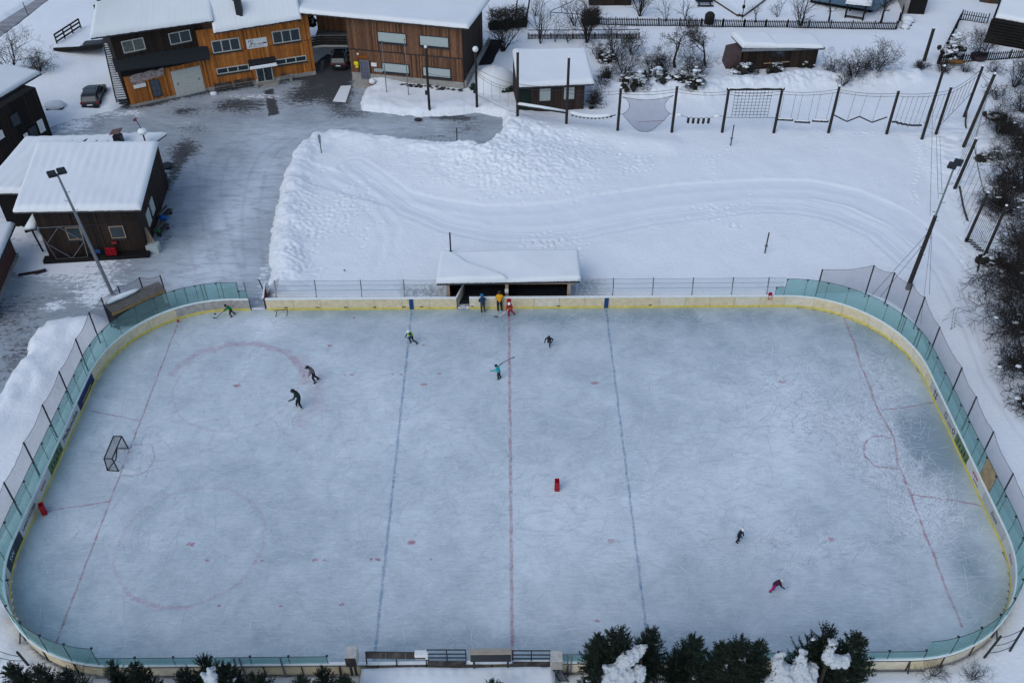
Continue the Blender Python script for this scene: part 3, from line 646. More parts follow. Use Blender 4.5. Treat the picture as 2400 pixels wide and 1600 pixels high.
for a, b_ in zip(cuts[:-1], cuts[1:]):
    mid = (a+b_)/2
    if GATE[0] < mid < GATE[1] or DOOR[0] < mid < DOOR[1]: continue
    ad = [x[2] for x in ads if x[0]-0.01 < mid < x[1]+0.01]
    pts = [a, b_] if ad else fill(a, b_, 2.06)
    for c_, d_ in zip(pts[:-1], pts[1:]):
        if d_-c_ > 0.05: edges.append((c_, d_, ad[0] if ad else None))
rg = random.Random(9)
GAPW = 0.022
for s0, s1, ad in edges:
    m = ad or rg.choice([M_cream, M_cream, M_cream2])
    if S_F-0.1 > s0 > S_F-6.3 : m = M_greyb if s0 > S_F-4.5 else M_cream
    if ad is None and 0 < s0-S_F < 1.2: m = M_greyb
    p = strip(MB(), s0+GAPW/2, s1-GAPW/2, 0.0, 0.05, 0.0, 1.06).build('board_panel', m, boards, world=True)
    strip(MB(), s0+GAPW/2, s1-GAPW/2, -0.016, -0.001, 0.0, 0.21).build('kick_strip', M_yel, boards, world=True)
    strip(MB(), s0+0.004, s1-0.004, -0.03, 0.14, 1.06, 1.16, st=0.5).build('cap_rail', M_cap, boards, world=True)
    # frame posts and back rail outside
    b = MB(); strip(b, s0, s1, 0.06, 0.10, 0.90, 0.97); pt, nn = per(s0+0.08)
    b.bar(pt+nn*0.085+Vector((0, 0, -0.05)), pt+nn*0.085+Vector((0, 0, 1.05)), 0.05)
    if len(boards.children) % 3 == 0: b.bar(pt+nn*0.42+Vector((0, 0, 0.0)), pt+nn*0.10+Vector((0, 0, 0.85)), 0.06)
    b.build('board_frame', M_blk, boards, world=True)
for s in (sfar(-18.9+1.3), sfar(-15.1), sfar(-12.9), sfar(-10.6), sfar(-8.3), sfar(-6.9), sfar(-2.9), sfar(-17.6), sfar(3.9), sfar(11.2)):
    strip(MB(), s-0.14, s+0.14, -0.006, 0.0, 0.22, 0.31).build('hatch_plate', M_blk, boards, world=True)
for s, m in ((sfar(-BX), M_blue), (sfar(BX), M_blue), (sfar(0.0)+0.001, M_red)):
    strip(MB(), s-0.17, s+0.17, -0.022, -0.016, 0.01, 1.06).build('line_marker', m, boards, world=True)
for px, py in ((417, 752), (1973, 732)):
    g = G(px, py, 0.2); MB().box(-0.07, 0.07, -0.03, 0.03, -0.1, 0.12).build('goal_line_marker', M_red, boards, loc=g-boards.location)
# advertising lettering on the end boards
def adtext(s, z, body, size, m, side=-0.008, bold=False, dz=0.0):
    p, n = per(s); q = p+n*side+Vector((0, 0, z)); rz = math.atan2(n.x, -n.y)+0.0   # faces the ice
    rz = math.atan2(-n.x, n.y)
    text('ad_lettering', body, m, boards, q-boards.location, (PI/2, 0, rz), size, 0.003, bold)
adtext(sleft(2.55), 0.62, 'Pfefferm\u00fchle', 0.56, M_ink, bold=True)
adtext(sleft(-5.25), 0.62, 'LADST\u00c4TTER', 0.36, M_ink, bold=True)
adtext(sleft(-2.75), 0.66, 'www', 0.42, M_rink, bold=True)
adtext(sleft(5.9), 0.45, '\u2014\u2014', 0.9, M_yink)
adtext(sleft(-6.6)-1.6, 0.6, 'SW', 0.5, M_wink)
adtext(sleft(-6.6)-3.4, 0.62, 'X', 0.85, M_ink, bold=True)
adtext(sleft(-6.6)-4.8, 0.62, 'BANK', 0.3, M_ink)
adtext(sright(5.0), 0.6, '\u2020\u2021', 0.7, M_ink, bold=True)
adtext(sright(2.9), 0.6, '\u25a1', 0.5, M_ink, bold=True); adtext(sright(2.1), 0.55, 'www', 0.28, M_ink); adtext(sright(1.4), 0.6, 'O', 0.6, M_ink, bold=True)
adtext(sright(-2.6), 0.72, 'www', 0.42, M_rink, bold=True); adtext(sright(-2.9), 0.4, 'ooooooo', 0.2, M_ink)
adtext(sright(-4.1)+1.8, 0.6, 'Dorn', 0.4, M_ink, bold=True); adtext(sright(-4.1)+4.9, 0.6, 'Moser', 0.4, M_rink, bold=True)
for s0 in (sleft(-0.4), sright(-0.2)):
    for k_ in range(5): strip(MB(), s0-0.8+0.4*k_, s0-0.68+0.4*k_, -0.006, 0.0, 0.35+0.05*(k_ % 2), 0.8-0.1*(k_ % 3)).build('ad_figure', M_ink, boards, world=True)
# glass: tall on the ends and corners, low on the near side, small end panes by the gate
def glass_run(s0, s1, h, step, post_every=99, thick=0.05):
    P = fill(s0, s1, step); top = 1.16+h
    for i, (a, b_) in enumerate(zip(P[:-1], P[1:])):
        m = M_tan if abs(a-sright(-2.3)) < step*0.5 and h > 1 else M_pane
        strip(MB(), a+0.012, b_-0.012, 0.05, 0.062, 1.17, top, st=1.3).build('glass_pane', m, boards, world=True)
        b = MB(); pt, nn = per(a); b.bar(pt+nn*0.07+Vector((0, 0, 1.16)), pt+nn*0.07+Vector((0, 0, top+0.01)), 0.022, 0.03, up=nn)
        b.box(pt.x-0.06, pt.x+0.06, pt.y-0.05, pt.y+0.05, top-0.05, top+0.03); b.build('glass_clip', M_blk, boards, world=True)
    strip(MB(), s0, s1, 0.045, 0.07, top+0.001, top+0.022, st=0.8).build('glass_edge', M_blk, boards, world=True)
HI = 1.60; LO = 0.68
glass_run(sfar(20.9), sfar(21.6), 0.8, 0.8); glass_run(sfar(21.6), snear(22.4), HI, 1.55)
glass_run(snear(22.4), snear(2.35), LO, 2.0); glass_run(snear(-10.0), snear(-22.4), LO, 2.0)
glass_run(snear(-22.4), sfar(-21.05), HI, 1.55); glass_run(sfar(-21.05), sfar(-20.45), 0.8, 0.6)
def gpost(s, z0, z1, w=0.07, off=0.11, name='glass_post', m=M_gal):
    p, n = per(s); b = MB(); b.bar(p+n*off+Vector((0, 0, z0)), p+n*off+Vector((0, 0, z1)), w); return b.build(name, m, boards, world=True)
for s in (sfar(-21.1), sfar(-22.3), sfar(-23.55), sfar(-23.8), sfar(-25.0), S_R-4.3, S_R-3.9, S_R-2.5, S_R-2.2, sfar(-20.5)): gpost(s, 0.3, 2.76)
for x in (-12.5, -14.7, -15.0, -16.0, 3.0, 3.2, 6.5): gpost(snear(x), -0.1, 1.9)
# gate leaf folded back and the open player door
b = MB(); b.box(0, 0.05, 0, 1.9, 0.0, 1.12); gl_ = b.build('gate_leaf', M_blk, boards, loc=Vector((-19.30, 15.62, 0.02))-boards.location, rotz=0.12)
b = MB(); b.box(-0.03, 0.08, 0, 1.9, 0, 0.08); b.build('gate_cap', M_cap, gl_, loc=(0, 0, 1.125))
for i in range(6):
    b = MB(); b.box(0.052, 0.07, 0.1+0.3*i, 0.3+0.3*i, 0.25, 0.85); b.build('gate_pad', M_red, gl_)
b = MB(); b.box(0, 0.05, 0, 1.75, 0.12, 1.06); dl = b.build('door_leaf', M_cream2, boards, loc=Vector((-4.15, 15.62, 0.02))-boards.location, rotz=-0.30)
MB().box(-0.02, 0.09, 0, 1.75, 0, 0.09).build('door_cap', M_cap, dl, loc=(0, 0, 1.065)); MB().box(0.052, 0.07, 1.45, 1.62, 0.2, 0.95).build('door_pad', M_red, dl)
MB().box(-0.01, 0.06, 0, 0.06, 0.0, 1.06).build('door_edge', M_blk, dl)
gp = MB(); gp.bar((-19.12, 15.62, 0), (-19.12, 15.62, 1.16), 0.09); gp.bar((-20.44, 15.62, 0), (-20.44, 15.62, 1.16), 0.07); gp.build('gate_post', M_blk, boards, world=True)
# the low cable railing with kinked steel posts behind the far boards
rail = thing('safety_net_rail', 'low steel net rail on kinked posts behind the far boards', 'net rail', (0, 15.9, 0))
rp = []
for x, o in [(-18.5, .45), (-18.25, .4), (-15.12, .4), (-11.55, .4), (-8.19, .4)]+[(x, .4) for x in (8.15, 11.27, 14.39, 17.51, 20.3)]: rp.append((x, 15.5+o))
for x, y in rp[1:]:
    MB().tube([(x, y-0.18, 0.0), (x, y-0.18, 1.35), (x+(0.05 if x > 0 else -0.02), y+0.08, 1.65), (x, y+0.08, 2.62)], 0.045, 6).build('rail_post', M_gal, rail, world=True)
def sag(a, b, dz, n=8):
    a = Vector(a); b = Vector(b); return [a.lerp(b, i/n)-Vector((0, 0, dz*4*(i/n)*(1-i/n))) for i in range(n+1)]
for grp in ([(-18.25), (-15.12), (-11.55), (-8.19), (-5.2)], [5.4, 8.15, 11.27, 14.39, 17.51, 20.3, 21.6]):
    for xa, xb in zip(grp[:-1], grp[1:]):
        for z in (2.55, 2.1, 1.62):
            MB().tube(sag((xa, 15.98, z), (xb, 15.98, z), 0.03, 5), 0.012, 4).build('cable', M_gal, rail, world=True)
        MB().add([(xa, 15.97, 1.2), (xb, 15.97, 1.2), (xb, 15.97, 2.54), (xa, 15.97, 2.54)], [(0, 1, 2, 3)]).build('net_panel', clearish('fine_net', (0.90, 0.93, 0.94), 0.07, (0.3, 0.35, 0.36), 0.0) if 'fine_net' not in MATS else MATS['fine_net'], rail, world=True)
# stray post and slumped netting by the gate
gpn = thing('gate_net_post', 'thin leaning steel post with slumped net beside the rink gate', 'net post', G(606, 700))
MB().tube([G(620, 685), G(606, 655, 1.9)], 0.05, 6).build('post', M_blk, gpn, world=True)
n_ = [G(622, 690, 0.1), G(625, 676, 1.0), G(641, 660, 2.4), G(655, 650, 2.0), G(652, 672, 1.4), G(643, 695, 0.1)]
MB().add(n_, [(0, 1, 2, 3, 4, 5)]).build('net', M_net, gpn, world=True)
# tall nets behind the end glass
def netfence(label, posts, depth=0.5, group='tall ball nets behind the end glass'):
    """posts: list of (x, y, top height)"""
    t = thing('net_fence', label, 'net fence', (posts[0][0], posts[0][1], 0), group=group)
    for x, y, h in posts: MB().tube([(x, y, -0.2), (x, y, h)], 0.055, 6).build('net_post', M_blk, t, world=True)
    for (x0, y0, h0), (x1, y1, h1) in zip(posts[:-1], posts[1:]):
        n = 10; vs = []; rr = random.Random(int(x0*10+y0))
        for i in range(n+1):
            q = i/n; x = x0+(x1-x0)*q; y = y0+(y1-y0)*q; zt = h0+(h1-h0)*q-0.22*4*q*(1-q)+rr.uniform(-0.03, 0.03)
            vs += [(x, y, 0.9), (x+0.05*math.sin(i), y, (0.9+zt)/2), (x, y, zt)]
        fs = [(3*i+j, 3*i+3+j, 3*i+4+j, 3*i+1+j) for i in range(n) for j in (0, 1)]
        b = MB(); b.add(vs, fs); b.build('net_panel', M_net, t, world=True)
        MB().tube([Vector(vs[3*i+2]) for i in range(n+1)], 0.014, 4).build('net_edge', M_rope, t, world=True)
    return t
def onoff(px, py, h):
    g = G(px, py, h); return (g.x, g.y, h)
netfence('tall sagging net on dark posts outside the left end glass', [onoff(375, 645, 3.4), onoff(326, 650, 3.4), onoff(276, 671, 3.4), onoff(237, 698, 3.4), onoff(208, 732, 3.4), onoff(177, 794, 3.4), onoff(138, 870, 3.4), onoff(99, 948, 3.4), onoff(55, 1036, 3.4), onoff(9, 1130, 3.4), (-31.2, -8.0, 3.4)])
netfence('tall sagging net on dark posts outside the right end glass', [onoff(1928, 631, 3.3), onoff(2049, 622, 3.5), onoff(2097, 639, 3.5), onoff(2139, 665, 3.5), onoff(2168, 696, 3.5), onoff(2203, 766, 3.5), onoff(2255, 861, 3.5), onoff(2289, 929, 3.5), onoff(2329, 1011, 3.5), onoff(2375, 1109, 3.5), (31.0, -8.0, 3.4)])
# ================================================================== houses
def frame(A, B, z=0):
    a = G(*A, z); b = G(*B, z); d = b-a; return a, math.atan2(d.y, d.x), d.length
def roof(root, C, th=0.32, ripple=0, amp=0.07, seed=0, thick=0.16, nu=60, nv=34, sag_=None, name='roof', gut=True, tilemat=None, over=0.06):
    """C: world corners front-left, front-right, back-right, back-left of the roof plane; snow blanket on top with soft edges"""
    C = [Vector(c) for c in C]
    b = MB(); dn = Vector((0, 0, -thick)); b.hexa([C[0]+dn, C[1]+dn, C[2]+dn, C[3]+dn]+C)
    rf = b.build(name, tilemat or M_tile, root, world=True)
    f2 = lambda u, v: (C[0]*(1-u)+C[1]*u)*(1-v)+(C[3]*(1-u)+C[2]*u)*v
    U = (C[1]-C[0]).length; V = (C[3]-C[0]).length
    du, dv = over/U, over/V; vs = []; fs = []
    us = [-du+(1+2*du)*(0.5-0.5*math.cos(PI*i/nu)) if False else -du+(1+2*du)*i/nu for i in range(nu+1)]; rg = random.Random(seed)
    ua = np.array(us)
    for j in range(nv+1):
        v = -dv+(1+2*dv)*j/nv
        for i, u in enumerate(us):
            e = min((u+du)*U, (1+du-u)*U, (v+dv)*V, (1+dv-v)*V)
            pr = math.sqrt(max(0.0, 1-(1-min(e/0.30, 1))**2))
            x = u*U; y = v*V
            nz = float(fbm(np.array([x+seed*13]), np.array([y]), 0.35, 3, seed)[0])
            h = th*(0.35+0.65*pr)*(1+0.22*nz)
            if ripple: h += amp*(abs(math.sin(PI*x/ripple+0.5*nz))**0.7-0.5)*min(1, pr)*(0.6+0.4*math.cos(y))
            if sag_: h *= sag_(u, v)
            p = f2(u, v); q = 0.05*float(fbm(np.array([x*2+seed]), np.array([y*2]), 1.0, 2, seed+3)[0]) if e < 0.02 else 0
            if v < 0: p = p+(C[0]-C[3]).normalized()*q
            vs.append(p+Vector((0, 0, 0.012+h)))
    W_ = nu+1
    for j in range(nv):
        for i in range(nu): fs.append((j*W_+i, j*W_+i+1, (j+1)*W_+i+1, (j+1)*W_+i))
    ringi = [i for i in range(W_)]+[j*W_+nu for j in range(1, nv+1)]+[nv*W_+i for i in range(nu-1, -1, -1)]+[j*W_ for j in range(nv-1, 0, -1)]
    o = len(vs)
    for r in ringi:
        j, i = divmod(r, W_); p = f2(us[i], -dv+(1+2*dv)*j/nv); vs.append(p+Vector((0, 0, 0.006-rg.uniform(0, 0.05) if j == 0 else 0.006)))
    n = len(ringi)
    for k in range(n): fs.append((ringi[(k+1) % n], ringi[k], o+k, o+(k+1) % n))
    b = MB(); b.add(vs, fs); b.build('snow_cover', SNOWR, rf, world=True, smooth=True)
    if gut:
        b = MB(); a, c_ = C[0]+Vector((0, 0, -0.08)), C[1]+Vector((0, 0, -0.08)); off = (C[0]-C[3]).normalized()*0.09
        b.tube([a+off, c_+off], 0.07, 6); b.build('gutter', M_blk, rf, world=True)
    return rf
def cladding(root, x0, x1, z0, z1, y, m, pw=0.17, seed=0, name='cladding', axis='x', holes=(), out=-1, hi=0.5):
    """upright planks, each proud by its own few millimetres; out=-1 faces local -y"""
    rg = random.Random(seed); b = MB(); x = x0
    while x < x1-0.01:
        xe = min(x+pw*rg.uniform(0.8, 1.2), x1); pr = 0.018+rg.uniform(0, 0.02); t = min(1, max(0, rg.gauss(hi, 0.27)))
        parts = [(z0+rg.uniform(-0.03, 0.02), z1)]
        for hx0, hx1, hz0, hz1 in holes:
            if xe > hx0 and x < hx1:
                nw = []
                for a, c_ in parts:
                    if hz0 > a: nw.append((a, min(c_, hz0)))
                    if hz1 < c_: nw.append((max(a, hz1), c_))
                parts = [q for q in nw if q[1]-q[0] > 0.03]
        for a, c_ in parts:
            if axis == 'x': b.box(x+0.004, xe-0.004, y-pr if out < 0 else y+0.001, y-0.001 if out < 0 else y+pr, a, c_, t)
            else: b.box(y-pr if out < 0 else y+0.001, y-0.001 if out < 0 else y+pr, x+0.004, xe-0.004, a, c_, t)
        x = xe
    o = b.build(name, m, root); o['kind'] = 'stuff'; return o
def window(root, x0, x1, z0, z1, y=-0.03, n=2, fr=0.07, fm=None, gm=None, sill=True, name='window', depth=0.07, widths=None, sillm=None):
    fm = fm or M_frame; gm = gm or M_glass; b = MB(); y0 = y-depth; 
    b.box(x0-fr, x1+fr, y0, y, z0-fr, z0); b.box(x0-fr, x1+fr, y0, y, z1, z1+fr); b.box(x0-fr, x0, y0, y, z0, z1); b.box(x1, x1+fr, y0, y, z0, z1)
    for i in range(1, n):
        xx = x0+(x1-x0)*i/n; b.box(xx-fr/2, xx+fr/2, y0+0.004, y, z0, z1)
    w_ = b.build(name, fm, root)
    for i in range(n):
        a = x0+(x1-x0)*i/n+(fr/2 if i else 0); c_ = x0+(x1-x0)*(i+1)/n-(fr/2 if i < n-1 else 0)
        MB().box(a, c_, y-0.03, y-0.015, z0, z1).build('pane', gm, w_)
    if sill: MB().box(x0-fr-0.03, x1+fr+0.03, y0-0.10, y+0.0, z0-fr-0.13, z0-fr-0.003).build('sill', sillm or M_blk, w_)
    return w_
M_mid = wood('weathered_larch', (0.016, 0.011, 0.009), (0.075, 0.042, 0.034), (0.05, 0.045, 0.043), 0.5)
M_curt = mat('curtain_glass', (0.10, 0.12, 0.115), 0.3, 0.5, 4)
# ---- dark and orange wing on the left
a, r, L = frame((306, 253), (490, 214)); r += 0.03
h1 = thing('lodge', 'long lodge with dark upper floor, orange ground floor, pale garage doors and outside stair', 'building', a, r)
MB().box(0.0, 9.0, 0.02, 9.0, 3.4, 7.7).build('upper_wall', M_dk, h1); MB().box(0.05, 9.0, 0.7, 9, 0.25, 4.0).build('wall', M_or, h1)
MB().box(0.05, 9.4, 0.02, 0.7, -0.05, 0.28).build('plinth', M_conc, h1); MB().box(0.05, 9.0, 0.45, 0.69, 0.28, 4.0).build('wall', M_or, h1)
MB().box(0.12, 9.4, 0.06, 0.445, 0.281, 4.0).build('wall', M_or, h1)
win1 = (0.95, 2.95, 5.92, 7.0); win2 = (5.6, 7.6, 5.80, 6.85)
cladding(h1, 0.0, 8.95, 4.9, 7.7, 0.02, M_dk, 0.16, 1, holes=[(win1[0], win1[1], win1[2], win1[3]), (win2[0], win2[1], win2[2], win2[3])])
cladding(h1, 0.15, 8.6, 0.28, 4.1, 0.06, M_or, 0.19, 2, hi=0.45)
cladding(h1, 0.05, 9.0, 0.3, 7.7, -0.0, M_dk, 0.18, 3, axis='y', hi=0.3)
window(h1, *win1, n=2, y=0.0, fr=0.09, gm=M_curt); window(h1, *win2, n=2, y=0.0, fr=0.09)
# pent roof
C = [G(271, 167, 4.5), G(493, 137, 4.0), G(486, 107, 5.0), G(262, 137, 5.5)]
b = MB(); b.hexa([c-Vector((0, 0, 0.12)) for c in C]+C); pr = b.build('pent_roof', M_tile, h1, world=True)
b = MB(); inv = LM(h1).inverted()
for i in range(34):
    u = (i+0.5)/34; p0 = C[0].lerp(C[1], u); p1 = C[3].lerp(C[2], u); b.bar(p0+Vector((0, 0, 0.02)), p1+Vector((0, 0, 0.02)), 0.05, 0.06)
b.build('roof_batten', M_tile, pr, world=True)
for i in range(9):
    u = 0.05+i*0.11; p0 = C[0].lerp(C[1], u)-Vector((0, 0, 0.22)); p1 = C[3].lerp(C[2], u)-Vector((0, 0, 0.22)); MB().bar(p0, p1, 0.10, 0.16).build('rafter_tail', M_dk, h1, world=True)
roof(h1, [G(213, 88, 8.35), G(499, 47, 8.0), G(488, -60, 11.0), G(226, 10, 10.9)], 0.30, ripple=0.55, amp=0.05, seed=1)
# garage doors
b = MB(); b.box(4.82, 7.92, -0.03, 0.03, 0.0, 2.92); gd = b.build('garage_door', M_frame, h1)
for i in range(4):
    for j in range(3): MB().box(4.90+0.76*i, 5.60+0.76*i, -0.055, -0.031, 0.1+0.94*j, 0.96+0.94*j).build('door_panel', M_frame, gd)
for x in (5.2, 7.45): 
    q = MB().box(x, x+0.16, -0.065, -0.056, 1.35, 1.62).build('door_plate', M_blk, gd); MB().box(x+0.045, x+0.115, -0.07, -0.066, 1.43, 1.54).build('lock', M_white, q)
# grey store door
b = MB(); b.box(2.5, 3.5, -0.02, 0.03, 0.55, 2.45); sd_ = b.build('store_door', M_gw, h1)
k = mat('slate_blue_paint', (0.06, 0.08, 0.11), 0.6, 0.15)
for i in range(2):
    for j in range(3): MB().box(2.62+0.41*i, 2.99+0.41*i, -0.04, -0.021, 0.66+0.6*j, 1.22+0.6*j).build('door_panel', k, sd_)
# carved relief board with village, white box under it
kk = NT('village_picture'); n1_ = kk.noise(kk.coord((1.6, 1, 3.0)), 1.6, 6, 0.75, 1.0); n2_ = kk.noise(kk.coord((4, 1, 7)), 2.0, 4, 0.7)
cc = kk.mix(kk.ramp(n1_, 0.42, 0.58), (0.42, 0.40, 0.40), (0.20, 0.10, 0.06)); cc = kk.mix(kk.ramp(n2_, 0.56, 0.62), cc, (0.03, 0.05, 0.08)); cc = kk.mix(kk.ramp(n1_, 0.60, 0.66), cc, (0.05, 0.09, 0.15))
kk.bsdf(cc, 0.6); M_pic = kk.m
pts = [(0.70, 3.35), (1.4, 3.5), (2.2, 3.45), (3.0, 3.55), (3.5, 3.42), (4.2, 3.55), (4.22, 3.2), (4.05, 2.72), (3.2, 2.68), (2.3, 2.62), (1.9, 2.40), (0.95, 2.42), (0.72, 2.7)]
b = MB(); n = len(pts); b.add([(x, -0.06, z) for x, z in pts]+[(x, 0.0, z) for x, z in pts], [tuple(range(n)), tuple(reversed(range(n, 2*n)))]+[(i, i+n, (i+1) % n+n, (i+1) % n) for i in range(n)])
tag(b.build('mural', M_pic, None, loc=a, rotz=r), 'irregular painted village mural hung on the orange wall beside the store door', 'mural')
b = MB(); b.box(0.85, 2.1, -0.10, -0.02, 1.98, 2.36); tag(b.build('sign', M_white, None, loc=a, rotz=r), 'blank white board under the village mural on the orange wall', 'sign')
# skier poster
kk = NT('poster_print'); n1_ = kk.noise(kk.coord((5, 1, 1.2)), 1.2, 5, 0.7); kk.bsdf(kk.mix(kk.ramp(n1_, 0.52, 0.62), (0.60, 0.61, 0.62), (0.06, 0.15, 0.24)), 0.5)
po = thing('poster', 'tall white poster with blue skiers beside the garage doors', 'poster', a, r)
b = MB(); b.hexa([(8.42, -0.06, 0.83), (9.25, -0.06, 0.80), (9.25, -0.02, 0.80), (8.42, -0.02, 0.83), (8.20, -0.06, 3.36), (9.10, -0.06, 3.36), (9.10, -0.02, 3.36), (8.20, -0.02, 3.36)]); b.build('print', kk.m, po)
b = MB(); b.bar((8.16, -0.05, 3.39), (9.14, -0.05, 3.39), 0.05); b.bar((8.38, -0.05, 0.80), (9.29, -0.05, 0.77), 0.05); b.bar((8.16, -0.05, 3.38), (8.38, -0.05, 0.8), 0.05); b.bar((9.14, -0.05, 3.38), (9.29, -0.05, 0.78), 0.05); b.build('frame', M_blk, po)
# outside stair with snow on every tread
st = thing('outside_stair', 'steep open steel stair with snow on its treads beside the dark lodge wall', 'stairs', G(288, 246))
bl, br_, tl, tr_ = G(275, 246, 0.15), G(304, 243, 0.15), G(243, 103, 5.0), G(259, 101, 5.0)
b = MB(); b.bar(bl, tl, 0.08, 0.28); b.bar(br_, tr_, 0.08, 0.28); b.build('stringer', M_blk, st, world=True)
b = MB()
for p, q in ((bl, tl), (br_, tr_)):
    b.bar(p+Vector((0, 0, 1.0)), q+Vector((0, 0, 1.0)), 0.05)
    for i in range(6): c_ = p.lerp(q, i/5); b.bar(c_, c_+Vector((0, 0, 1.0)), 0.04)
b.build('handrail', M_blk, st, world=True)
for i in range(27):
    u = (i+0.5)/27; p = bl.lerp(tl, u); q = br_.lerp(tr_, u)
    t_ = MB().bar(p, q, 0.26, 0.04).build('tread', M_blk, st, world=True)
    if i > 1: MB().bar(p.lerp(q, 0.06)+Vector((0, 0, 0.055)), q.lerp(p, 0.06)+Vector((0, 0, 0.055)), 0.20, 0.07).build('tread_snow', SNOWR, t_, world=True)
# ---- orange house
a, r, L = frame((490, 214), (741, 175))
h2 = thing('club_house', 'bright orange larch clubhouse with two rows of triple windows and glazed door', 'building', a, r)
MB().box(0.0, 11.58, 0.05, 9.0, 0.0, 6.25).build('wall', M_or, h2); MB().box(0.0, 11.60, 0.02, 0.049, -0.05, 0.42).build('plinth', M_conc, h2)
W1, W2, W3, W4 = (1.38, 4.05, 4.18, 5.32), (7.68, 10.4, 4.24, 5.40), (1.32, 4.5, 1.80, 2.28), (7.52, 10.7, 1.84, 2.30)
DR = (5.3, 6.9, 0.14, 2.1)
cladding(h2, 0.0, 11.58, 0.42, 4.02, 0.05, M_or, 0.16, 5, holes=[W3, W4, DR], hi=0.55)
cladding(h2, 0.0, 11.58, 4.06, 6.75, 0.045, M_or, 0.16, 6, holes=[W1, W2], hi=0.55)
cladding(h2, 0.05, 9.0, 0.42, 6.7, 11.58, M_or, 0.17, 7, axis='y', out=1, hi=0.4)
MB().box(-0.01, 11.60, -0.012, 0.0, 4.02, 4.06).build('belt', M_blk, h2)
for w_ in (W1, W2): window(h2, *w_, n=3, y=0.05, fr=0.11)
for w_ in (W3, W4): window(h2, *w_, n=3, y=0.05, fr=0.10)
roof(h2, [G(502, 76, 6.95), G(705, 43, 7.0), G(683, -70, 10.6), G(480, -40, 10.6)], 0.30, ripple=0.5, amp=0.05, seed=2)
for i in range(10):
    x = 2.1+0.93*i; MB().box(x, x+0.12, -0.9, 0.3, 6.52, 6.70).build('rafter_tail', M_dk, h2)
# chimney through the snow
ch = thing('chimney', 'dark metal chimney standing through the snow of the clubhouse roof', 'chimney', G(561, 27, 8.3))
b = MB(); b.box(-0.32, 0.32, -0.3, 0.3, -0.4, 1.25); b.build('stack', M_blk, ch); MB().box(-0.42, 0.42, -0.4, 0.4, 1.25, 1.36).build('cap', M_blk, ch); MB().tube([(0, 0, 1.36), (0, 0, 1.75)], 0.14, 8).build('flue', M_blk, ch)
# door with porch roof
b = MB(); b.box(5.22, 5.32, -0.05, 0.045, 0.1, 2.1); b.box(6.86, 6.98, -0.05, 0.045, 0.1, 2.1); b.box(5.98, 6.08, -0.045, 0.045, 0.1, 2.1); b.box(5.32, 6.86, -0.04, 0.045, 0.1, 0.2); b.box(5.32, 6.86, -0.04, 0.045, 2.0, 2.1); dr = b.build('door', M_frame, h2)
MB().box(5.32, 5.98, 0.0, 0.02, 0.2, 2.0).build('pane', M_glass, dr); MB().box(6.08, 6.86, 0.0, 0.02, 0.2, 2.0).build('pane', M_glass, dr); MB().box(6.12, 6.16, -0.09, -0.05, 0.95, 1.2).build('handle', M_gal, dr)
b = MB(); b.hexa([(4.62, -1.05, 2.12), (7.48, -1.05, 2.12), (7.46, 0.0, 2.72), (4.60, 0.0, 2.72), (4.62, -1.05, 2.20), (7.48, -1.05, 2.20), (7.46, 0.0, 2.80), (4.60, 0.0, 2.80)]); po_ = b.build('porch_roof', M_tile, h2)
for i in range(5): MB().bar((4.9+0.57*i, -1.0, 2.23), (4.9+0.57*i, -0.02, 2.83), 0.05, 0.05).build('roof_rib', M_tile, po_)
b = MB(); b.hexa([(4.6, -1.12, 2.21), (7.5, -1.12, 2.21), (7.48, -0.82, 2.36), (4.62, -0.85, 2.36), (4.66, -1.1, 2.34), (7.44, -1.08, 2.36), (7.44, -0.86, 2.46), (4.68, -0.88, 2.44)]); b.build('porch_snow', SNOWR, po_)
MB().box(5.0, 7.15, -1.25, -0.06, 0.0, 0.13).build('door_step', M_conc, h2)
sg = thing('sign', 'white signboard with skier figure and lettering between the upper windows', 'sign', a, r)
MB().box(4.78, 6.95, -0.06, -0.02, 4.02, 5.07).build('board', M_white, sg)
M_navy = mat('navy_print', (0.015, 0.035, 0.06), 0.5)
text('lettering', 'EC DEAV', M_navy, sg, (6.05, -0.066, 4.42), (PI/2, 0, 0), 0.27, 0.002, True)
text('lettering', 'Raiffeisen Lesachtal', M_navy, sg, (5.95, -0.066, 4.17), (PI/2, 0, 0), 0.15, 0.002)
b = MB()
for p, q, w_ in (((4.98, 4.15), (5.35, 4.72), .05), ((5.12, 4.14), (5.5, 4.66), .05), ((5.32, 4.7), (5.22, 4.9), .06), ((5.22, 4.9), (5.45, 5.0), .04), ((5.45, 4.95), (5.52, 4.7), .05), ((5.2, 4.5), (5.48, 4.62), .06), ((5.02, 4.82), (5.14, 4.92), .07), ((5.0, 4.7), (5.1, 4.8), .05)): b.bar((p[0], -0.066, p[1]), (q[0], -0.066, q[1]), 0.006, w_, up=(1, 0, 0))
b.build('skier_emblem', M_navy, sg)
b = MB()
for x in (6.62, 6.78): b.bar((x-0.1, -0.066, 4.5), (x+0.1, -0.066, 4.46), 0.006, 0.14, up=(0, 0, 1))
b.build('oval_logo', M_navy, sg)
def bench(loc, rz, label, L=1.9):
    t = thing('bench', label, 'bench', loc, rz, 'wooden benches by the clubhouse wall')
    for k_ in range(3): MB().box(-L/2, L/2, 0.02+0.15*k_, 0.14+0.15*k_, 0.43, 0.47).build('seat_slat', M_gw, t)
    for k_ in range(2): MB().box(-L/2, L/2, 0.50, 0.54, 0.58+0.17*k_, 0.71+0.17*k_).build('back_slat', M_gw, t)
    for x in (-L/2+0.15, L/2-0.15):
        b = MB(); b.bar((x, 0.05, 0), (x, 0.05, 0.43), 0.05); b.bar((x, 0.5, 0), (x, 0.54, 0.88), 0.05); b.bar((x, 0.05, 0.41), (x, 0.5, 0.41), 0.05); b.build('leg', M_blk, t)
    return t
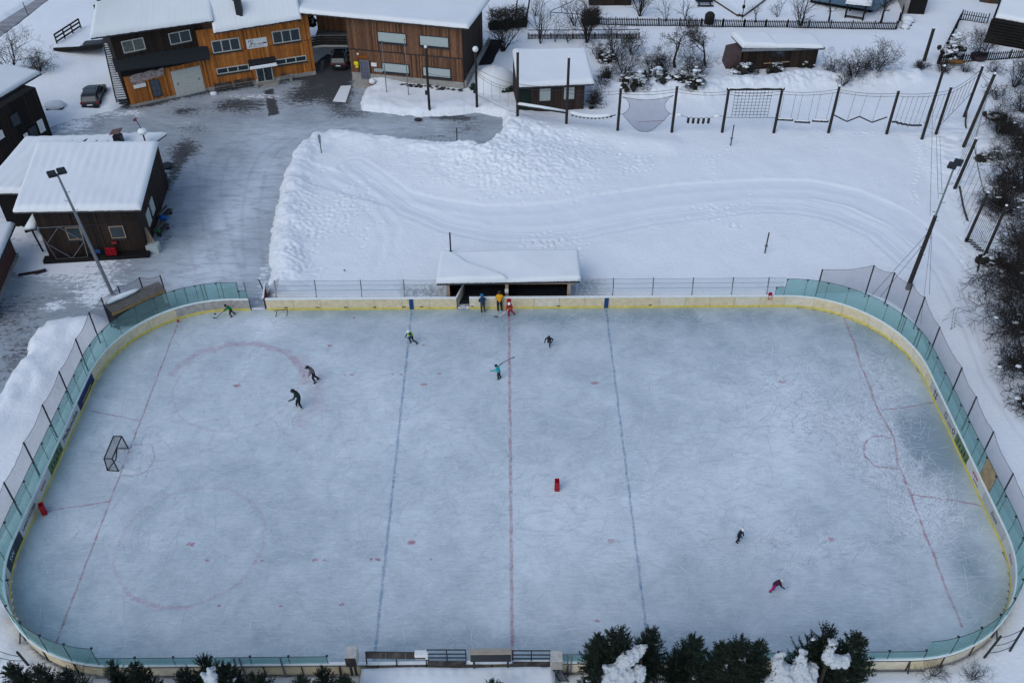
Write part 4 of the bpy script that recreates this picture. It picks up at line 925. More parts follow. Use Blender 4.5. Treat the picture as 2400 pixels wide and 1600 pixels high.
def onh(root, x, y, z=0.0): return LM(root) @ Vector((x, y, z))
bench(onh(h2, 1.55, -0.85), r, 'grey wooden bench left of the pair, in front of the orange clubhouse'); bench(onh(h2, 3.7, -0.75), r, 'grey wooden bench nearest the clubhouse door, right of the pair')
def planter(loc, label, s=1.0):
    t = tag(MB().lathe((0, 0, 0), [(0.14*s, 0), (0.24*s, 0.55*s), (0.27*s, 0.6*s), (0.22*s, 0.6*s), (0.2*s, 0.5*s)], 12).build('planter', M_conc, None, loc=loc), label, 'planter', 'grey planters by the clubhouse door')
    return t
planter(onh(h2, 5.0, -1.1), 'grey planter at the left of the clubhouse door'); planter(onh(h2, 7.25, -0.95), 'grey planter at the right of the clubhouse door'); planter(onh(h2, 8.75, -0.6), 'tall grey planter far right along the clubhouse wall', 1.15)
t = thing('bird_table', 'small round bird table on a thin stand by the clubhouse door', 'bird table', onh(h2, 7.95, -1.0)); MB().tube([(0, 0, 0), (0, 0, 0.95)], 0.035, 6).build('stand', M_gal, t); MB().lathe((0, 0, 0.95), [(0.1, 0), (0.33, 0.1), (0.30, 0.14)], 12).build('bowl', M_gw, t)
for i in range(3): MB().bar((0, 0, 0.05), (0.25*math.cos(i*2.1), 0.25*math.sin(i*2.1), 0), 0.03).build('foot', M_blk, t)
t = tag(MB().tube([(0, 0, 0), (-0.12, 0.25, 0.75)], 0.03, 6).build('snow_shovel', M_white, None, loc=onh(h2, 5.15, -0.75)), 'white shovel leaning by the left door jamb of the clubhouse', 'shovel')
# rock of snow by the bench
t = tag(MB().ball((0, 0, 0.12), 0.32, (8, 6), (1.3, 0.8, 0.8), jit=0.12).build('snow_heap', SNOWR, None, loc=onh(h2, 0.4, -1.0), smooth=True), 'small white snow heap at the left bench leg', 'snow heap')
# ---- brown house
a, r, L = frame((827, 189), (1087, 214))
h3 = thing('brown_hall', 'weathered brown larch hall with four shuttered windows under a broad snow roof', 'building', a, r)
MB().box(0.0, 12.46, 0.05, 9.2, 1.0, 6.9).build('wall', M_br, h3); MB().box(0.0, 12.46, 0.0, 9.2, -0.05, 1.0).build('plinth', M_conc, h3)
V1, V2, V3, V4 = (3.38, 6.40, 4.80, 5.84), (7.95, 10.98, 4.80, 5.84), (3.56, 6.46, 1.44, 2.40), (8.08, 11.04, 1.38, 2.36); D3 = (1.10, 1.98, 0.30, 2.42)
cladding(h3, -0.02, 12.48, 1.02, 3.62, 0.05, M_br, 0.17, 11, holes=[V3, V4, (1.0, 2.1, 0, 2.5)], hi=0.45)
cladding(h3, -0.02, 12.48, 3.72, 7.2, 0.04, M_br, 0.17, 12, holes=[V1, V2], hi=0.5)
cladding(h3, 0.05, 9.2, 1.02, 7.2, 12.46, M_dk, 0.17, 13, axis='y', out=1, hi=0.75)
cladding(h3, 0.05, 9.2, 3.6, 7.2, 0.0, M_br, 0.17, 14, axis='y', out=-1, hi=0.5)
MB().box(-0.03, 12.52, -0.03, 0.02, 3.62, 3.71).build('belt', M_blk, h3)
for v in (V1, V2, V3, V4):
    window(h3, *v, n=1, y=0.03, fr=0.06, fm=M_blk, gm=M_blind)
b = MB(); b.box(1.02, 1.12, -0.06, 0.05, 0.3, 2.5); b.box(1.98, 2.08, -0.06, 0.05, 0.3, 2.5); b.box(1.12, 1.98, -0.06, 0.05, 2.4, 2.5); b.box(1.12, 1.98, -0.05, 0.05, 0.3, 0.42); dr = b.build('door', M_gal, h3)
MB().box(1.12, 1.98, -0.02, 0.0, 0.42, 2.4).build('pane', mat('purple_grey_glass', (0.10, 0.11, 0.15), 0.2), dr)
MB().box(0.55, 2.6, -1.5, -0.01, 0.0, 0.28).build('door_step', M_conc, h3)
MB().box(0.75, 2.05, -0.05, -0.005, 2.72, 3.05).build('lintel_board', M_or, h3)
for q, col, nm, lb in (((0.42, 0.88, 1.95, 2.28), 'yellow_board', 'letter_box', 'upper yellow box left of the brown hall door'), ((0.55, 0.85, 1.62, 1.88), 'yellow_board', 'letter_box', 'lower yellow box left of the brown hall door'), ((2.35, 2.95, 1.95, 2.35), 'w', 'notice_board', 'white notice board right of the brown hall door')):
    m_ = M_white if col == 'w' else mat('bright_yellow', (0.72, 0.62, 0.02), 0.5)
    tag(MB().box(q[0], q[1], -0.14, -0.02, q[2], q[3]).build(nm, m_, None, loc=a, rotz=r), lb, nm.replace('_', ' '))
for i in range(5): tag(MB().box(2.62+0.2*i, 2.76+0.2*i, -0.10, -0.02, 1.35, 1.72).build('mail_box', M_blind, None, loc=a, rotz=r), ['leftmost', 'second', 'middle', 'fourth', 'rightmost'][i]+' of five small grey mail boxes by the brown hall door', 'mail box', 'row of mail boxes')
t = tag(MB().ball((1.0, -0.2, 3.25), 0.13, (8, 6)).build('wall_lamp', M_white, None, loc=a, rotz=r), 'round white wall lamp over the brown hall door', 'lamp')
roof(h3, [G(704, 30, 7.45), G(1097, 67, 7.40), G(1165, -25, 7.5), G(640, -75, 7.9)], 0.33, seed=3, nu=90, nv=40)
# recessed link with balcony between the houses
lk = thing('link_bridge', 'recessed brown link building with balcony between the clubhouse and brown hall', 'building', G(770, 130), r)
p0, p1 = G(742, 95, 3.3), G(818, 108, 3.3); qa, qb = G(735, 40, 5.6), G(806, 44, 5.6)
A_ = G(741, 84, 3.7)+Vector((0, 1.4, 0)); B_ = G(812, 84, 3.7)+Vector((0, 1.2, 0))
b = MB(); b.hexa([A_, B_, B_+Vector((0, 4, 0)), A_+Vector((0, 4, 0)), A_+Vector((0, 0, 3.4)), B_+Vector((0, 0, 3.4)), B_+Vector((0, 4, 3.4)), A_+Vector((0, 4, 3.4))]); b.build('wall', M_br, lk, world=True)
b = MB(); rg = random.Random(4); n = 26
for i in range(n):
    p = A_.lerp(B_, i/n); q = A_.lerp(B_, (i+0.93)/n); t_ = min(1, max(0, rg.gauss(0.5, 0.25))); o_ = Vector((0, -0.03-rg.random()*0.02, 0)); b.hexa([p+o_, q+o_, q, p, p+o_+Vector((0, 0, 3.3)), q+o_+Vector((0, 0, 3.3)), q+Vector((0, 0, 3.3)), p+Vector((0, 0, 3.3))], t_)
b.build('cladding', M_br, lk, world=True)['kind'] = 'stuff'
E0, E1, E2 = G(731, 109, 3.15), G(755, 106, 3.15), G(815, 106, 3.15)
b = MB()
for p, q in ((E0, E1), (E1, E2)): b.hexa([p-Vector((0, 0, 0.2)), q-Vector((0, 0, 0.2)), q+Vector((0, 9, -0.2)), p+Vector((0, 9, -0.2)), p, q, q+Vector((0, 9, 0)), p+Vector((0, 9, 0))])
b.build('balcony_floor', M_conc, lk, world=True)
for p, q in ((E0, E1), (E1, E2)):
    for i in range(4): MB().bar(p+Vector((0, 0, 0.12+0.27*i)), q+Vector((0, 0, 0.12+0.27*i)), 0.04, 0.17).build('balcony_board', M_dk, lk, world=True)
    MB().bar(p+Vector((0, 0, 1.12)), q+Vector((0, 0, 1.12)), 0.09, 0.05).build('handrail', M_gal, lk, world=True)
    for i in range(5): c_ = p.lerp(q, i/4); MB().bar(c_+Vector((0, 0.04, 0)), c_+Vector((0, 0.04, 1.1)), 0.05).build('baluster', M_gal, lk, world=True)
b = MB(); c0, c1 = G(742, 148), G(826, 150); b.hexa([c0+Vector((0, 6, 0)), c1+Vector((0, 6, 0)), c1+Vector((0, 6.3, 0)), c0+Vector((0, 6.3, 0)), c0+Vector((0, 6, 3)), c1+Vector((0, 6, 3)), c1+Vector((0, 6.3, 3)), c0+Vector((0, 6.3, 3))]); b.build('back_wall', M_blk, lk, world=True)
rg = random.Random(8); b = MB(); c_ = G(729, 62, 3.6)
t = thing('snowy_shrub', 'potted evergreen with snow lumps on the balcony beside the clubhouse', 'shrub', c_)
for i in range(14): b.ball((rg.gauss(0, 0.3), rg.gauss(0, 0.2), rg.uniform(0, 1.6)), rg.uniform(0.2, 0.4), (7, 5), jit=0.2, rg=rg)
b.build('foliage', M_needle, t); b = MB()
for i in range(9): b.ball((rg.gauss(0, 0.3), rg.gauss(-0.1, 0.2), 0.4+rg.uniform(0, 1.7)), rg.uniform(0.12, 0.26), (7, 5), (1, 1, 0.6), jit=0.12, rg=rg)
b.build('snow_cap', SNOWR, t, smooth=True)
# retaining wall right of the hall
rw = thing('retaining_wall', 'low pale concrete wall running back along the brown hall side', 'wall', G(1090, 205)); b = MB(); b.bar(G(1091, 202, 0.5), G(1147, 100, 0.5), 0.22, 1.2); b.build('wall', M_conc, rw, world=True)
b = MB(); p, q = G(1122, 160), G(1150, 102); b.hexa([p, q, q+Vector((1.5, .2, 0)), p+Vector((1.5, .2, 0)), p+Vector((0, 0, .5)), q+Vector((0, 0, .5)), q+Vector((1.5, .2, .3)), p+Vector((1.5, .2, .3))]); tag(b.build('timber_stack', M_dk, None), 'dark timber stack behind the low concrete wall', 'timber stack')
# snow covered low stone wall foot of the hall: strip of earth and stones
rg = random.Random(6); rk = thing('rockery', 'strip of dark stones and dry plants at the foot of the brown hall', 'rockery', onh(h3, 7, -0.7))
for i in range(46):
    x = rg.uniform(2.6, 12.3); y = -0.25-rg.random()*0.55; s_ = rg.uniform(0.10, 0.24)
    MB().ball((0, 0, 0), s_, (6, 4), (1.3, 1, 0.6), jit=0.25, rg=rg).build('stone', M_gw if i % 3 else M_bark, rk, loc=LM(rk).inverted() @ onh(h3, x, y, 0.30+rg.random()*0.12))
# ---- small white-roofed hut by the ropes course
def hut(label, A, B, dep, hf, hb, rc, th, seed, m, wins=(), name='hut', cat='hut', ripple=0, hi=0.4, sag_=None, side_r=True, zb=0.0, gutm=None):
    a, r, L = frame(A, B); h = thing(name, label, cat, a, r)
    b = MB(); b.hexa([(0, 0.03, zb), (L, 0.03, zb), (L, dep, zb), (0, dep, zb), (0, 0.03, hf), (L, 0.03, hf), (L, dep, hb), (0, dep, hb)]); b.build('wall', m, h)
    cladding(h, 0, L, zb+0.05, hf-0.02, 0.03, m, 0.17, seed, holes=[w_[:4] for w_ in wins], hi=hi)
    if side_r: cladding(h, 0.05, dep, zb+0.05, min(hf, hb)-0.02, L, m, 0.17, seed+1, axis='y', out=1, hi=hi)
    cladding(h, 0.05, dep, zb+0.05, min(hf, hb)-0.02, 0, m, 0.17, seed+2, axis='y', out=-1, hi=hi)
    for w_ in wins: window(h, *w_[:4], n=w_[4] if len(w_) > 4 else 1, y=0.02, fm=w_[5] if len(w_) > 5 else M_frame, gm=w_[6] if len(w_) > 6 else M_glass, fr=0.07)
    roof(h, rc, th, ripple=ripple, seed=seed, sag_=sag_)
    return h, L
h4, L4 = hut('small brown hut with square snow roof and two pale blinds behind the tall posts', (1215, 271), (1367, 263), 5.2, 3.3, 4.2,
    [G(1214, 204, 3.45), G(1391, 196, 3.45), G(1371, 118, 4.35), G(1202, 121, 4.35)], 0.40, 31, M_mid, [(2.25, 3.2, 1.62, 2.8, 1, M_frame, M_blind), (4.75, 5.65, 1.66, 2.82, 1, M_frame, M_blind)], hi=0.5)
MB().box(0.1, 1.3, -0.03, 0.0, 0.2, 3.1).build('door', M_needle, h4)
# ---- long dark shed upper right
h5, L5 = hut('long dark plank shed with deep rounded snow roof beside the picket fence', (1737, 170), (1908, 166), 2.5, 2.85, 2.7,
    [G(1741, 112, 2.95), G(1929, 113, 2.95), G(1903, 85, 3.1), G(1714, 84, 3.3)], 0.42, 41, M_dk, [(3.0, 4.3, 2.0, 2.5, 1, M_gw, M_glass)], name='shed', cat='shed', hi=0.6, sag_=lambda u, v: 1.15 if u < 0.42 else 0.85)
b = MB(); b.bar((-0.5, -0.55, 2.85), (8.6, -0.55, 2.85), 0.12, 0.26); b.build('fascia', M_gal, h5); MB().bar((2.3, -0.12, 1.05), (5.1, -0.12, 1.2), 0.12, 0.08).build('shelf_board', M_pale, h5)
b = MB(); b.hexa([(-1.7, 0.4, 0.2), (-0.15, 0.2, 0.3), (-0.15, 2.2, 0.4), (-1.7, 2.4, 0.3), (-1.5, 0.45, 2.0), (-0.2, 0.25, 2.4), (-0.2, 2.2, 2.5), (-1.5, 2.4, 2.1)]); b.build('lean_to', mat('rusty_sheet', (0.07, 0.045, 0.045), 0.7, 0.3), h5)
# ---- dark house with steep edge upper left
a = G(123, 318); rf = [G(0, 227, 5.6), G(94, 172, 5.6), G(15, 155, 6.7), G(-80, 212, 6.7)]
d_ = (rf[1]-rf[0]); ang = math.atan2(d_.y, d_.x)
h6 = thing('dark_house', 'black timber house with white notices and snow roof at the left edge of the plaza', 'building', a, ang)
MB().box(-14, 0, 0.02, 7.5, 0, 5.25).build('wall', M_dk, h6); cladding(h6, -14, 0, 0.1, 5.2, 0.02, M_dk, 0.18, 51, hi=0.15); cladding(h6, 0, 7, 0.1, 5.2, 0.0, M_dk, 0.18, 52, axis='y', out=1, hi=0.15)
window(h6, -3.9, -2.9, 2.9, 4.1, y=0.0, gm=M_glass, n=1, fm=M_dk, sill=False); window(h6, -2.5, -1.5, 0.9, 2.0, y=0.0, gm=M_glass, n=1, fm=M_dk, sill=False)
roof(h6, [rf[0]+(rf[0]-rf[1])*0.9, rf[1], rf[2], rf[2]+(rf[0]-rf[1])*1.9], 0.33, seed=5)
for q, lb in (((-6.3, -5.2, 2.6, 3.4), 'upper white notice on the black house'), ((-1.25, -0.55, 0.9, 2.2), 'white poster beside the window of the black house'), ((-3.2, -2.7, 1.3, 1.8), 'small white notice left of the lower window'), ((-3.2, -2.7, 0.5, 0.9), 'small beige notice under the white one')):
    tag(MB().box(q[0], q[1], -0.06, -0.03, q[2], q[3]).build('notice', M_white, None, loc=a, rotz=ang), lb+' at the left edge', 'notice')
t = thing('wood_pile', 'snow capped dark wood pile beside the black house', 'wood pile', G(132, 262))
for i in range(5): MB().tube([(-0.8, -0.4+0.22*i, 0.15), (0.9, -0.35+0.22*i, 0.2)], 0.12, 6).build('log', M_bark, t)
for i in range(4): MB().tube([(-0.8, -0.3+0.22*i, 0.36), (0.9, -0.25+0.22*i, 0.4)], 0.12, 6).build('log', M_bark, t)
MB().ball((-0.1, 0.3, 0.6), 0.95, (12, 8), (1.15, 0.9, 0.45), jit=0.06).build('snow_cap', SNOWR, t, smooth=True)
# ---- big hut with the two roofs, left
h7, L7 = hut('dark brown two-storey hut with ribbed snow roof, red crates and benches at its feet', (118, 606), (348, 592), 10.6, 4.95, 5.6,
    [G(33, 496, 5.25), G(329, 491, 5.25), G(370, 336, 6.3), G(90, 336, 6.3)], 0.34, 61, M_dk, [(2.15, 3.2, 1.85, 2.95, 1, M_pale, M_glass), (5.6, 6.65, 1.75, 2.82, 1, M_pale, M_glass)], ripple=0.72, hi=0.55)
MB().box(-0.03, 8.1, -0.03, 0.0, 3.1, 3.16).build('belt', M_blk, h7)
for q in ((1.9, 2.0), (3.6, 2.2)):
    w_ = MB().box(L7+0.04, L7+0.12, q[0], q[0]+1.1, 1.3, 2.6).build('window', M_frame, h7); MB().box(L7+0.121, L7+0.13, q[0]+0.1, q[0]+1.0, 1.4, 2.5).build('pane', M_blind, w_)
MB().box(-0.35, L7+0.2, -0.75, 0.0, -0.05, 0.32).build('terrace', M_dk, h7)
h7b = thing('hut_annex', 'lower rear hut with wide snow roof joined behind the two-storey dark hut', 'building', G(20, 440))
RB = [G(-45, 452, 4.5), G(190, 452, 4.5), G(390, 314, 5.35), G(62, 326, 5.35)]; cc_ = sum(RB, Vector())/4; e_ = [cc_+(v-cc_)*0.86 for v in RB]; e_[1] = e_[0].lerp(e_[1], 0.42); e_[2] = e_[3].lerp(e_[2], 0.93)
b = MB(); b.hexa([Vector((v.x, v.y, 0)) for v in e_]+[Vector((v.x, v.y, v.z-0.35)) for v in e_]); b.build('wall', M_dk, h7b, world=True)
roof(h7b, [G(-45, 452, 4.5), G(190, 452, 4.5), G(390, 314, 5.35), G(62, 326, 5.35)], 0.32, ripple=0.8, seed=7, nu=80)
t = thing('chimney', 'brick chimney with tilted copper hood on the ridge of the left hut roof', 'chimney', G(280, 334, 5.6)); MB().box(-0.35, 0.35, -0.3, 0.3, -0.3, 0.75).build('stack', M_blk, t)
b = MB(); b.hexa([(-0.55, -0.45, 0.95), (0.45, -0.45, 1.15), (0.45, 0.5, 1.15), (-0.55, 0.5, 0.95), (-0.5, -0.4, 1.0), (0.4, -0.4, 1.2), (0.4, 0.45, 1.2), (-0.5, 0.45, 1.0)]); b.build('hood', mat('copper_brown', (0.10, 0.055, 0.05), 0.6), t)
for x in (-0.3, 0.3): MB().bar((x, 0, 0.7), (x, 0, 1.02+0.2*(x > 0)), 0.05).build('strut', M_blk, t)
t = thing('roof_ornament', 'snow capped metal mushroom ornament with red flower on the left hut ridge', 'roof ornament', G(340, 331, 5.7)); MB().tube([(0, 0, 0), (0, 0, 0.8)], 0.07, 6).build('stem', M_blk, t)
MB().ball((0, 0, 0.95), 0.42, (10, 7), (1, 1, 0.7)).build('snow_cap', SNOWR, t, smooth=True); MB().tube([(0, 0, 1.1), (-0.1, 0, 1.5), (-0.32, 0.1, 2.0)], 0.035, 5).build('rod', M_blk, t)
b = MB(); b.ball((-0.42, 0, 2.05), 0.13, (6, 4)); b.ball((-0.28, 0, 2.15), 0.12, (6, 4)); b.build('flower', mat('plum_paint', (0.12, 0.03, 0.05), 0.6), t)
# side porch roof with post, scaffold frame, crates, benches
t = thing('side_porch', 'small snow covered lean-to on a dark post left of the dark hut', 'porch', G(90, 590))
q0, q1, q2, q3 = G(58, 543, 2.6), G(84, 540, 2.6), G(97, 505, 3.2), G(84, 498, 3.2)
b = MB(); b.hexa([q0, q1, q2, q3, q0+Vector((0, 0, .12)), q1+Vector((0, 0, .12)), q2+Vector((0, 0, .12)), q3+Vector((0, 0, .12))]); b.build('roof', M_tile, t, world=True)
b = MB(); b.hexa([q0+Vector((0, 0, .13)), q1+Vector((0, 0, .13)), q2+Vector((0, 0, .13)), q3+Vector((0, 0, .13)), q0+Vector((0.1, 0.1, .42)), q1+Vector((-.1, 0.1, .42)), q2+Vector((-.1, -.1, .42)), q3+Vector((.1, -.1, .42))]); b.build('snow_cover', SNOWR, t, world=True, smooth=True)
MB().bar(G(101, 589), G(76, 542, 2.6), 0.12).build('post', M_dk, t, world=True)
t = thing('frame_rack', 'tall light metal frame with cross braces leaning on the dark hut front', 'metal frame', G(160, 600))
P4 = [G(140, 600, 0.3), G(205, 598, 0.3), G(198, 524, 3.2), G(112, 526, 3.2)]; P4 = [onh(h7, x, y, z) for x, y, z in ((0.75, -0.55, 0.3), (3.3, -0.55, 0.3), (3.45, -0.25, 3.3), (0.0, -0.25, 3.3))]
for i in range(4): MB().bar(P4[i], P4[(i+1) % 4], 0.05).build('rail', M_gal, t, world=True)
m_ = [(P4[i]+P4[(i+1) % 4])/2 for i in range(4)]
for i in range(4): MB().bar(m_[i], m_[(i+1) % 4], 0.045).build('brace', M_gal, t, world=True)
def crate(loc, rz, label, m=M_red, stand=False, group='red plastic drink crates', root_rot=None, cat='crate'):
    t = thing('drinks_crate', label, cat, loc, rz, group)
    if root_rot: t.rotation_euler = root_rot
    b = MB(); w_, d_, h_ = 0.40, 0.30, 0.27
    for x in (-w_/2, w_/2-0.02): b.box(x, x+0.02, -d_/2, d_/2, 0, h_)
    for y in (-d_/2, d_/2-0.02):
        b.box(-w_/2, w_/2, y, y+0.02, 0, 0.16); b.box(-w_/2, w_/2, y, y+0.02, 0.23, h_); b.box(-w_/2, -0.08, y, y+0.02, 0.16, 0.23); b.box(0.08, w_/2, y, y+0.02, 0.16, 0.23)
    b.box(-w_/2, w_/2, -d_/2, d_/2, 0, 0.015); b.build('shell', m, t)
    b = MB()
    for i in range(1, 4): b.box(-w_/2+i*w_/4-0.005, -w_/2+i*w_/4+0.005, -d_/2+0.02, d_/2-0.02, 0.015, 0.22)
    for i in range(1, 3): b.box(-w_/2+0.02, w_/2-0.02, -d_/2+i*d_/3-0.005, -d_/2+i*d_/3+0.005, 0.015, 0.22)
    b.build('divider', m, t); return t
cb = onh(h7, 5.15, -0.5, 0.32)
for i, (dx, dz, lb) in enumerate([(0, 0, 'bottom left'), (0.42, 0, 'bottom right'), (0, 0.30, 'top left'), (0.42, 0.30, 'top right')]):
    crate(cb+Vector((dx, 0.03*dx, dz+0.35)), 0.05, lb+' red crate of the stack before the dark hut', root_rot=(PI/2, 0, 0.05))
crate(cb+Vector((0.5, 0.42, 0.95)), 0.05, 'faded red crate standing behind the stack at the dark hut', mat('faded_red', (0.20, 0.03, 0.03), 0.6))
tag(MB().box(0, 0.42, -0.03, 0.0, 0, 0.35).build('panel', M_blue, None, loc=onh(h7, 3.95, -0.3, 0.5), rotz=0.05), 'small bright blue panel leaning left of the red crates', 'panel')
# clutter along the right side of the hut
for i, (px, py, lb) in enumerate([(381, 545, 'nearer grey wooden bench along the right side of the dark hut'), (388, 510, 'farther grey wooden bench beside the dark hut, with blue jacket')]):
    t = thing('bench', lb, 'bench', G(px, py)+Vector((0.1, 0, 0)), 1.25, 'benches beside the dark hut')
    for k_ in range(3): MB().box(-0.8, 0.8, -0.25+0.17*k_, -0.11+0.17*k_, 0.42, 0.46).build('seat_slat', M_gw, t)
    for x in (-0.6, 0.6): MB().box(x-0.04, x+0.04, -0.2, 0.2, 0, 0.42).build('leg', M_gw, t)
    MB().box(-0.8, 0.8, 0.30, 0.34, 0.55, 0.8).build('backrest', M_gw, t)
rg = random.Random(2)
b = MB(); b.ball((0, 0, 0), 0.34, (9, 7), (1.2, 0.9, 0.7), jit=0.2, rg=rg); b.ball((0.3, -0.1, -0.02), 0.24, (8, 6), (1, 1, 0.7), jit=0.2, rg=rg)
tag(b.build('jacket', mat('bright_blue_cloth', (0.01, 0.09, 0.30), 0.7), None, loc=G(382, 511, 0.5)+Vector((0, 0, 0.05))), 'crumpled bright blue jacket on the farther side bench', 'jacket')
tag(MB().ball((0, 0, 0), 0.22, (8, 6), (1, 0.8, 0.6), jit=0.15, rg=rg).build('bag', mat('bright_green_cloth', (0.01, 0.14, 0.02), 0.7), None, loc=G(371, 541, 0.52)), 'small bright green bag on the nearer side bench', 'bag')
t = thing('ski_rack', 'bundle of poles and shovels in a pale box at the corner of the dark hut', 'tools', G(362, 588))
b = MB(); b.box(-0.5, 0.5, -0.35, 0.35, 0.0, 0.75); b.build('box', M_blind, t)
for i in range(6): MB().tube([(-0.3+0.12*i, 0, 0.5), (-0.6+0.05*i, 0.5, 1.9+0.1*(i % 3))], 0.03, 5).build('pole', M_pale, t)
tag(MB().lathe((0, 0, 0), [(0.45, 0), (0.55, 0.25), (0.5, 0.3)], 12).build('mat', M_blk, None, loc=G(392, 392)), 'round dark tub behind the dark hut at the lane', 'tub')
t = thing('handcart', 'small wooden handcart tipped beside the dark hut wall', 'cart', G(380, 425)); MB().box(-0.5, 0.5, -0.35, 0.35, 0.35, 0.42).build('bed', M_gw, t)
for s_ in (-1, 1): MB().box(-0.5, 0.5, 0.33*s_-0.02, 0.33*s_+0.02, 0.42, 0.7).build('side', M_gw, t); MB().tube([(0.2, 0.4*s_, 0.25), (0.2, 0.46*s_, 0.25)], 0.25, 12).build('wheel', M_blk, t)
MB().tube([(-0.5, 0, 0.45), (-1.1, 0, 0.7)], 0.03, 5).build('handle', M_gw, t)
# shelf stack under the annex roof
t = thing('firewood_rack', 'stepped dark firewood rack under the annex eave', 'firewood rack', G(45, 520))
for i in range(7): MB().bar(G(22+6*i, 478+14*i-20, 0.9), G(52+6*i, 470+14*i-20, 0.9), 0.35, 0.16).build('board', M_dk, t, world=True)
# ---- brown hut cut by the left edge
b = MB(); a_ = G(41, 601); ang8 = math.atan2((G(41, 601)-G(0, 700)).y, (G(41, 601)-G(0, 700)).x)
h8 = thing('brown_hut', 'red-brown hut with snow roof cut by the left edge', 'hut', a_, ang8-PI/2+PI/2)
MB().box(-9, 0, -0.0, 5, 0.35, 2.75).build('wall', mat('redbrown_boards', (0.10, 0.045, 0.035), 0.8, 0.3), h8); MB().box(-9, 0.06, -0.10, 5, -0.05, 0.35).build('plinth', M_conc, h8)
q = LM(h8); C8 = [q @ Vector(v) for v in ((-9.5, -0.55, 2.9), (0.5, -0.55, 2.9), (0.5, 3.5, 3.6), (-9.5, 3.5, 3.6))]; roof(h8, C8, 0.32, seed=8)
# ---- player shelter behind the far boards
a, r, L = frame((1051, 715), (1337, 712)); a = Vector((-4.9, 16.05, 0)); 
h9 = thing('player_shelter', 'open fronted timber shelter with half slid snow roof behind the far boards', 'shelter', a, 0)
MB().box(0, 9.75, 2.6, 2.75, 0, 2.6).build('back_wall', M_blk, h9); MB().box(0.0, 0.1, 0, 2.6, 0, 2.3).build('side_wall', M_dk, h9); MB().box(9.65, 9.75, 0, 2.6, 0, 2.3).build('side_wall', M_dk, h9); MB().box(4.7, 4.8, 0.1, 2.6, 0, 2.2).build('divider_wall', M_dk, h9)
MB().box(0, 9.75, 0, 2.6, 0.0, 0.12).build('floor', M_blk, h9); MB().box(0.3, 9.4, 1.9, 2.4, 0.12, 0.58).build('bench', M_dk, h9)
for x in (0.0, 4.62, 9.5): MB().box(x, x+0.25, -0.05, 0.15, 0, 2.08).build('post', M_pale, h9)
MB().box(-0.35, 10.1, -0.08, 0.18, 2.085, 2.27).build('beam', M_pale, h9)
tag(MB().box(4.58, 4.86, -0.10, -0.06, 1.25, 1.6).build('notice', M_white, None, loc=a), 'white notice with blue print on the middle shelter post', 'notice')
def slid(u, v):
    # a thick wedge still lies on the left, its edge falling from the back left to the front middle; the rest has slid thin
    ub = (1.02-v)/2.15+0.02*math.sin(v*9); t_ = (u-ub)/0.03
    lo_ = 0.50+0.50*min(1, max(0, (u-ub)/0.42))
    if t_ < 0: return 1.25
    q = max(0.0, 1-t_); return lo_+(1.25-lo_)*q*q*(3-2*q)
roof(h9, [G(1024, 663, 2.36), G(1360, 657, 2.36), G(1354, 590, 2.62), G(1034, 594, 2.62)], 0.36, seed=9, nu=140, nv=60, sag_=slid)
t = thing('net_pole', 'dark post standing behind the player shelter roof', 'post', G(1057, 600)); MB().tube([(0, 0, 0), (-0.0, 0, 2.4)], 0.07, 6).build('pole', M_blk, t); MB().box(-0.14, 0.14, -0.1, 0.1, 0.35, 0.5).build('collar', M_gal, t)
# ---- bench shelter with corrugated roof, far left of the rink
q = [G(262, 735, 2.1), G(388, 678, 2.1), G(371, 659, 2.55), G(240, 712, 2.55)]
h10 = thing('bench_shelter', 'narrow bench shelter with corrugated grey roof beside the left corner glass', 'shelter', G(300, 735))
rg = random.Random(3); b = MB(); n = 52; vs = []; fs = []
for i in range(n+1):
    u = i/n; z_ = 0.035*math.cos(u*PI*2*26)
    for v in (0, 0.5, 1): p = (q[0].lerp(q[1], u)).lerp(q[3].lerp(q[2], u), v); vs.append(p+Vector((0, 0, z_)))
for i in range(n): fs += [(3*i, 3*i+3, 3*i+4, 3*i+1), (3*i+1, 3*i+4, 3*i+5, 3*i+2)]
b.add(vs, fs); rf10 = b.build('roof', mat('corrugated_sheet', (0.10, 0.10, 0.095), 0.6, 0.3), h10, world=True)
vs = []; w10 = [q[3], q[3].lerp(q[2], 0.66)]
b = MB(); b.tube([w10[0].lerp(w10[1], i/8)+Vector((0.05, -0.16, 0.12)) for i in range(9)], [0.05, .20, .22, .2, .23, .2, .18, .15, .04], 8); b.build('snow_strip', SNOWR, rf10, world=True, smooth=True)
b = MB(); b.bar(q[0]-Vector((0, 0, .12)), q[1]-Vector((0, 0, .12)), 0.12, 0.16); b.build('beam', mat('ochre_timber', (0.28, 0.18, 0.07), 0.8, 0.3), h10, world=True)
for u in (0.02, 0.35, 0.68, 0.98):
    p = q[0].lerp(q[1], u); MB().bar(Vector((p.x, p.y, 0)), p-Vector((0, 0, .2)), 0.10).build('post', M_blk, h10, world=True)
p, s_ = q[0].lerp(q[3], 0.5), q[1].lerp(q[2], 0.5); MB().bar(Vector((p.x, p.y, 0.45)), Vector((s_.x, s_.y, 0.45)), 0.4, 0.06).build('seat', M_gw, h10, world=True)
p, s_ = q[3], q[2]; b = MB(); b.hexa([Vector((p.x, p.y, 0)), Vector((s_.x, s_.y, 0)), Vector((s_.x, s_.y+.05, 0)), Vector((p.x, p.y+.05, 0)), Vector((p.x, p.y, 2.4)), Vector((s_.x, s_.y, 2.4)), Vector((s_.x, s_.y+.05, 2.4)), Vector((p.x, p.y+.05, 2.4))]); b.build('back_wall', M_dk, h10, world=True)
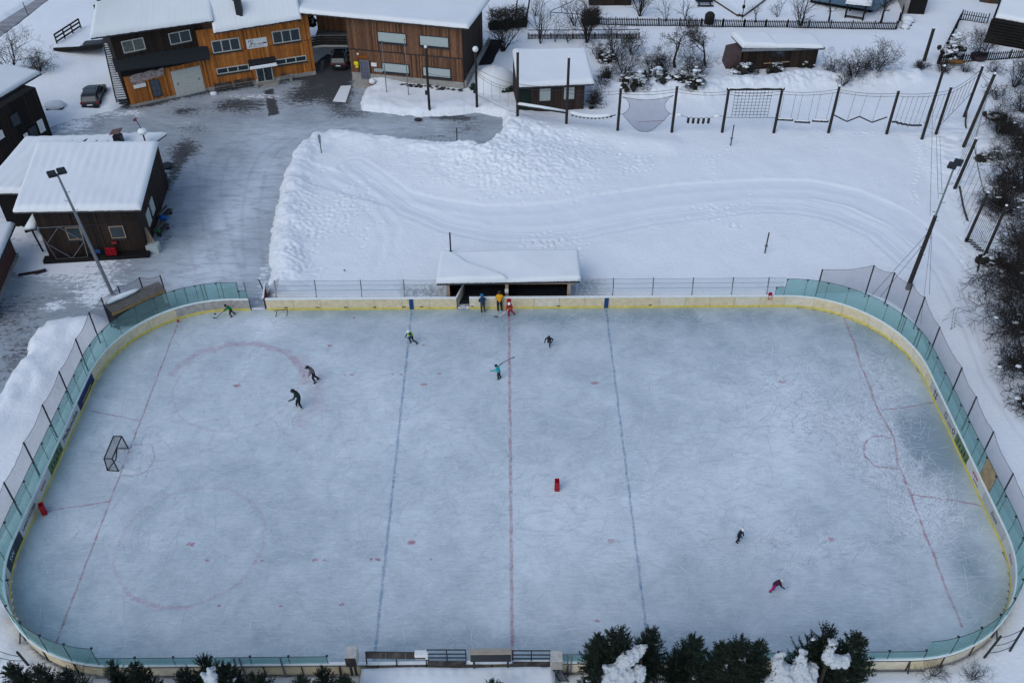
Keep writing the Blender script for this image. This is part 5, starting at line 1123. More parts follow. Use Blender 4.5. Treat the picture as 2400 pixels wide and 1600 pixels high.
# ---- top right cabin and neighbours
a = G(2306, 104); b_ = G(2400, 122); d_ = b_-a; ang = math.atan2(d_.y, d_.x)
h11 = thing('log_cabin', 'big black log cabin under snow in the top right corner', 'cabin', a, ang)
MB().box(0, 9, 0.0, 6, 0, 3.0).build('wall', M_dk, h11)
for i in range(9): MB().tube([(-0.1, -0.04, 0.25+0.33*i), (9, -0.04, 0.25+0.33*i)], 0.17, 8).build('log', M_dk, h11)
window(h11, 3.9, 5.2, 1.3, 2.3, y=-0.2, fm=M_br, n=1, sill=False)
roof(h11, [onh(h11, 0.3, 0.2, 3.2), onh(h11, 9.5, 0.2, 3.2), onh(h11, 9.5, 6, 4.4), onh(h11, 0.3, 6, 4.4)], 0.35, seed=11)
h12 = thing('small_shed', 'narrow black shed at the top edge beside the garden gate', 'shed', G(2124, 38), -0.15); MB().box(0, 2.0, 0, 4.0, 0, 2.6).build('wall', M_dk, h12); MB().box(-0.5, 0, 0, 4.0, 0, 2.2).build('side_panel', M_conc, h12)
roof(h12, [onh(h12, -0.2, 1.6, 2.9), onh(h12, 2.3, 1.6, 2.9), onh(h12, 2.3, 5, 3.4), onh(h12, -0.2, 5, 3.4)], 0.3, seed=12, nu=20, nv=20)
h13 = thing('green_barn', 'dark green barn corner at the top edge left of the log cabin', 'barn', G(2294, 10), -0.32); MB().box(0, 2.6, 0, 5, 0, 3.4).build('wall', mat('dark_green_boards', (0.03, 0.045, 0.035), 0.8, 0.3), h13); MB().box(0.5, 1.7, -0.05, 0, 0.1, 2.2).build('door', M_br, h13)
roof(h13, [onh(h13, -1.0, -.3, 3.5), onh(h13, 3.2, -.3, 3.5), onh(h13, 3.2, 5, 4.6), onh(h13, -1.0, 5, 4.6)], 0.3, seed=13, nu=20, nv=20)
# blue-roofed house whose eave shows along the top
h14 = thing('blue_roof_house', 'low house with smooth grey blue metal roof along the top edge', 'building', G(2000, 20), -0.1)
q = [G(1905, -1, 1.1), G(2050, 23, 1.1), G(2110, -16, 1.3), G(1985, -50, 1.8)]; b = MB(); b.hexa([c-Vector((0, 0, .15)) for c in q]+q); b.build('roof', mat('blue_grey_sheet', (0.07, 0.13, 0.18), 0.45, 0.15), h14, world=True)
b = MB(); w_ = [Vector((c.x, c.y+0.9, 0)) for c in q]; b.hexa(w_+[v+Vector((0, 0, 0.95)) for v in w_]); b.build('wall', M_dk, h14, world=True)
# dark shed at the top middle
h15 = thing('garden_shed', 'dark brown garden shed behind bare trees at the top edge', 'shed', G(1380, 18), -0.03); MB().box(0, 5.2, 0, 3.5, 0, 2.2).build('wall', M_dk, h15); cladding(h15, 0, 5.2, 0.05, 2.2, 0, M_dk, 0.2, 90, hi=0.6)
roof(h15, [onh(h15, -.3, -.3, 2.3), onh(h15, 5.5, -.3, 2.3), onh(h15, 5.5, 3.5, 3.2), onh(h15, -.3, 3.5, 3.2)], 0.3, seed=14, nu=30, nv=20)
# ================================================================== poles, cables, playground
def rpole(base, top, r0=0.15, r1=0.12, snow=True, lab='', name='wooden_post', cat='post', group=None, m=None):
    t = thing(name, lab, cat, base, group=group)
    MB().tube([base-Vector((0, 0, 0.3)), top], [r0, r1], 10).build('shaft', m or M_post, t, world=True, smooth=False)
    if snow: MB().ball(top+Vector((0, 0, 0.03)), r1*1.1, (8, 5), (1, 1, 0.7)).build('snow_cap', SNOWR, t, world=True, smooth=True)
    return t
def vert(px, py, ty, z0=None): 
    b = G(px, py); z = gz(b.x, b.y) if z0 is None else z0; b = G(px, py, max(z, 0)*0.7); h = Hgt(px, py, ty, b.z); return b, b+Vector((0, 0, h))
GR = 'ropes course posts'
posts = {}
for key, q, lb in (('A', (1213, 286, 122), 'tall post in front of the left edge of the small brown hut'), ('B', (1327, 299, 135), 'tall post in front of the right window of the small brown hut'),
        ('C', (1447, 311, 206), 'post left of the hanging mesh cloth'), ('D', (1574, 312, 201), 'post between the mesh cloth and the five hanging logs'),
        ('E', (1692, 312, 208), 'post carrying the left end of the climbing net beam'), ('F', (1813, 313, 207), 'post carrying the right end of the climbing net beam'),
        ('G', (1941, 313, 202), 'post between the three swinging beams and the zigzag beams'), ('H', (2077, 316, 212), 'post right of the zigzag beams')):
    b, t_ = vert(*q); posts[key] = (b, t_); rpole(b, t_, 0.15, 0.13, lab=lb, group=GR)
def leanpost(px, py, tx, ty, key, lb, r=0.15):
    b = G(px, py, 0.2); h = Hgt(px, py, ty, 0.2); t_ = G(tx, ty, 0.2+h*0.985); posts[key] = (b, t_); rpole(b, t_, r, r*0.85, lab=lb, group=GR)
leanpost(2158, 334, 2214, 155, 'I', 'long post with a cut foot right of the hanging ropes'); leanpost(2191, 322, 2230, 204, 'J', 'shorter post just right of the long post')
leanpost(2257, 280, 2304, 155, 'K', 'post with a slanted brace at the course corner'); leanpost(2253, 355, 2332, 173, 'L', 'longest thick post at the course corner', 0.17)
leanpost(2234, 449, 2289, 325, 'M', 'post behind the right floodlight pole head', 0.16); leanpost(2263, 568, 2316, 451, 'N', 'post left of the dense rope curtain by the thicket', 0.14); leanpost(2304, 606, 2359, 482, 'O', 'greenish last post of the course inside the thicket', 0.13)
leanpost(2165, 145, 2189, 66, 'P', 'lone snow capped post standing in the open snow at the upper right', 0.2)
for i, (p, q, lb) in enumerate([((2265, 318, 0.2), (2267, 253, 1.5), 'slanted brace log between two corner posts'), ((2273, 533, 0.2), (2249, 437, 1.6), 'crooked pale brace log leaning between course posts'), ((2290, 640, 0.2), (2304, 606, 0.9), 'short forked brace at the last course post')]):
    tag(MB().tube([G(*p), G((p[0]+q[0])/2-3, (p[1]+q[1])/2, (p[2]+q[2])/2), G(*q)], 0.09, 7).build('brace_log', M_gw, None), lb, 'log')
def cable(p, q, s_=0.15, r=0.022, n=8, **k): return MB().tube(sag(p, q, s_, n), r, 4)
def lerp(k, u, z=None): b, t_ = posts[k]; return b.lerp(t_, u)
seq = ['A', 'B', 'C', 'D', 'E', 'F', 'G', 'H', 'J', 'K', 'L', 'M', 'N', 'O']
for k1, k2 in zip(seq[:-1], seq[1:]):
    t = thing('rope_span', 'pair of sagging safety cables between %s' % {'AB': 'the two tall posts at the hut', 'BC': 'the hut post and the mesh cloth post', 'CD': 'the posts of the mesh cloth', 'DE': 'the posts of the five hanging logs', 'EF': 'the posts of the climbing net', 'FG': 'the posts of the swinging beams', 'GH': 'the posts of the zigzag beams', 'HJ': 'the posts of the hanging ropes', 'JK': 'the shorter post and the corner', 'KL': 'the two corner posts', 'LM': 'the corner and the floodlight', 'MN': 'the posts right of the floodlight', 'NO': 'the last two course posts'}[k1+k2], 'cables', lerp(k1, 0.9), group='ropes course cables')
    hi = 0.93 if k1 not in 'AB' else (0.55 if k1 == 'A' else 0.62)
    u1 = 0.55 if k1 in 'AB' else 0.92; u2 = 0.6 if k2 == 'B' else 0.92
    for du, dy in ((0, 0.12), (-0.035, -0.1)):
        o_ = Vector((0, dy, 0)); cable(lerp(k1, u1+du)+o_, lerp(k2, u2+du)+o_, 0.22, 0.02).build('cable', M_rope, t, world=True)
def log(a, b_, r=0.09, snow=True, name='log_beam', lab='', group=None, cat='beam', par=None):
    if par is None: t = thing(name, lab, cat, (Vector(a)+Vector(b_))/2, group=group)
    else: t = par
    o = MB().tube([a, b_], r, 8).build('beam', M_post, t, world=True)
    if snow:
        n = 9; P = [Vector(a).lerp(Vector(b_), i/n)+Vector((0, 0, r*0.95)) for i in range(n+1)]; rr = [r*1.0*(0.5+0.6*rnd.random()) if 0 < i < n else 0.02 for i in range(n+1)]
        MB().tube(P, rr, 6).build('snow', SNOWR, t, world=True, smooth=True)
    return t
a_, b_ = lerp('A', 0.42), lerp('B', 0.24); a_ = posts['A'][0].lerp(posts['A'][1], 0.25); b_ = posts['B'][0].lerp(posts['B'][1], 0.22)
t = log(a_, b_, 0.12, lab='snow topped balance log between the two tall posts before the hut', name='balance_log')
MB().tube([a_+Vector((0, 0, 0.18)), a_.lerp(b_, .5)+Vector((0, 0, 0.2)), b_+Vector((0, 0, 0.18))], [0.15, 0.14, 0.1], 8).build('snow', SNOWR, t, world=True, smooth=True)
b_, c_ = posts['B'][0].lerp(posts['B'][1], 0.21), posts['C'][0].lerp(posts['C'][1], 0.40)
t = thing('hanging_bridge', 'sagging plank bridge under thick snow right of the hut', 'bridge', (b_+c_)/2)
P = sag(b_+Vector((0.3, 0, 0)), c_-Vector((0.3, 0, 0)), 0.35, 12); MB().tube(P, 0.05, 5).build('cable', M_rope, t, world=True)
for p in P[1:-1]: MB().bar(p+Vector((-0.1, -0.3, 0)), p+Vector((-0.1, 0.3, 0)), 0.22, 0.05).build('plank', M_gw, t, world=True)
MB().tube([p+Vector((0, 0, 0.13)) for p in P[0:12]], [0.12, .2, .22, .2, .23, .22, .2, .22, .22, .2, .16, .08], 8).build('snow', SNOWR, t, world=True, smooth=True)
# mesh cloth between C and D
c0, c1 = posts['C']; d0, d1 = posts['D']; vs = []; fs = []; n = 14; mm = 8
for j in range(mm+1):
    v = j/mm
    for i in range(n+1):
        u = i/n; w_ = 1-0.28*math.sin(PI*v)**0.7 if 0 < v < 1 else 1.0; w_ *= 0.86+0.06*v; uu = 0.5+(u-0.5)*w_
        B = c0.lerp(d0, uu); T = c1.lerp(d1, uu); zlo = 0.42-0.40*math.sin(PI*u); zhi = 0.80-0.08*math.sin(PI*u); p = B.lerp(T, zlo+(zhi-zlo)*v); vs.append(p+Vector((0, 0.15*math.sin(PI*u)*math.sin(PI*v), 0)))
for j in range(mm): 
    for i in range(n): fs.append((j*(n+1)+i, j*(n+1)+i+1, (j+1)*(n+1)+i+1, (j+1)*(n+1)+i))
t = thing('climbing_cloth', 'grey mesh cloth with waisted sides stretched between two posts', 'mesh cloth', (c0+d0)/2)
b = MB(); b.add(vs, fs); b.build('cloth', M_cloth, t, world=True, smooth=True)
W_ = n+1
for idx in ([i for i in range(W_)], [mm*W_+i for i in range(W_)], [j*W_ for j in range(mm+1)], [j*W_+n for j in range(mm+1)]): MB().tube([vs[i] for i in idx], 0.022, 4).build('border_rope', M_rope, t, world=True)
MB().tube([c0.lerp(c1, 0.42), vs[0]], 0.02, 4).build('tie', M_rope, t, world=True); MB().tube([d0.lerp(d1, 0.42), vs[n]], 0.02, 4).build('tie', M_rope, t, world=True)
MB().tube([c0.lerp(d0, .35)+Vector((0, -.1, 1.25)), c0.lerp(d0, .85)+Vector((0, -.1, 1.45))], 0.02, 4).build('line', mat('rust_red_rope', (0.2, 0.06, 0.05), 0.8), t, world=True)
# five hanging logs
d0, d1 = posts['D']; e0, e1 = posts['E']; P = sag(d0.lerp(d1, 0.40), e0.lerp(e1, 0.40), 0.30, 20)
t0 = thing('rope_span', 'low sagging rope carrying five short hanging logs', 'cables', P[10], group='ropes course cables'); MB().tube(P, 0.02, 4).build('rope', M_rope, t0, world=True)
for i, lb in zip((6, 8, 10, 12, 14), ('leftmost', 'second', 'middle', 'fourth', 'rightmost')):
    t = thing('hanging_log', lb+' of the five short black logs hanging from the low rope', 'log', P[i], group='five short hanging logs'); p = P[i]
    MB().tube([p+Vector((0, 0, -0.0)), p-Vector((0.02, 0, 0.62))], 0.13, 8).build('log', M_post, t, world=True); MB().ball(p+Vector((0, 0, 0.05)), 0.13, (7, 5), (1, 1, .7)).build('snow_cap', SNOWR, t, world=True, smooth=True)
for i, lb in ((2, 'left'), (17, 'right')): tag(MB().ball((0, 0, 0), 0.28, (9, 6), (1.4, 0.7, 0.7), jit=0.06).build('snow_lump', SNOWR, None, loc=P[i]+Vector((0, 0, 0.1)), smooth=True), lb+' snow lump resting on the rope of hanging logs', 'snow lump')
# climbing net
e0, e1 = posts['E']; f0, f1 = posts['F']
t = thing('climbing_net', 'square mesh rope climbing net under a snow topped cross beam', 'climbing net', (e0+f0)/2)
MB().tube([e1-Vector((0.2, 0, 0.08)), f1+Vector((0.2, 0, -0.08))], 0.14, 8).build('top_beam', M_post, t, world=True)
P = [(e1-Vector((0.1, 0, 0))).lerp(f1+Vector((0.1, 0, 0)), i/14)+Vector((0, 0, 0.10)) for i in range(15)]; MB().tube(P, [0.04]+[0.11+0.04*math.sin(i*1.3) for i in range(13)]+[0.04], 7).build('beam_snow', SNOWR, t, world=True, smooth=True)
x0, x1 = 0.13, 0.82
for i in range(11):
    u = x0+(x1-x0)*i/10; MB().tube([e1.lerp(f1, u)-Vector((0, 0, 0.15)), e0.lerp(e1, 0.36).lerp(f0.lerp(f1, 0.36), u)], 0.022, 4).build('net_rope', M_rope, t, world=True)
for j in range(9):
    v = 0.36+0.58*j/8.5; a_ = e0.lerp(e1, v); b_ = f0.lerp(f1, v); a2, b2 = (a_.lerp(b_, x0), a_.lerp(b_, x1)) if j else (a_, b_); MB().tube([a2.lerp(b2, i/10)-Vector((0, 0, 0.03*(i % 2))) for i in range(11)], 0.022, 4).build('net_rope', M_rope, t, world=True)
# swinging beams F-G
f0, f1 = posts['F']; g0, g1 = posts['G']
for u0, u1, z_, lb in ((0.01, 0.30, 0.30, 'left'), (0.34, 0.62, 0.245, 'middle'), (0.66, 0.95, 0.26, 'right')):
    a_ = f0.lerp(g0, u0).lerp(f1.lerp(g1, u0), z_+0.02); b_ = f0.lerp(g0, u1).lerp(f1.lerp(g1, u1), z_); t = log(a_, b_, 0.12, lab=lb+' of the three swinging beams hung on thin ropes', name='swing_beam', group='swinging beams')
    for p, u in ((a_.lerp(b_, 0.15), u0+0.04), (b_.lerp(a_, 0.15), u1-0.04)): MB().tube([p, f0.lerp(g0, u).lerp(f1.lerp(g1, u), 0.86)], 0.016, 4).build('rope', M_rope, t, world=True)
g0, g1 = posts['G']; h0, h1_ = posts['H']
zz = [(0.02, 0.40), (0.27, 0.27), (0.46, 0.39), (0.70, 0.27), (0.93, 0.40)]
pts = [g0.lerp(h0, u).lerp(g1.lerp(h1_, u), v) for u, v in zz]
for i, lb in enumerate(('first', 'second', 'third', 'fourth')):
    t = log(pts[i], pts[i+1], 0.065, snow=False, lab=lb+' beam from the left of the zigzag hung between two posts', name='zigzag_beam', group='zigzag beams')
    u, v = zz[i]; MB().tube([pts[i], g0.lerp(h0, u+0.03).lerp(g1.lerp(h1_, u+0.03), 0.9)], 0.016, 4).build('rope', M_rope, t, world=True)
# hanging ropes H-J and J-K
h0, h1_ = posts['H']; j0, j1 = posts['J']; t = thing('rope_steps', 'curtain of thin hanging ropes with small black foot steps', 'rope steps', (h0+j0)/2)
for i in range(9):
    u = 0.1+0.8*i/8; p = h0.lerp(j0, u).lerp(h1_.lerp(j1, u), 0.33-0.1*math.sin(PI*u)); MB().tube([p-Vector((0, 0, 0.35*(i % 2))), h0.lerp(j0, u+.02).lerp(h1_.lerp(j1, u+.02), 0.86)], 0.016, 4).build('rope', M_rope, t, world=True)
    if i < 6: MB().box(-0.28, 0.28, -0.1, 0.1, -0.05, 0.05).build('step', M_blk, t, loc=p-t.location)
k0, k1_ = posts['K']; t = thing('rope_ladder', 'short slanting rope ladder with red and black ropes near the corner posts', 'rope ladder', (j0+k0)/2)
for i in range(6): u = 0.1+0.14*i; MB().tube([j0.lerp(k0, u).lerp(j1.lerp(k1_, u), 0.25+0.35*u), j0.lerp(k0, u+.05).lerp(j1.lerp(k1_, u+.05), 0.85)], 0.02, 4).build('rope', MATS['rust_red_rope'] if i % 2 else M_rope, t, world=True)
MB().tube([j0.lerp(j1, .2), k0.lerp(k1_, .55)], 0.025, 4).build('rope', M_rope, t, world=True)
m0, m1 = posts['M']; l0, l1 = posts['L']; n0, n1__ = posts['N']; o0, o1 = posts['O']
for (a0, a1, b0, b1, N, lb) in ((l0, l1, m0, m1, 5, 'long loose ropes hanging between the corner and the floodlight'), (m0, m1, n0, n1__, 6, 'long loose ropes hanging beside the crooked brace'), (n0, n1__, o0, o1, 12, 'dense rope curtain before the thicket with wooden rungs below')):
    t = thing('rope_curtain', lb, 'ropes', (a0+b0)/2, group='rope curtains')
    for i in range(N): u = (i+0.7)/(N+0.4); MB().tube([a0.lerp(b0, u)+Vector((0, 0, 0.4)), a0.lerp(b0, u).lerp(a1.lerp(b1, u), 0.86)], 0.014, 4).build('rope', M_rope, t, world=True)
    if N == 12:
        for i in range(5): p = a0.lerp(b0, 0.1+0.16*i)+Vector((0, 0, 0.45)); MB().bar(p-Vector((0.3, -0.1, 0)), p+Vector((0.3, -0.1, 0)), 0.12, 0.06).build('rung', M_dk, t, world=True)
# ---- floodlight masts
def flood(base, top, lb, woodpart):
    t = thing('floodlight_mast', lb, 'floodlight', base, group='floodlight masts'); d = top-base
    if woodpart: MB().tube([base, base+d*0.62], [0.20, 0.15], 8).build('timber_pole', M_post, t, world=True); MB().tube([base+d*0.60, top], [0.08, 0.07], 8).build('mast', M_gal, t, world=True)
    else: MB().tube([base, base+d*0.55, top], [0.15, 0.12, 0.08], 8).build('mast', M_gal, t, world=True)
    for i in range(9):
        p = base+d*(0.30+0.07*i); s_ = -1 if i % 2 else 1; MB().tube([p, p+Vector((0.32*s_, 0, 0.02)), p+Vector((0.34*s_, 0, 0.12))], 0.018, 4).build('climbing_rung', M_blk, t, world=True)
    sx = 1 if base.x < 0 else -1
    for i, o_ in enumerate((-0.38, 0.38)):
        b = MB(); b.box(-0.30, 0.30, -0.26, 0.26, -0.08, 0.10); b.box(-0.26, 0.26, -0.22, 0.22, 0.10, 0.16); f_ = b.build('lamp_head', M_blk, t, loc=top+Vector((o_*0.75, o_*0.55, 0.12))-base); f_.rotation_euler = (0.45, 0.15*sx, 0.7*sx)
        MB().box(-0.24, 0.24, -0.20, 0.20, -0.10, -0.081).build('lens', M_blind, f_)
    MB().bar(top-Vector((0.45, 0.3, 0)), top+Vector((0.45, 0.3, 0)), 0.07).build('cross_arm', M_gal, t, world=True); return t
bA = G(264, 690, 0); tA = G(134, 408, 11.1); flood(bA, tA, 'slender grey floodlight mast leaning over the left hut roof', False)
bB = G(2126, 680, 0.2); tB = G(2238, 388, 11.6); flood(bB, tB, 'timber floodlight mast with stays behind the right corner net', True)
for i, (q, z_) in enumerate((((2043, 700), 5.2), ((2062, 705), 4.4))):
    tag(MB().tube([bB.lerp(tB, 0.5-0.08*i), G(q[0], q[1]-8, 2.3)], 0.016, 4).build('stay_cable', M_rope, None), ['outer', 'inner'][i]+' steel stay from the right mast down to the corner net', 'cable')
for i, (q0, q1, q2, lb) in enumerate([((1327+0, 0, 12.0), (2243-8, 0, 12.0), None, '')][:0]): pass
for i, (p, q, lb) in enumerate((((2187, 240, 5.0), (2180, 505, 5.0), 'left'), ((2195, 320, 4.0), (2199, 465, 6.5), 'middle'), ((2203, 320, 4.0), (2208, 450, 7.0), 'right'))):
    tag(MB().tube(sag(G(*p), G(*q), 0.05, 6), 0.016, 4).build('overhead_wire', M_rope, None), lb+' of three thin wires running up beside the right mast', 'wire', 'thin wires by the right mast')
for i, (p, q) in enumerate((((2186, 470, 6.5), (2158, 860-100, 2.4)), ((2206, 500, 6.0), (2178, 690, 2.6)))):
    tag(MB().tube([bB.lerp(tB, 0.55), G(*q)], 0.014, 4).build('stay_cable', M_rope, None), ['longer', 'shorter'][i]+' thin wire falling from the right mast to the net', 'cable')
# ---- lamp posts, flag poles, wires by the brown hall
def lamp(px, py, ty, lb, r=0.14, ball=0.16, name='lamp_post'):
    b, t_ = vert(px, py, ty, 0.4); t = thing(name, lb, 'lamp post', b); MB().tube([b-Vector((0, 0, 0.5)), t_], [r, r*0.85], 8).build('shaft', M_post, t, world=True)
    MB().ball(t_+Vector((0, 0, ball*0.8)), ball, (10, 7)).build('globe', M_white, t, world=True, smooth=True); MB().box(-0.16, 0.16, -0.12, 0.12, 0, 0.4).build('switch_box', M_blk, t, loc=(t_-b)*0.28+Vector((-0.18, 0, 0))); return b, t_
l1 = lamp(1007, 262, 113, 'left wooden lamp post before the brown hall windows'); l2 = lamp(1118, 254, 121, 'wooden lamp post with big white globe at the hall corner', ball=0.30)
for i, (px, py, ty, lb) in enumerate(((907, 222, 97, 'left thin steel flagpole before the brown hall'), (958, 226, 93, 'right thin steel flagpole before the brown hall'))):
    b, t_ = vert(px, py, ty, 0.3); t = thing('flagpole', lb, 'flagpole', b, group='flagpoles'); MB().tube([b-Vector((0, 0, 0.4)), t_], [0.06, 0.04], 7).build('mast', M_gal, t, world=True); MB().ball(t_, 0.06, (6, 4)).build('finial', M_blk, t, world=True)
t = thing('rope_fence', 'hanging rope fence between the globe lamp and the first tall post', 'rope fence', l2[0]); A0, A1 = posts['A']
for za, zb, s_ in ((0.72, 0.55, 0.25), (0.66, 0.5, 0.5), (0.62, 0.48, 0.6), (0.25, 0.12, 0.1)): MB().tube(sag(l2[0].lerp(l2[1], za), A0.lerp(A1, zb), s_, 8), 0.016, 4).build('rope', M_rope, t, world=True)
for i in range(4):
    u = 0.18+0.2*i; p = l2[0].lerp(l2[1], 0.68).lerp(A0.lerp(A1, 0.5), u)-Vector((0, 0, 0.45)); MB().tube([p, p-Vector((0, 0, 2.0))], 0.016, 4).build('rope', M_rope, t, world=True)
for i, (a_, b_, s_, lb) in enumerate(((l1[0].lerp(l1[1], 0.62), l2[0].lerp(l2[1], 0.66), 0.5, 'upper'), (l1[0].lerp(l1[1], 0.45), l2[0].lerp(l2[1], 0.45), 0.7, 'lower'))): tag(MB().tube(sag(a_, b_, s_, 10), 0.018, 4).build('slack_cable', M_rope, None), lb+' slack cable between the two wooden lamp posts', 'cable')
# small posts in the snow field
for px, py, ty, lb, nm in ((1072, 348, 300, 'thin grey marker post at the near edge of the icy street', 'marker_post'), (1712, 343, 293, 'thin steel post in the snow below the climbing net', 'marker_post'), (1792, 595, 545, 'steel post with clamps in the snow right of the shelter', 'marker_post')):
    b, t_ = vert(px, py, ty); t = thing(nm, lb, 'post', b); MB().tube([b-Vector((0, 0, 0.2)), t_], 0.055, 6).build('shaft', M_blk, t, world=True)
    MB().box(-0.12, 0.12, -0.08, 0.08, 0.35*(t_-b).z, 0.35*(t_-b).z+0.1).build('clamp', M_gal, t)
b, t_ = vert(754, 361, 318); t = thing('lantern_post', 'short post with a pale lantern on the edge of the snow bank', 'lantern', b); MB().tube([b, b.lerp(t_, .6)], 0.05, 6).build('shaft', M_blk, t, world=True); MB().lathe(b.lerp(t_, 0.58), [(0.09, 0), (0.13, 0.5), (0.15, 0.8), (0.06, 0.95)], 8).build('lantern', M_gal, t, world=True)
t = thing('sign_pole', 'short thin road marker pole beside the road at the top left corner', 'post', G(65, 34)); MB().tube([G(65, 34), G(53, 5, 2.6)], 0.05, 5).build('shaft', M_blk, t, world=True)
tag(MB().ball((0, 0, 0.12), 0.32, (8, 5), (1.3, 0.9, 0.55), jit=0.12).build('black_bag', M_blk, None, loc=G(981, 283)), 'small black bag lying on the icy street', 'bag')
t = thing('flower_bowl', 'terracotta bowl with round snow cap by the brown hall steps', 'planter', G(874, 203)); MB().lathe((0, 0, 0), [(0.25, 0), (0.42, 0.4), (0.38, 0.42)], 10).build('bowl', mat('terracotta', (0.22, 0.09, 0.06), 0.8), t); MB().ball((0, 0, 0.62), 0.38, (10, 7), (1, 1, 0.9)).build('snow_cap', SNOWR, t, smooth=True)
t = tag(MB().bar((-1.0, -0.3, 0.08), (1.0, 0.3, 0.10), 0.22, 0.12).bar((0.3, -0.1, 0.15), (1.1, 0.3, 0.15), 0.3, 0.12).build('log', M_bark, None, loc=G(75, 641)), 'dark log lying on trampled snow beside the brown hut', 'log')
# ---- goal, small goal frame, crates on the ice, puck
M_black = mat('black_pipe', (0.012, 0.013, 0.016), 0.4)
gl = thing('hockey_goal', 'black steel hockey goal with net at the left goal line', 'goal', (-26.2, 0.2, 0))
Fb = [G(249, 1104), G(300, 1027)]; 
F0, F1 = G(246, 1104), G(300, 1028); Ta, Tb = G(262, 1074, 1.22), G(284, 1003, 1.22); B0, B1 = G(217, 1075, 1.22)+Vector((0, 0, 0)), G(240, 1003, 1.22); Q0, Q1 = G(226, 1102), G(272, 1029)
F0, F1, Q0, Q1 = G(278, 1104), G(301, 1051), G(252, 1102), G(274, 1051); Ta, Tb, B0, B1 = G(263, 1075, 1.2), G(285, 1022, 1.2), G(244, 1074, 1.2), G(266, 1022, 1.2)
for p, q in ((F0, Ta), (F1, Tb), (Ta, Tb), (Ta, B0), (Tb, B1), (B0, B1), (B0, Q0), (F0, Q0), (F1, Q1), (Q0, Q0.lerp(Q1, .5)+Vector((0.25, 0, 0))), (Q1, Q0.lerp(Q1, .5)+Vector((0.25, 0, 0)))): MB().tube([p, q], 0.045, 6).build('pipe', M_black, gl, world=True)
M_gnet = clearish('goal_netting', (0.86, 0.86, 0.86), 0.16, (0.25, 0.25, 0.25), 0.0)
Qm = Q0.lerp(Q1, .5)+Vector((0.25, 0, 0))
b = MB(); b.add([Ta, B0, Q0, F0], [(0, 1, 2, 3)]); b.add([Tb, B1, Q1, F1], [(0, 1, 2, 3)]); b.add([Ta, Tb, B1, B0], [(0, 1, 2, 3)]); b.add([B0, B1, Q1, Qm, Q0], [(0, 1, 2, 3, 4)]); b.build('netting', M_gnet, gl, world=True)
sg = thing('small_goal_frame', 'small bare metal goal frame by the boards right of the rink gate', 'goal frame', G(658, 738))
a_, b_, c_, d_ = G(646, 742), G(650, 727, 0.45), G(674, 726, 0.45), G(672, 741)
for p, q in ((a_, b_), (G(642, 728, 0.45), b_), (b_, c_), (c_, d_)): MB().tube([p, q], 0.03, 5).build('pipe', M_gw, sg, world=True)
def cstack(px, py, rz, n, lb):
    base = G(px, py)
    for i in range(n): crate(base+Vector((0, 0, 0.285*i)), rz, lb % (['bottom', 'middle', 'top'][i] if n == 3 else ['bottom', 'top'][i]))
t0 = G(1305, 1146)
for i in range(3): crate(t0+Vector((0.0, 0.0, 0.29*i)), PI/2, ['bottom', 'middle', 'top'][i]+' dark red crate of the stack in the middle of the ice')
t0 = G(105, 1202)
for i in range(3): crate(t0+Vector((0.0, 0.0, 0.29*i)), PI/2+0.45, ['bottom', 'middle', 'top'][i]+' red crate of the stack against the left end boards')
t = crate(Vector((20.55, 15.72, 1.0)), 0.0, 'tall red padded box on the far boards at the glass step', group=None, root_rot=(PI/2, PI/2, 0)); MB().box(-0.38, 0.5, -0.12, 0.12, 0.05, 0.2).build('pad', M_red, t)
tag(MB().lathe((0, 0, 0), [(0.07, 0), (0.075, 0.03), (0.07, 0.05)], 10).build('puck', M_black, None, loc=G(504, 736)), 'black puck on the ice left of the green-jacketed player', 'puck')
# ---- platform and timekeeper stand on the near side
pf = thing('terrace', 'flat snow covered stand terrace on the near side of the rink', 'terrace', (0, -18, 0))
xa, xb = G(846, 1560, 1.0).x, G(1300, 1560, 1.0).x; ya = -15.98
MB().box(xa, xb, -24, ya, -0.1, 0.95).build('base', M_dk, pf, world=True)
nx, ny = 90, 40; vs = []; fs = []; rg = random.Random(4)
fp = [(G(a, b_, 1.1).x, G(a, b_, 1.1).y) for a, b_ in [(882, 1571), (905, 1570), (935, 1578), (961, 1576), (988, 1578), (1017, 1576), (1047, 1578), (1072, 1573), (1098, 1574), (1155, 1576), (1186, 1576), (1210, 1583), (1232, 1576), (1258, 1572), (1276, 1563), (870, 1553)]]
for j in range(ny+1):
    for i in range(nx+1):
        x = xa+(xb-xa)*i/nx; y = ya-(24+ya if False else 8.0)*j/ny; e = min(x-xa, xb-x, ya-y); z = 0.96+0.30*math.sqrt(max(0, 1-(1-min(e/0.35, 1))**2))+0.03*math.sin(x*0.9)+0.02*math.sin(y*2.3+x)
        for fx, fy in fp: q = math.hypot((x-fx)/1.5, y-fy); z -= 0.10*math.exp(-(q/0.14)**2)
        vs.append((x, y, z))
for j in range(ny):
    for i in range(nx): q = j*(nx+1)+i; fs.append((q, q+nx+1, q+nx+2, q+1))
b = MB(); b.add(vs, fs); b.build('snow_cover', SNOWR, pf, world=True, smooth=True)
def nearbox(px0, px1, py_top, z1, d_, h_, name, lb, m, cat, y=-15.85, legs=False, front=None):
    p = G(px0, py_top, z1); q = G(px1, py_top, z1); yy = p.y; t = thing(name, lb, cat, (p.x, yy, z1-h_))
    MB().bbox(0, q.x-p.x, -d_, 0, 0, h_, 0.02).build('body', m, t)
    if front: MB().box(0.04, q.x-p.x-0.04, -d_-0.02, -d_-0.003, 0.04, h_-0.04).build('back_panel', front, t)
    if legs:
        for x in (0.2, q.x-p.x-0.2): MB().box(x-0.06, x+0.06, -d_+0.1, -d_+0.2, -(z1-h_)+0.9, 0.0).build('leg', M_blk, t)
    return t
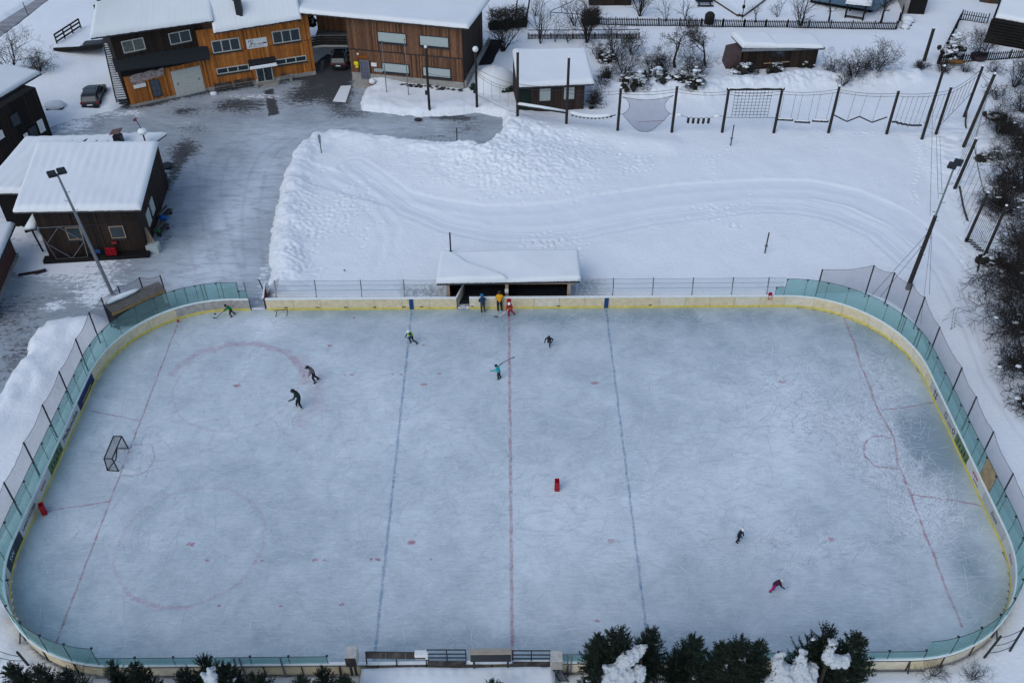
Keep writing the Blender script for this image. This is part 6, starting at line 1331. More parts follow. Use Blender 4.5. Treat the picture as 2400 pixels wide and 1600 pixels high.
M_beige = mat('beige_sheet', (0.30, 0.27, 0.22), 0.6, 0.15); M_pale2 = mat('weathered_white', (0.42, 0.42, 0.40), 0.7, 0.25)
nearbox(810, 838, 1513, 2.9, 0.7, 0.9, 'equipment_box', 'weathered white box on a stand left of the terrace', M_pale2, 'box', front=M_gw, legs=True)
nearbox(1290, 1318, 1524, 2.3, 0.65, 0.8, 'equipment_box', 'pale square box at the right end of the terrace', M_pale2, 'box', front=M_conc, legs=True)
nearbox(1101, 1199, 1519, 2.75, 0.35, 0.75, 'scoreboard', 'beige topped scoreboard with black back on the terrace edge', M_beige, 'scoreboard', front=M_blk, legs=True)
tag(MB().bbox(0, 0.72, -0.35, 0, 0, 0.4, 0.03).build('folded_table', M_white, None, loc=G(972, 1522, 2.1)-Vector((0, 0, .4))), 'small white box beside the long low bench roof on the terrace', 'box')
def rails(px0, px1, py0, z0, lb, solid):
    p, q = G(px0, py0, z0), G(px1, py0+ (2 if solid else 0), z0); t = thing('spectator_bench', lb, 'bench', (p.x, p.y, 0.95))
    if solid:
        n = 3
        for i in range(n): a_ = p.lerp(q, i/n); b_ = p.lerp(q, (i+0.985)/n); MB().hexa([v for v in (a_, b_, b_-Vector((0, .28, .18)), a_-Vector((0, .28, .18)), a_+Vector((0, 0, .04)), b_+Vector((0, 0, .04)), b_-Vector((0, .28, .14)), a_-Vector((0, .28, .14)))]).build('roof_panel', M_gw, t, world=True)
        MB().bar(p, q, 0.06).build('rail', M_blk, t, world=True)
    else:
        for dz in (0, -0.42, -0.8): MB().bar(p+Vector((0, 0, dz)), q+Vector((0, 0, dz)), 0.05).build('rail', M_blk, t, world=True)
        MB().bar(p+Vector((0, -.25, -.95)), q+Vector((0, -.25, -.95)), 0.3, 0.05).build('seat', M_gw, t, world=True)
    for u in (0.0, 0.5, 1.0): c_ = p.lerp(q, u); MB().bar(c_, Vector((c_.x, c_.y-(0.25 if solid else 0), 1.0)), 0.06).build('post', M_blk, t, world=True)
rails(857, 998, 1527, 2.0, 'long low grey roofed bench on the left half of the terrace', True); rails(1001, 1091, 1522, 2.2, 'open rail frame between the low bench and the scoreboard', False); rails(1201, 1290, 1524, 2.15, 'open rail frame right of the scoreboard', False)
t = thing('terrace_ladder', 'narrow metal steps down the right side of the terrace', 'ladder', G(1305, 1580, .5)); p, q = G(1296, 1570, 1.1), G(1318, 1605, 0.0)
for o_ in (0, 0.45): MB().bar(p+Vector((o_, 0, 0)), q+Vector((o_, 0, 0)), 0.05).build('stringer', M_blk, t, world=True)
for i in range(6): c_ = p.lerp(q, i/6); MB().bar(c_, c_+Vector((.45, 0, 0)), 0.12, 0.03).build('tread', M_gal, t, world=True)
# low cable fences at the two near corners
for pts_, lb in (([(2303, 1545, 2346, 1490), (2362, 1532, 2400, 1470)], 'leaning steel posts with slack nets at the lower right corner'), ([(40, 1527, 68, 1560), (-20, 1500, -10, 1560)], 'slack net on a fallen post at the lower left corner')):
    t = thing('slack_net', lb, 'net', G(pts_[0][0], pts_[0][1])); ends = []
    for a, b_, c_, d_ in pts_:
        p, q = (G(a, b_, 0), G(c_, d_, 2.2)) if a > 1000 else (G(a, b_, 2.0), G(c_, d_, 0.2)); MB().tube([p, q], 0.07, 6).build('post', M_blk, t, world=True); ends.append((p, q))
    for u in (0.3, 0.6, 0.95): MB().tube(sag(ends[0][0].lerp(ends[0][1], u), ends[1][0].lerp(ends[1][1], u), 0.2, 6), 0.02, 4).build('rope', M_rope, t, world=True)
# ---- picket fences and garden things
def picket(A, B, lb, step=0.20, h=1.25, pm=None, every=2.4, w_=0.105, name='picket_fence', z=0.25, rails_=(0.35, 1.0), phantom=False):
    A = Vector(A); B = Vector(B); d = B-A; L = d.length; ang = math.atan2(d.y, d.x); t = thing(name, lb, 'fence', A, ang, 'picket fences'); m = pm or M_dk
    for zr in rails_: MB().box(0, L, 0.0, 0.05, zr, zr+0.07).build('rail', m, t)
    n = int(L/every); pmh = MB().box(-0.06, 0.06, 0.05, 0.17, 0, h+0.05); base = pmh.build('post', m, t)
    for i in range(1, n+1): c = base.copy(); COL.objects.link(c); c.location = (i*L/n, 0, 0); c.parent = t
    pk = MB().box(-w_/2, w_/2, -0.035, 0.0, 0.08, h).build('picket', m, t); N = int(L/step); rg = random.Random(int(L*7))
    for i in range(1, N): c = pk.copy(); COL.objects.link(c); c.location = (i*step, 0, rg.uniform(-0.03, 0.03)); c.parent = t
    return t
picket(G(1392, 65), G(2097, 76), 'long dark picket fence across the garden above the plank shed', step=0.21)
picket(G(2099, 75), G(2137, -20), 'dark picket fence running back to the top edge beside the narrow shed', step=0.21)
picket(G(2249, 53), G(2310, 63), 'short picket fence meeting the black log cabin', step=0.26, h=1.5); picket(G(2247, 54), G(2196, 156), 'picket fence seen end-on running down from the cabin yard', step=0.26, h=1.4); picket(G(2196, 157), G(2420, 140), 'picket fence along the bushes at the right edge', step=0.26, h=1.3)
picket(G(1238, 98), G(1497, 97), 'brownish picket fence with top rail behind the small brown hut', step=0.17, w_=0.11, h=0.95, pm=M_gw, rails_=(0.2, 0.7, 1.35))
t = thing('hand_rail', 'dark open timber railing climbing from the ramp left of the lodge', 'railing', G(135, 105)); 
A_, B_ = G(134, 103, 0.3), G(190, 66, 0.3)
for dz in (0.25, 0.7, 1.1): MB().bar(A_+Vector((0, 0, dz)), B_+Vector((0, 0, dz)), 0.10, 0.16).build('rail', M_dk, t, world=True)
for u in (0, .33, .66, 1): c_ = A_.lerp(B_, u); MB().bar(c_, c_+Vector((0, 0, 1.15)), 0.12).build('post', M_dk, t, world=True)
t = thing('ramp', 'snow covered timber ramp leading to the upper door of the lodge', 'ramp', G(133, 118)); p, q, s_ = G(131, 116, 0.2), G(190, 113, 0.9), G(242, 107, 1.6)
for u, v in ((p, q), (q, s_)):
    MB().bar(u, v, 1.1, 0.2).build('deck', M_dk, t, world=True); MB().bar(u-Vector((0, .5, -.25)), v-Vector((0, .5, -.25)), 0.1, 0.3).build('side_board', M_dk, t, world=True)
MB().bar(p+Vector((0, 0, .18)), q+Vector((0, 0, .18)), 0.95, 0.18).build('snow', SNOWR, t, world=True)
MB().hexa([G(185, 112, 0), G(243, 108, 0), G(243, 92, 0), G(200, 96, 0), G(185, 112, .8), G(243, 108, 1.4), G(243, 92, 1.4), G(200, 96, .8)]).build('bank', M_blk, t, world=True)
t = thing('garden_arbour', 'open timber arbour with thick snow roof behind the picket fence', 'arbour', G(1979, 50)); P4 = [G(1979, 48), G(2020, 54), G(2026, 38), G(1990, 32)]
for p in P4: MB().bar(p, p+Vector((0, 0, 2.1)), 0.16).build('post', M_dk, t, world=True)
for a_, b_ in ((0, 1), (1, 2), (2, 3), (3, 0)):
    MB().bar(P4[a_]+Vector((0, 0, 2.05)), P4[b_]+Vector((0, 0, 2.05)), 0.2).build('beam', M_dk, t, world=True)
MB().bar(P4[0]+Vector((0, .3, .45)), P4[1]+Vector((0, .3, .45)), 0.4, 0.08).build('seat', M_gw, t, world=True)
roof(t, [P4[0]+Vector((-.4, -.3, 2.2)), P4[1]+Vector((.5, -.3, 2.2)), P4[2]+Vector((.5, .3, 2.6)), P4[3]+Vector((-.4, .3, 2.6))], 0.42, seed=15, nu=24, nv=18, gut=False)
for q0, q1, lb in (((1673, 3), (1732, 41), 'left'), ((1738, 42), (1800, -4), 'right')):
    p, q = G(q0[0], q0[1], 0.2), G(q1[0], q1[1], 0.2); t = thing('garden_wall', lb+' arm of the low snow topped stone wall in the garden', 'wall', p, group='garden walls'); MB().bar(p, q, 0.35, 0.7).build('wall', M_gw, t, world=True); MB().bar(p+Vector((0, .1, .42)), q+Vector((0, .1, .42)), 0.5, 0.16).build('snow_cover', SNOWR, t, world=True)
t = thing('picnic_table', 'dark picnic table with snow stripes near the garden wall', 'table', G(1650, 16))
for k_ in range(4): MB().box(-1.0, 1.0, -0.4+0.22*k_, -0.24+0.22*k_, 0.7, 0.76).build('board', M_dk, t)
for s_ in (-1, 1): MB().box(-1.0, 1.0, 0.8*s_-0.15, 0.8*s_+0.15, 0.42, 0.47).build('seat', M_dk, t); MB().bar((0.7*s_, -0.8, 0.42), (0.7*s_, 0.8, 0.42), 0.1).build('leg', M_dk, t); MB().bar((0.7*s_, -0.5, 0), (0.7*s_, 0.3, 0.7), 0.1).build('leg', M_dk, t)
tag(MB().lathe((0, 0, 0), [(0.55, 0), (0.6, 0.6), (0.6, 1.3), (0.35, 1.6), (0.1, 1.7)], 12).build('compost_bin', M_brush, None, loc=G(1661, 60)), 'round dark compost bin standing against the picket fence', 'bin')
t = thing('bird_house_pole', 'thin pole with bird house behind the picket fence', 'bird house', G(1738, 50)); MB().bar((0, 0, 0), (0, 0, 2.7), 0.08).build('pole', M_dk, t); MB().box(-0.15, 0.15, -0.12, 0.12, 1.6, 1.95).build('box', M_dk, t)
t = thing('drying_frame', 'thin timber drying frame in the garden left of the shed', 'frame', G(1290, 50))
for q in ((1290, 52), (1340, 58), (1316, 38)): p = G(*q); MB().bar(p, p+Vector((0, 0, 1.2)), 0.06).build('post', M_dk, t, world=True)
for a_, b_ in (((1290, 29), (1363, 34)), ((1290, 27), (1345, 2))): MB().bar(G(*a_, 1.2), G(*b_, 1.2), 0.06).build('rail', M_dk, t, world=True)
t = thing('terracotta_pot', 'big purple brown garden tub with handle beside the picket fence', 'tub', G(2290, 145)); MB().lathe((0, 0, 0), [(0.7, 0), (0.95, 0.8), (0.9, 0.85)], 14).build('tub', mat('plum_plastic', (0.035, 0.02, 0.03), 0.6), t); MB().tube([(-0.8+0.2*i, 0.2, 0.8+0.8*math.sin(PI*i/8)) for i in range(9)], 0.05, 5).build('handle', M_blk, t)
tag(MB().ball((0, 0, 0), 0.5, (10, 6), (1.8, 0.6, 0.5), jit=0.15).build('dry_bush', mat('ochre_leaves', (0.16, 0.08, 0.02), 0.8, 0.5, 6), None, loc=G(2243, 146, 0.8)), 'ochre leaved low shrub beside the snow specked conifer', 'shrub')
t = thing('snow_boulders', 'three snow capped garden stones below the narrow black shed', 'stones', G(2130, 62))
for x, y, r_ in ((0, 0.8, 0.75), (-0.4, -0.2, 0.5), (-0.9, -1.1, 0.5)): MB().ball((x, y, 0.25), r_, (9, 6), (1.2, 1, 0.8), jit=0.15).build('stone', M_bark, t); MB().ball((x, y, 0.45), r_, (10, 6), (1.15, 1, 0.7), jit=0.04).build('snow_cap', SNOWR, t, smooth=True)
# snow dome right of the hall with green foliage below
t = thing('snow_dome', 'large smooth snow dome over dark green foliage right of the brown hall', 'snow heap', G(1160, 205)); MB().ball((0, 0, 0.35), 1.9, (18, 11), (1.2, 1.15, 1.05), jit=0.035).build('snow', SNOWR, t, smooth=True)
rg = random.Random(3)
for cx, cy in ((-2.0, -1.0), (1.0, -1.6), (1.5, -1.4)):
    b = MB()
    for i in range(50): a_ = rg.uniform(0, 6.3); b.ball((cx+rg.gauss(0, .3), cy+rg.gauss(0, .2), rg.uniform(0.1, 0.8)), rg.uniform(0.08, 0.2), (5, 4), jit=0.3, rg=rg, tone=rg.random())
    b.build('foliage', mat('deep_green', (0.006, 0.025, 0.012), 0.6), t)
# ---- cars
def car(loc, rz, label, body, snow=False):
    t = thing('parked_car', label, 'car', loc, rz)
    L_, W_ = 4.1, 1.75
    prof = [(-2.05, 0.35), (-2.03, 0.85), (-1.95, 1.02), (-1.72, 1.40), (-1.35, 1.52), (0.1, 1.50), (0.45, 1.42), (1.05, 1.0), (1.85, 0.85), (2.05, 0.6), (2.05, 0.32)]
    def wd(z): return W_/2*(1.0 if z < 0.95 else 1.0-0.22*(z-0.95)/0.55)
    vs = [(wd(z)*s_, x, z) for s_ in (-1, 1) for x, z in prof]; n = len(prof)
    vs = [(w_*(0.93 if abs(x) > 1.9 else 1), x, z) for w_, x, z in vs]
    fs = [tuple(range(n)), tuple(reversed(range(n, 2*n)))]+[(i, n+i, n+(i+1) % n, (i+1) % n) for i in range(n)]
    b = MB(); b.add(vs, fs); o = b.build('body', body, t); bm = o.modifiers.new('bevel', 'BEVEL'); bm.width = 0.07; bm.segments = 3; bm.limit_method = 'ANGLE'; bm.angle_limit = 0.3
    gm = M_glass
    b = MB(); b.hexa([(-.66, -2.0, 1.02), (.66, -2.0, 1.02), (.66, -1.93, 1.02), (-.66, -1.93, 1.02), (-.58, -1.76, 1.40), (.58, -1.76, 1.40), (.58, -1.69, 1.40), (-.58, -1.69, 1.40)]); b.build('rear_window', gm, t)
    b = MB(); b.hexa([(-.70, 0.98, 1.05), (.70, 0.98, 1.05), (.70, 1.06, 1.03), (-.70, 1.06, 1.03), (-.58, 0.46, 1.42), (.58, 0.46, 1.42), (.58, 0.54, 1.42), (-.58, 0.54, 1.42)]); b.build('windscreen', gm, t)
    MB().bbox(-0.45, 0.45, -0.75, 0.05, 1.49, 1.525, 0.03).build('sunroof', gm, t)
    for s_ in (-1, 1):
        for y0, y1 in ((-1.5, -0.55), (-0.48, 0.55)):
            b = MB(); b.hexa([(s_*.875, y0, 1.0), (s_*.885, y1, 1.0), (s_*.84, y1, 1.0), (s_*.84, y0, 1.0), (s_*.79, y0+.12, 1.36), (s_*.795, y1-.12, 1.36), (s_*.74, y1-.12, 1.36), (s_*.74, y0+.12, 1.36)]); b.build('side_window', gm, t)
        for y in (-1.25, 1.3):
            w_ = MB().tube([(s_*.70, y, .32), (s_*.885, y, .32)], 0.32, 16).build('wheel', M_black, t); MB().tube([(s_*.886, y, .32), (s_*.90, y, .32)], 0.19, 12).build('rim', M_gal, w_)
        MB().bbox(s_*.72-.13, s_*.72+.13, -2.06, -1.98, .78, 1.0, .02).build('tail_light', mat('tail_red', (0.25, 0.02, 0.02), 0.3), t); MB().bbox(s_*.66-.15, s_*.66+.15, 1.93, 2.02, .62, .78, .02).build('headlight', M_white, t)
        MB().bbox(s_*.98-.1, s_*.98+.1, 0.6, 0.75, .95, 1.1, .03).build('mirror', body, t)
    MB().box(-.8, .8, -2.12, -2.02, .35, .55).build('bumper', M_black, t); MB().box(-.26, .26, -2.075, -2.06, .62, .74).build('number_plate', M_white, t)
    return t
c_ = G(222, 243); _c1 = car(Vector((c_.x, c_.y+0.4, 0.05)), 0.13, 'dark grey hatchback parked on snow left of the lodge stairs', mat('grey_car_paint', (0.018, 0.019, 0.022), 0.3, 0.05, spec=0.5))
_c1.scale = (1.08, 1.08, 1.08)
c_ = G(797, 158); car(Vector((c_.x, c_.y+1.0, 0.0)), 0.0, 'black car parked in the dark passage under the balcony', mat('black_car_paint', (0.012, 0.013, 0.015), 0.3, 0.05, spec=0.5))
MB_ = MB().bbox(-0.5, 0.5, -0.3, 0.3, 0, 0.05)
t = thing('folding_chairs', 'stack of pale folding chairs in the dark passage beside the clubhouse', 'chairs', G(752, 165)); rg = random.Random(1)
for i in range(3): MB().bar((0.1*i, 0.1*i, 0), (0.3+0.1*i, 0.1*i, 1.1), 0.05).build('leg', M_gal, t); MB().box(-0.2+0.1*i, 0.3+0.1*i, -0.2+.1*i, 0.2+.1*i, 0.45+0.25*i, 0.5+0.25*i).build('seat', M_gw, t)
# ================================================================== trees and shrubs
def bare(name, seed, h, spread=0.5, stems=1, depth=4, r0=0.09, up=0.4, lean=(0, 0), first=0.3, kids=(3, 5), twig=0.010, curl=0.25):
    """bare tree or shrub: tapered limbs that fork down to twigs; wood in one part, twigs in another"""
    rg = random.Random(seed); B1 = MB(); B2 = MB()
    def grow(p, d, L, r, dep):
        n = 4 if dep < 2 else 3; P = [p]; rr = [r]; q = Vector(p); dd = Vector(d)
        for i in range(n):
            dd = (dd+Vector((rg.gauss(0, curl), rg.gauss(0, curl), rg.gauss(0, curl*0.6)+up*0.12))*0.55).normalized(); q = q+dd*L/n; P.append(q.copy()); rr.append(max(r*(1-0.62*(i+1)/n), twig*0.8))
        (B1 if dep < 2 else B2).tube(P, rr, 5 if dep < 2 else 3, cap=False)
        if dep >= depth: return
        for k_ in range(rg.randint(*kids)):
            u = rg.uniform(first if dep == 0 else 0.15, 1.0); i = min(int(u*n), n-1); s_ = P[i].lerp(P[i+1], u*n-i)
            a = rg.uniform(0, 2*PI); base = (P[i+1]-P[i]).normalized(); o_ = base.orthogonal().normalized(); o_ = (Matrix.Rotation(a, 3, base) @ o_)
            nd = (base*rg.uniform(0.35, 0.9)+o_*rg.uniform(0.5, 1.0)*(0.6+spread)+Vector((0, 0, up*0.4))).normalized()
            grow(s_, nd, L*rg.uniform(0.45, 0.72), max(rr[i]*0.6, twig), dep+1)
    for s_ in range(stems):
        a = rg.uniform(0, 2*PI); k_ = 0 if stems == 1 else rg.uniform(0.15, 1)*spread
        d = Vector((math.cos(a)*k_+lean[0], math.sin(a)*k_+lean[1], 1)).normalized(); grow(Vector((math.cos(a)*0.06*(stems > 1), math.sin(a)*0.06*(stems > 1), -0.1)), d, h*(0.55 if stems == 1 else rg.uniform(0.5, 0.75)), r0*(1 if stems == 1 else rg.uniform(0.5, 1)), 0 if stems == 1 else 1)
    return B1, B2
def put_bare(name, cat, label, px, py, group=None, zoff=None, **k):
    g = G(px, py); z = gz(g.x, g.y) if zoff is None else zoff; z = max(z, 0); g = G(px, py, z*0.8)
    t = thing(name, label, cat, g, group=group); a, b_ = bare(name, **k)
    if a.v: a.build('trunk' if cat == 'tree' else 'stem', M_bark, t)
    if b_.v: b_.build('crown', M_twig, t)
    return t
TL = [('bare_shrub', 'shrub', 'wide fan of bare stems between the brown hall and the small hut', 1179, 122, dict(seed=1, h=5.0, spread=0.55, stems=13, depth=3, r0=0.08, kids=(4, 6))),
 ('bare_tree', 'tree', 'slim bare tree left of the brownish picket fence', 1265, 103, dict(seed=2, h=6.6, spread=0.25, stems=5, depth=3, r0=0.09, up=0.8, kids=(4, 6))),
 ('bare_tree', 'tree', 'bushy bare tree at the middle of the brownish picket fence', 1375, 101, dict(seed=3, h=6.2, spread=0.55, stems=7, depth=4, r0=0.10, kids=(4, 5))),
 ('bare_sapling', 'tree', 'small bare sapling at the brownish fence, left one', 1299, 100, dict(seed=4, h=3.2, spread=0.4, stems=3, depth=3, r0=0.04)),
 ('bare_sapling', 'tree', 'small bare sapling at the brownish fence, right one', 1332, 101, dict(seed=5, h=3.0, spread=0.4, stems=3, depth=3, r0=0.04)),
 ('bare_tree', 'tree', 'tall straight bare trunk rising to the top edge, left of two', 1207, 60, dict(seed=6, h=9, spread=0.3, depth=3, r0=0.13, up=0.6, first=0.5)),
 ('bare_tree', 'tree', 'tall straight bare trunk rising to the top edge, right of two', 1233, 56, dict(seed=7, h=9, spread=0.3, depth=3, r0=0.14, up=0.6, first=0.5)),
 ('bare_shrub', 'shrub', 'round bare shrub right of the small hut roof', 1463, 185, dict(seed=8, h=4.0, spread=0.7, stems=8, depth=4, r0=0.06, kids=(4, 5))),
 ('bare_shrub', 'shrub', 'dense bare shrub behind the round one by the fence end', 1437, 135, dict(seed=9, h=4.6, spread=0.6, stems=8, depth=4, r0=0.07, kids=(3, 5))),
 ('apple_tree', 'tree', 'gnarled apple tree with wide crooked limbs, left of two', 1583, 160, dict(seed=10, h=6.6, spread=1.2, depth=5, r0=0.17, up=0.15, first=0.30, kids=(3, 5), curl=0.45)),
 ('apple_tree', 'tree', 'gnarled apple tree with narrower crown, right of two', 1654, 155, dict(seed=61, h=6.4, spread=1.1, depth=5, r0=0.15, up=0.45, first=0.30, kids=(4, 5), curl=0.30)),
 ('bare_shrub', 'shrub', 'low tangled shrub below the left apple tree', 1560, 178, dict(seed=12, h=2.6, spread=0.9, stems=7, depth=4, r0=0.04, kids=(3, 5))),
 ('bare_shrub', 'shrub', 'low tangled shrub between the two apple trees', 1615, 172, dict(seed=13, h=2.8, spread=0.8, stems=7, depth=4, r0=0.04, kids=(3, 5))),
 ('bare_shrub', 'shrub', 'low shrub left of the apple trees on the snow bank', 1520, 180, dict(seed=14, h=2.6, spread=0.8, stems=6, depth=4, r0=0.04, kids=(3, 5))),
 ('bare_shrub', 'shrub', 'broad fan shaped shrub on the bank right of the plank shed', 2046, 180, dict(seed=15, h=4.2, spread=0.95, stems=11, depth=4, r0=0.06, kids=(4, 5))),
 ('bare_shrub', 'shrub', 'dense dark shrub left of the fan shaped one', 2000, 186, dict(seed=16, h=3.4, spread=0.8, stems=12, depth=4, r0=0.05, kids=(4, 5))),
 ('bare_shrub', 'shrub', 'small spiky shrub at the right end of the plank shed', 1949, 172, dict(seed=17, h=2.6, spread=0.8, stems=8, depth=4, r0=0.04)),
 ('bare_shrub', 'shrub', 'low dark shrub at the foot of the lone snow capped post', 2160, 163, dict(seed=18, h=1.6, spread=1.3, stems=16, depth=3, r0=0.05, kids=(4, 6))),
 ('bare_shrub', 'shrub', 'low dark shrub at the corner of the right picket fence', 2212, 168, dict(seed=19, h=1.8, spread=1.3, stems=16, depth=3, r0=0.05, kids=(4, 6))),
 ('bare_sapling', 'tree', 'thin young tree leaning inside the fenced cabin yard', 2248, 141, dict(seed=20, h=5.0, spread=0.4, depth=3, r0=0.045, up=0.6, lean=(0.15, 0), kids=(4, 6))),
 ('bare_shrub', 'shrub', 'bare shrub behind the purple garden tub', 2299, 137, dict(seed=22, h=3.8, spread=0.6, stems=9, depth=4, r0=0.045)),
 ('bare_shrub', 'shrub', 'bare shrub at the right frame edge beneath the log cabin', 2375, 205, dict(seed=23, h=4.5, spread=0.8, stems=12, depth=4, r0=0.06)),
 ('bare_shrub', 'shrub', 'spiky shrub on the forest edge behind the corner posts', 2337, 318, dict(seed=24, h=3.4, spread=0.9, stems=12, depth=4, r0=0.05, kids=(4, 6))),
 ('bare_shrub', 'shrub', 'low thorny shrub on the snowy slope behind the crooked brace', 2330, 372, dict(seed=25, h=1.8, spread=1.2, stems=9, depth=4, r0=0.035)),
 ('bare_shrub', 'shrub', 'low sprigs poking through snow beside the longest post', 2330, 235, dict(seed=26, h=2.2, spread=1.0, stems=8, depth=4, r0=0.04)),
 ('bare_tree', 'tree', 'bare tree spreading from behind the black house at the left edge', 30, 165, dict(seed=27, h=5.5, spread=0.9, stems=5, depth=4, r0=0.10, kids=(4, 5))),
 ('bare_shrub', 'shrub', 'drooping brushwood at the roof tip of the black house', 92, 168, dict(seed=28, h=3.2, spread=1.2, stems=12, depth=4, r0=0.05, up=0.0)),
 ('bare_tree', 'tree', 'bare broom shaped tree in the garden behind the picket fence', 1875, 62, dict(seed=29, h=5.2, spread=0.45, stems=9, depth=3, r0=0.07, up=0.8)),
 ('bare_tree', 'tree', 'thick forked tree beside the garden arbour, left side', 1942, 52, dict(seed=30, h=5.5, spread=0.7, depth=4, r0=0.14, first=0.4)),
 ('bare_tree', 'tree', 'forked tree with snowy limbs right of the garden arbour', 2063, 56, dict(seed=31, h=5.5, spread=0.8, depth=4, r0=0.17, first=0.3)),
 ('bare_sapling', 'tree', 'thin tree behind the fence left of the picnic table', 1606, 50, dict(seed=32, h=4.2, spread=0.4, stems=3, depth=3, r0=0.06)),
 ('bare_sapling', 'tree', 'pair of thin stems behind the fence right of the dark garden shed', 1560, 52, dict(seed=33, h=4.2, spread=0.3, stems=4, depth=3, r0=0.05)),
 ('bare_sapling', 'tree', 'pruned garden tree left of the bird house pole', 1772, 55, dict(seed=34, h=3.0, spread=0.5, stems=3, depth=3, r0=0.06)),
 ('bare_shrub', 'shrub', 'many thin stems by the dark garden shed at the top', 1500, 40, dict(seed=35, h=5.0, spread=0.3, stems=14, depth=3, r0=0.07, up=0.8)),
 ('bare_shrub', 'shrub', 'thin sapling shrub in the garden right of the snow topped walls', 1822, 42, dict(seed=36, h=2.2, spread=0.6, stems=5, depth=3, r0=0.04)),
 ('bare_shrub', 'shrub', 'tall thin stems between the brownish fence and the hedge end', 1345, 62, dict(seed=41, h=4.4, spread=0.5, stems=7, depth=3, r0=0.05)),
 ('bare_shrub', 'shrub', 'wiry shrub in front of the brownish fence right end', 1480, 130, dict(seed=42, h=3.4, spread=0.7, stems=9, depth=4, r0=0.05)),
 ('bare_shrub', 'shrub', 'low wiry shrub between the brownish fence and the small hut roof', 1400, 140, dict(seed=43, h=2.6, spread=0.8, stems=8, depth=4, r0=0.04)),
 ('bare_shrub', 'shrub', 'sprigs on the slope just right of the small hut', 1410, 205, dict(seed=44, h=2.2, spread=0.9, stems=10, depth=3, r0=0.03)),
 ('bare_sapling', 'tree', 'thin sapling close behind the straight trunks at the top', 1255, 40, dict(seed=45, h=4.0, spread=0.5, stems=4, depth=3, r0=0.05)),
 ('bare_shrub', 'shrub', 'tangled brushwood right above the snow heaped grey bush', 1545, 160, dict(seed=46, h=3.0, spread=0.9, stems=10, depth=4, r0=0.045)),
 ('bare_shrub', 'shrub', 'tangled brushwood behind the tall dark bush with snow clumps', 1632, 180, dict(seed=47, h=2.8, spread=0.8, stems=9, depth=4, r0=0.04)),
 ('bare_shrub', 'shrub', 'bare shrub under the fan shaped one, facing the swinging beams', 1975, 200, dict(seed=48, h=2.0, spread=1.0, stems=9, depth=3, r0=0.04)),
 ('bare_shrub', 'shrub', 'row of low twigs under the right picket fence', 2260, 170, dict(seed=49, h=1.6, spread=1.2, stems=14, depth=3, r0=0.03)),
 ('bare_shrub', 'shrub', 'low twigs further right under the picket fence', 2330, 172, dict(seed=50, h=1.8, spread=1.1, stems=12, depth=3, r0=0.03)),
 ('bare_shrub', 'shrub', 'dark shrub at the right edge above the bent brush pile', 2392, 265, dict(seed=51, h=3.6, spread=0.9, stems=14, depth=4, r0=0.05)),
 ('bare_shrub', 'shrub', 'dark shrub on the slope right of the thorny shrub', 2388, 345, dict(seed=52, h=3.0, spread=0.9, stems=12, depth=4, r0=0.05)),
 ('bare_shrub', 'shrub', 'low brush under the large bare bush at the floodlight height', 2345, 440, dict(seed=53, h=2.0, spread=1.2, stems=12, depth=4, r0=0.04)),
 ('bare_shrub', 'shrub', 'low brush between rope curtain and the biggest dark bush', 2360, 640, dict(seed=54, h=2.0, spread=1.2, stems=12, depth=4, r0=0.04)),
 ('bare_shrub', 'shrub', 'thin twigs leaning over the trodden path at right', 2350, 740, dict(seed=55, h=1.6, spread=1.2, stems=8, depth=3, r0=0.03, lean=(-.4, 0))),
 ('bare_shrub', 'shrub', 'dry twigs at the lower right corner below the glass', 2280, 1590, dict(seed=37, h=1.6, spread=0.9, stems=14, depth=3, r0=0.02, twig=0.006)),
 ('bare_shrub', 'shrub', 'dry twigs right of the big spruces at the bottom edge', 2180, 1588, dict(seed=38, h=1.5, spread=0.9, stems=12, depth=3, r0=0.02, twig=0.006)),
 ('bare_sapling', 'tree', 'small bare sapling by the lower left corner glass', 190, 1597, dict(seed=39, h=1.8, spread=0.5, stems=3, depth=3, r0=0.03, twig=0.007)),
]
for nm, cat, lb, px, py, kw in TL: put_bare(nm, cat, lb, px, py, **kw)
# right edge thicket: large dark shrubs, drooping branches reaching over the path
for i, (px, py, h, st, lb, ln) in enumerate([(2395, 455, 5.0, 22, 'large bare bush filling the right edge beside the floodlight', (-.35, 0)), (2340, 505, 3.8, 22, 'dark dense bush behind the crooked brace and rope curtain', (-.1, 0)),
        (2405, 590, 4.4, 18, 'tangled bush behind the rope curtain at the right edge', (-.3, 0)), (2410, 695, 6.0, 28, 'biggest dark bush reaching over the path at the right edge', (-.75, .05)),
        (2412, 790, 5.6, 22, 'dark bush with long twigs below the biggest one', (-.7, .1)), (2418, 880, 4.4, 18, 'bush at the right edge above the last net posts', (-.5, .1)), (2412, 965, 2.6, 14, 'lowest small bush at the right edge beside footprints', (-.3, .1)), (2400, 380, 4.2, 16, 'bush under the bent brush pile at the right edge', (-.2, 0))]):
    t = put_bare('thicket_bush', 'bush', lb, px, py, group='bushes along the right edge', zoff=0.3, seed=60+i, h=h, spread=0.9, stems=st, depth=4, r0=0.07, kids=(3, 5), up=0.25, lean=ln, twig=0.015)
    rg = random.Random(i); b = MB()
    for _ in range(11): b.ball((rg.gauss(ln[0]*h*.35, h*.30), rg.gauss(0, h*.28), rg.uniform(.15, .62)*h), rg.uniform(.05, .16), (7, 5), (1.8, 1.0, .4), jit=0.3, rg=rg)
    b.build('snow_cap', SNOWR, t, smooth=True)['kind'] = 'stuff'
t = put_bare('brush_pile', 'brush pile', 'bent over brush pile forming a dark roll on the slope at right', 2365, 312, seed=77, h=2.4, spread=1.4, stems=36, depth=3, r0=0.05, up=-0.5, kids=(3, 5))
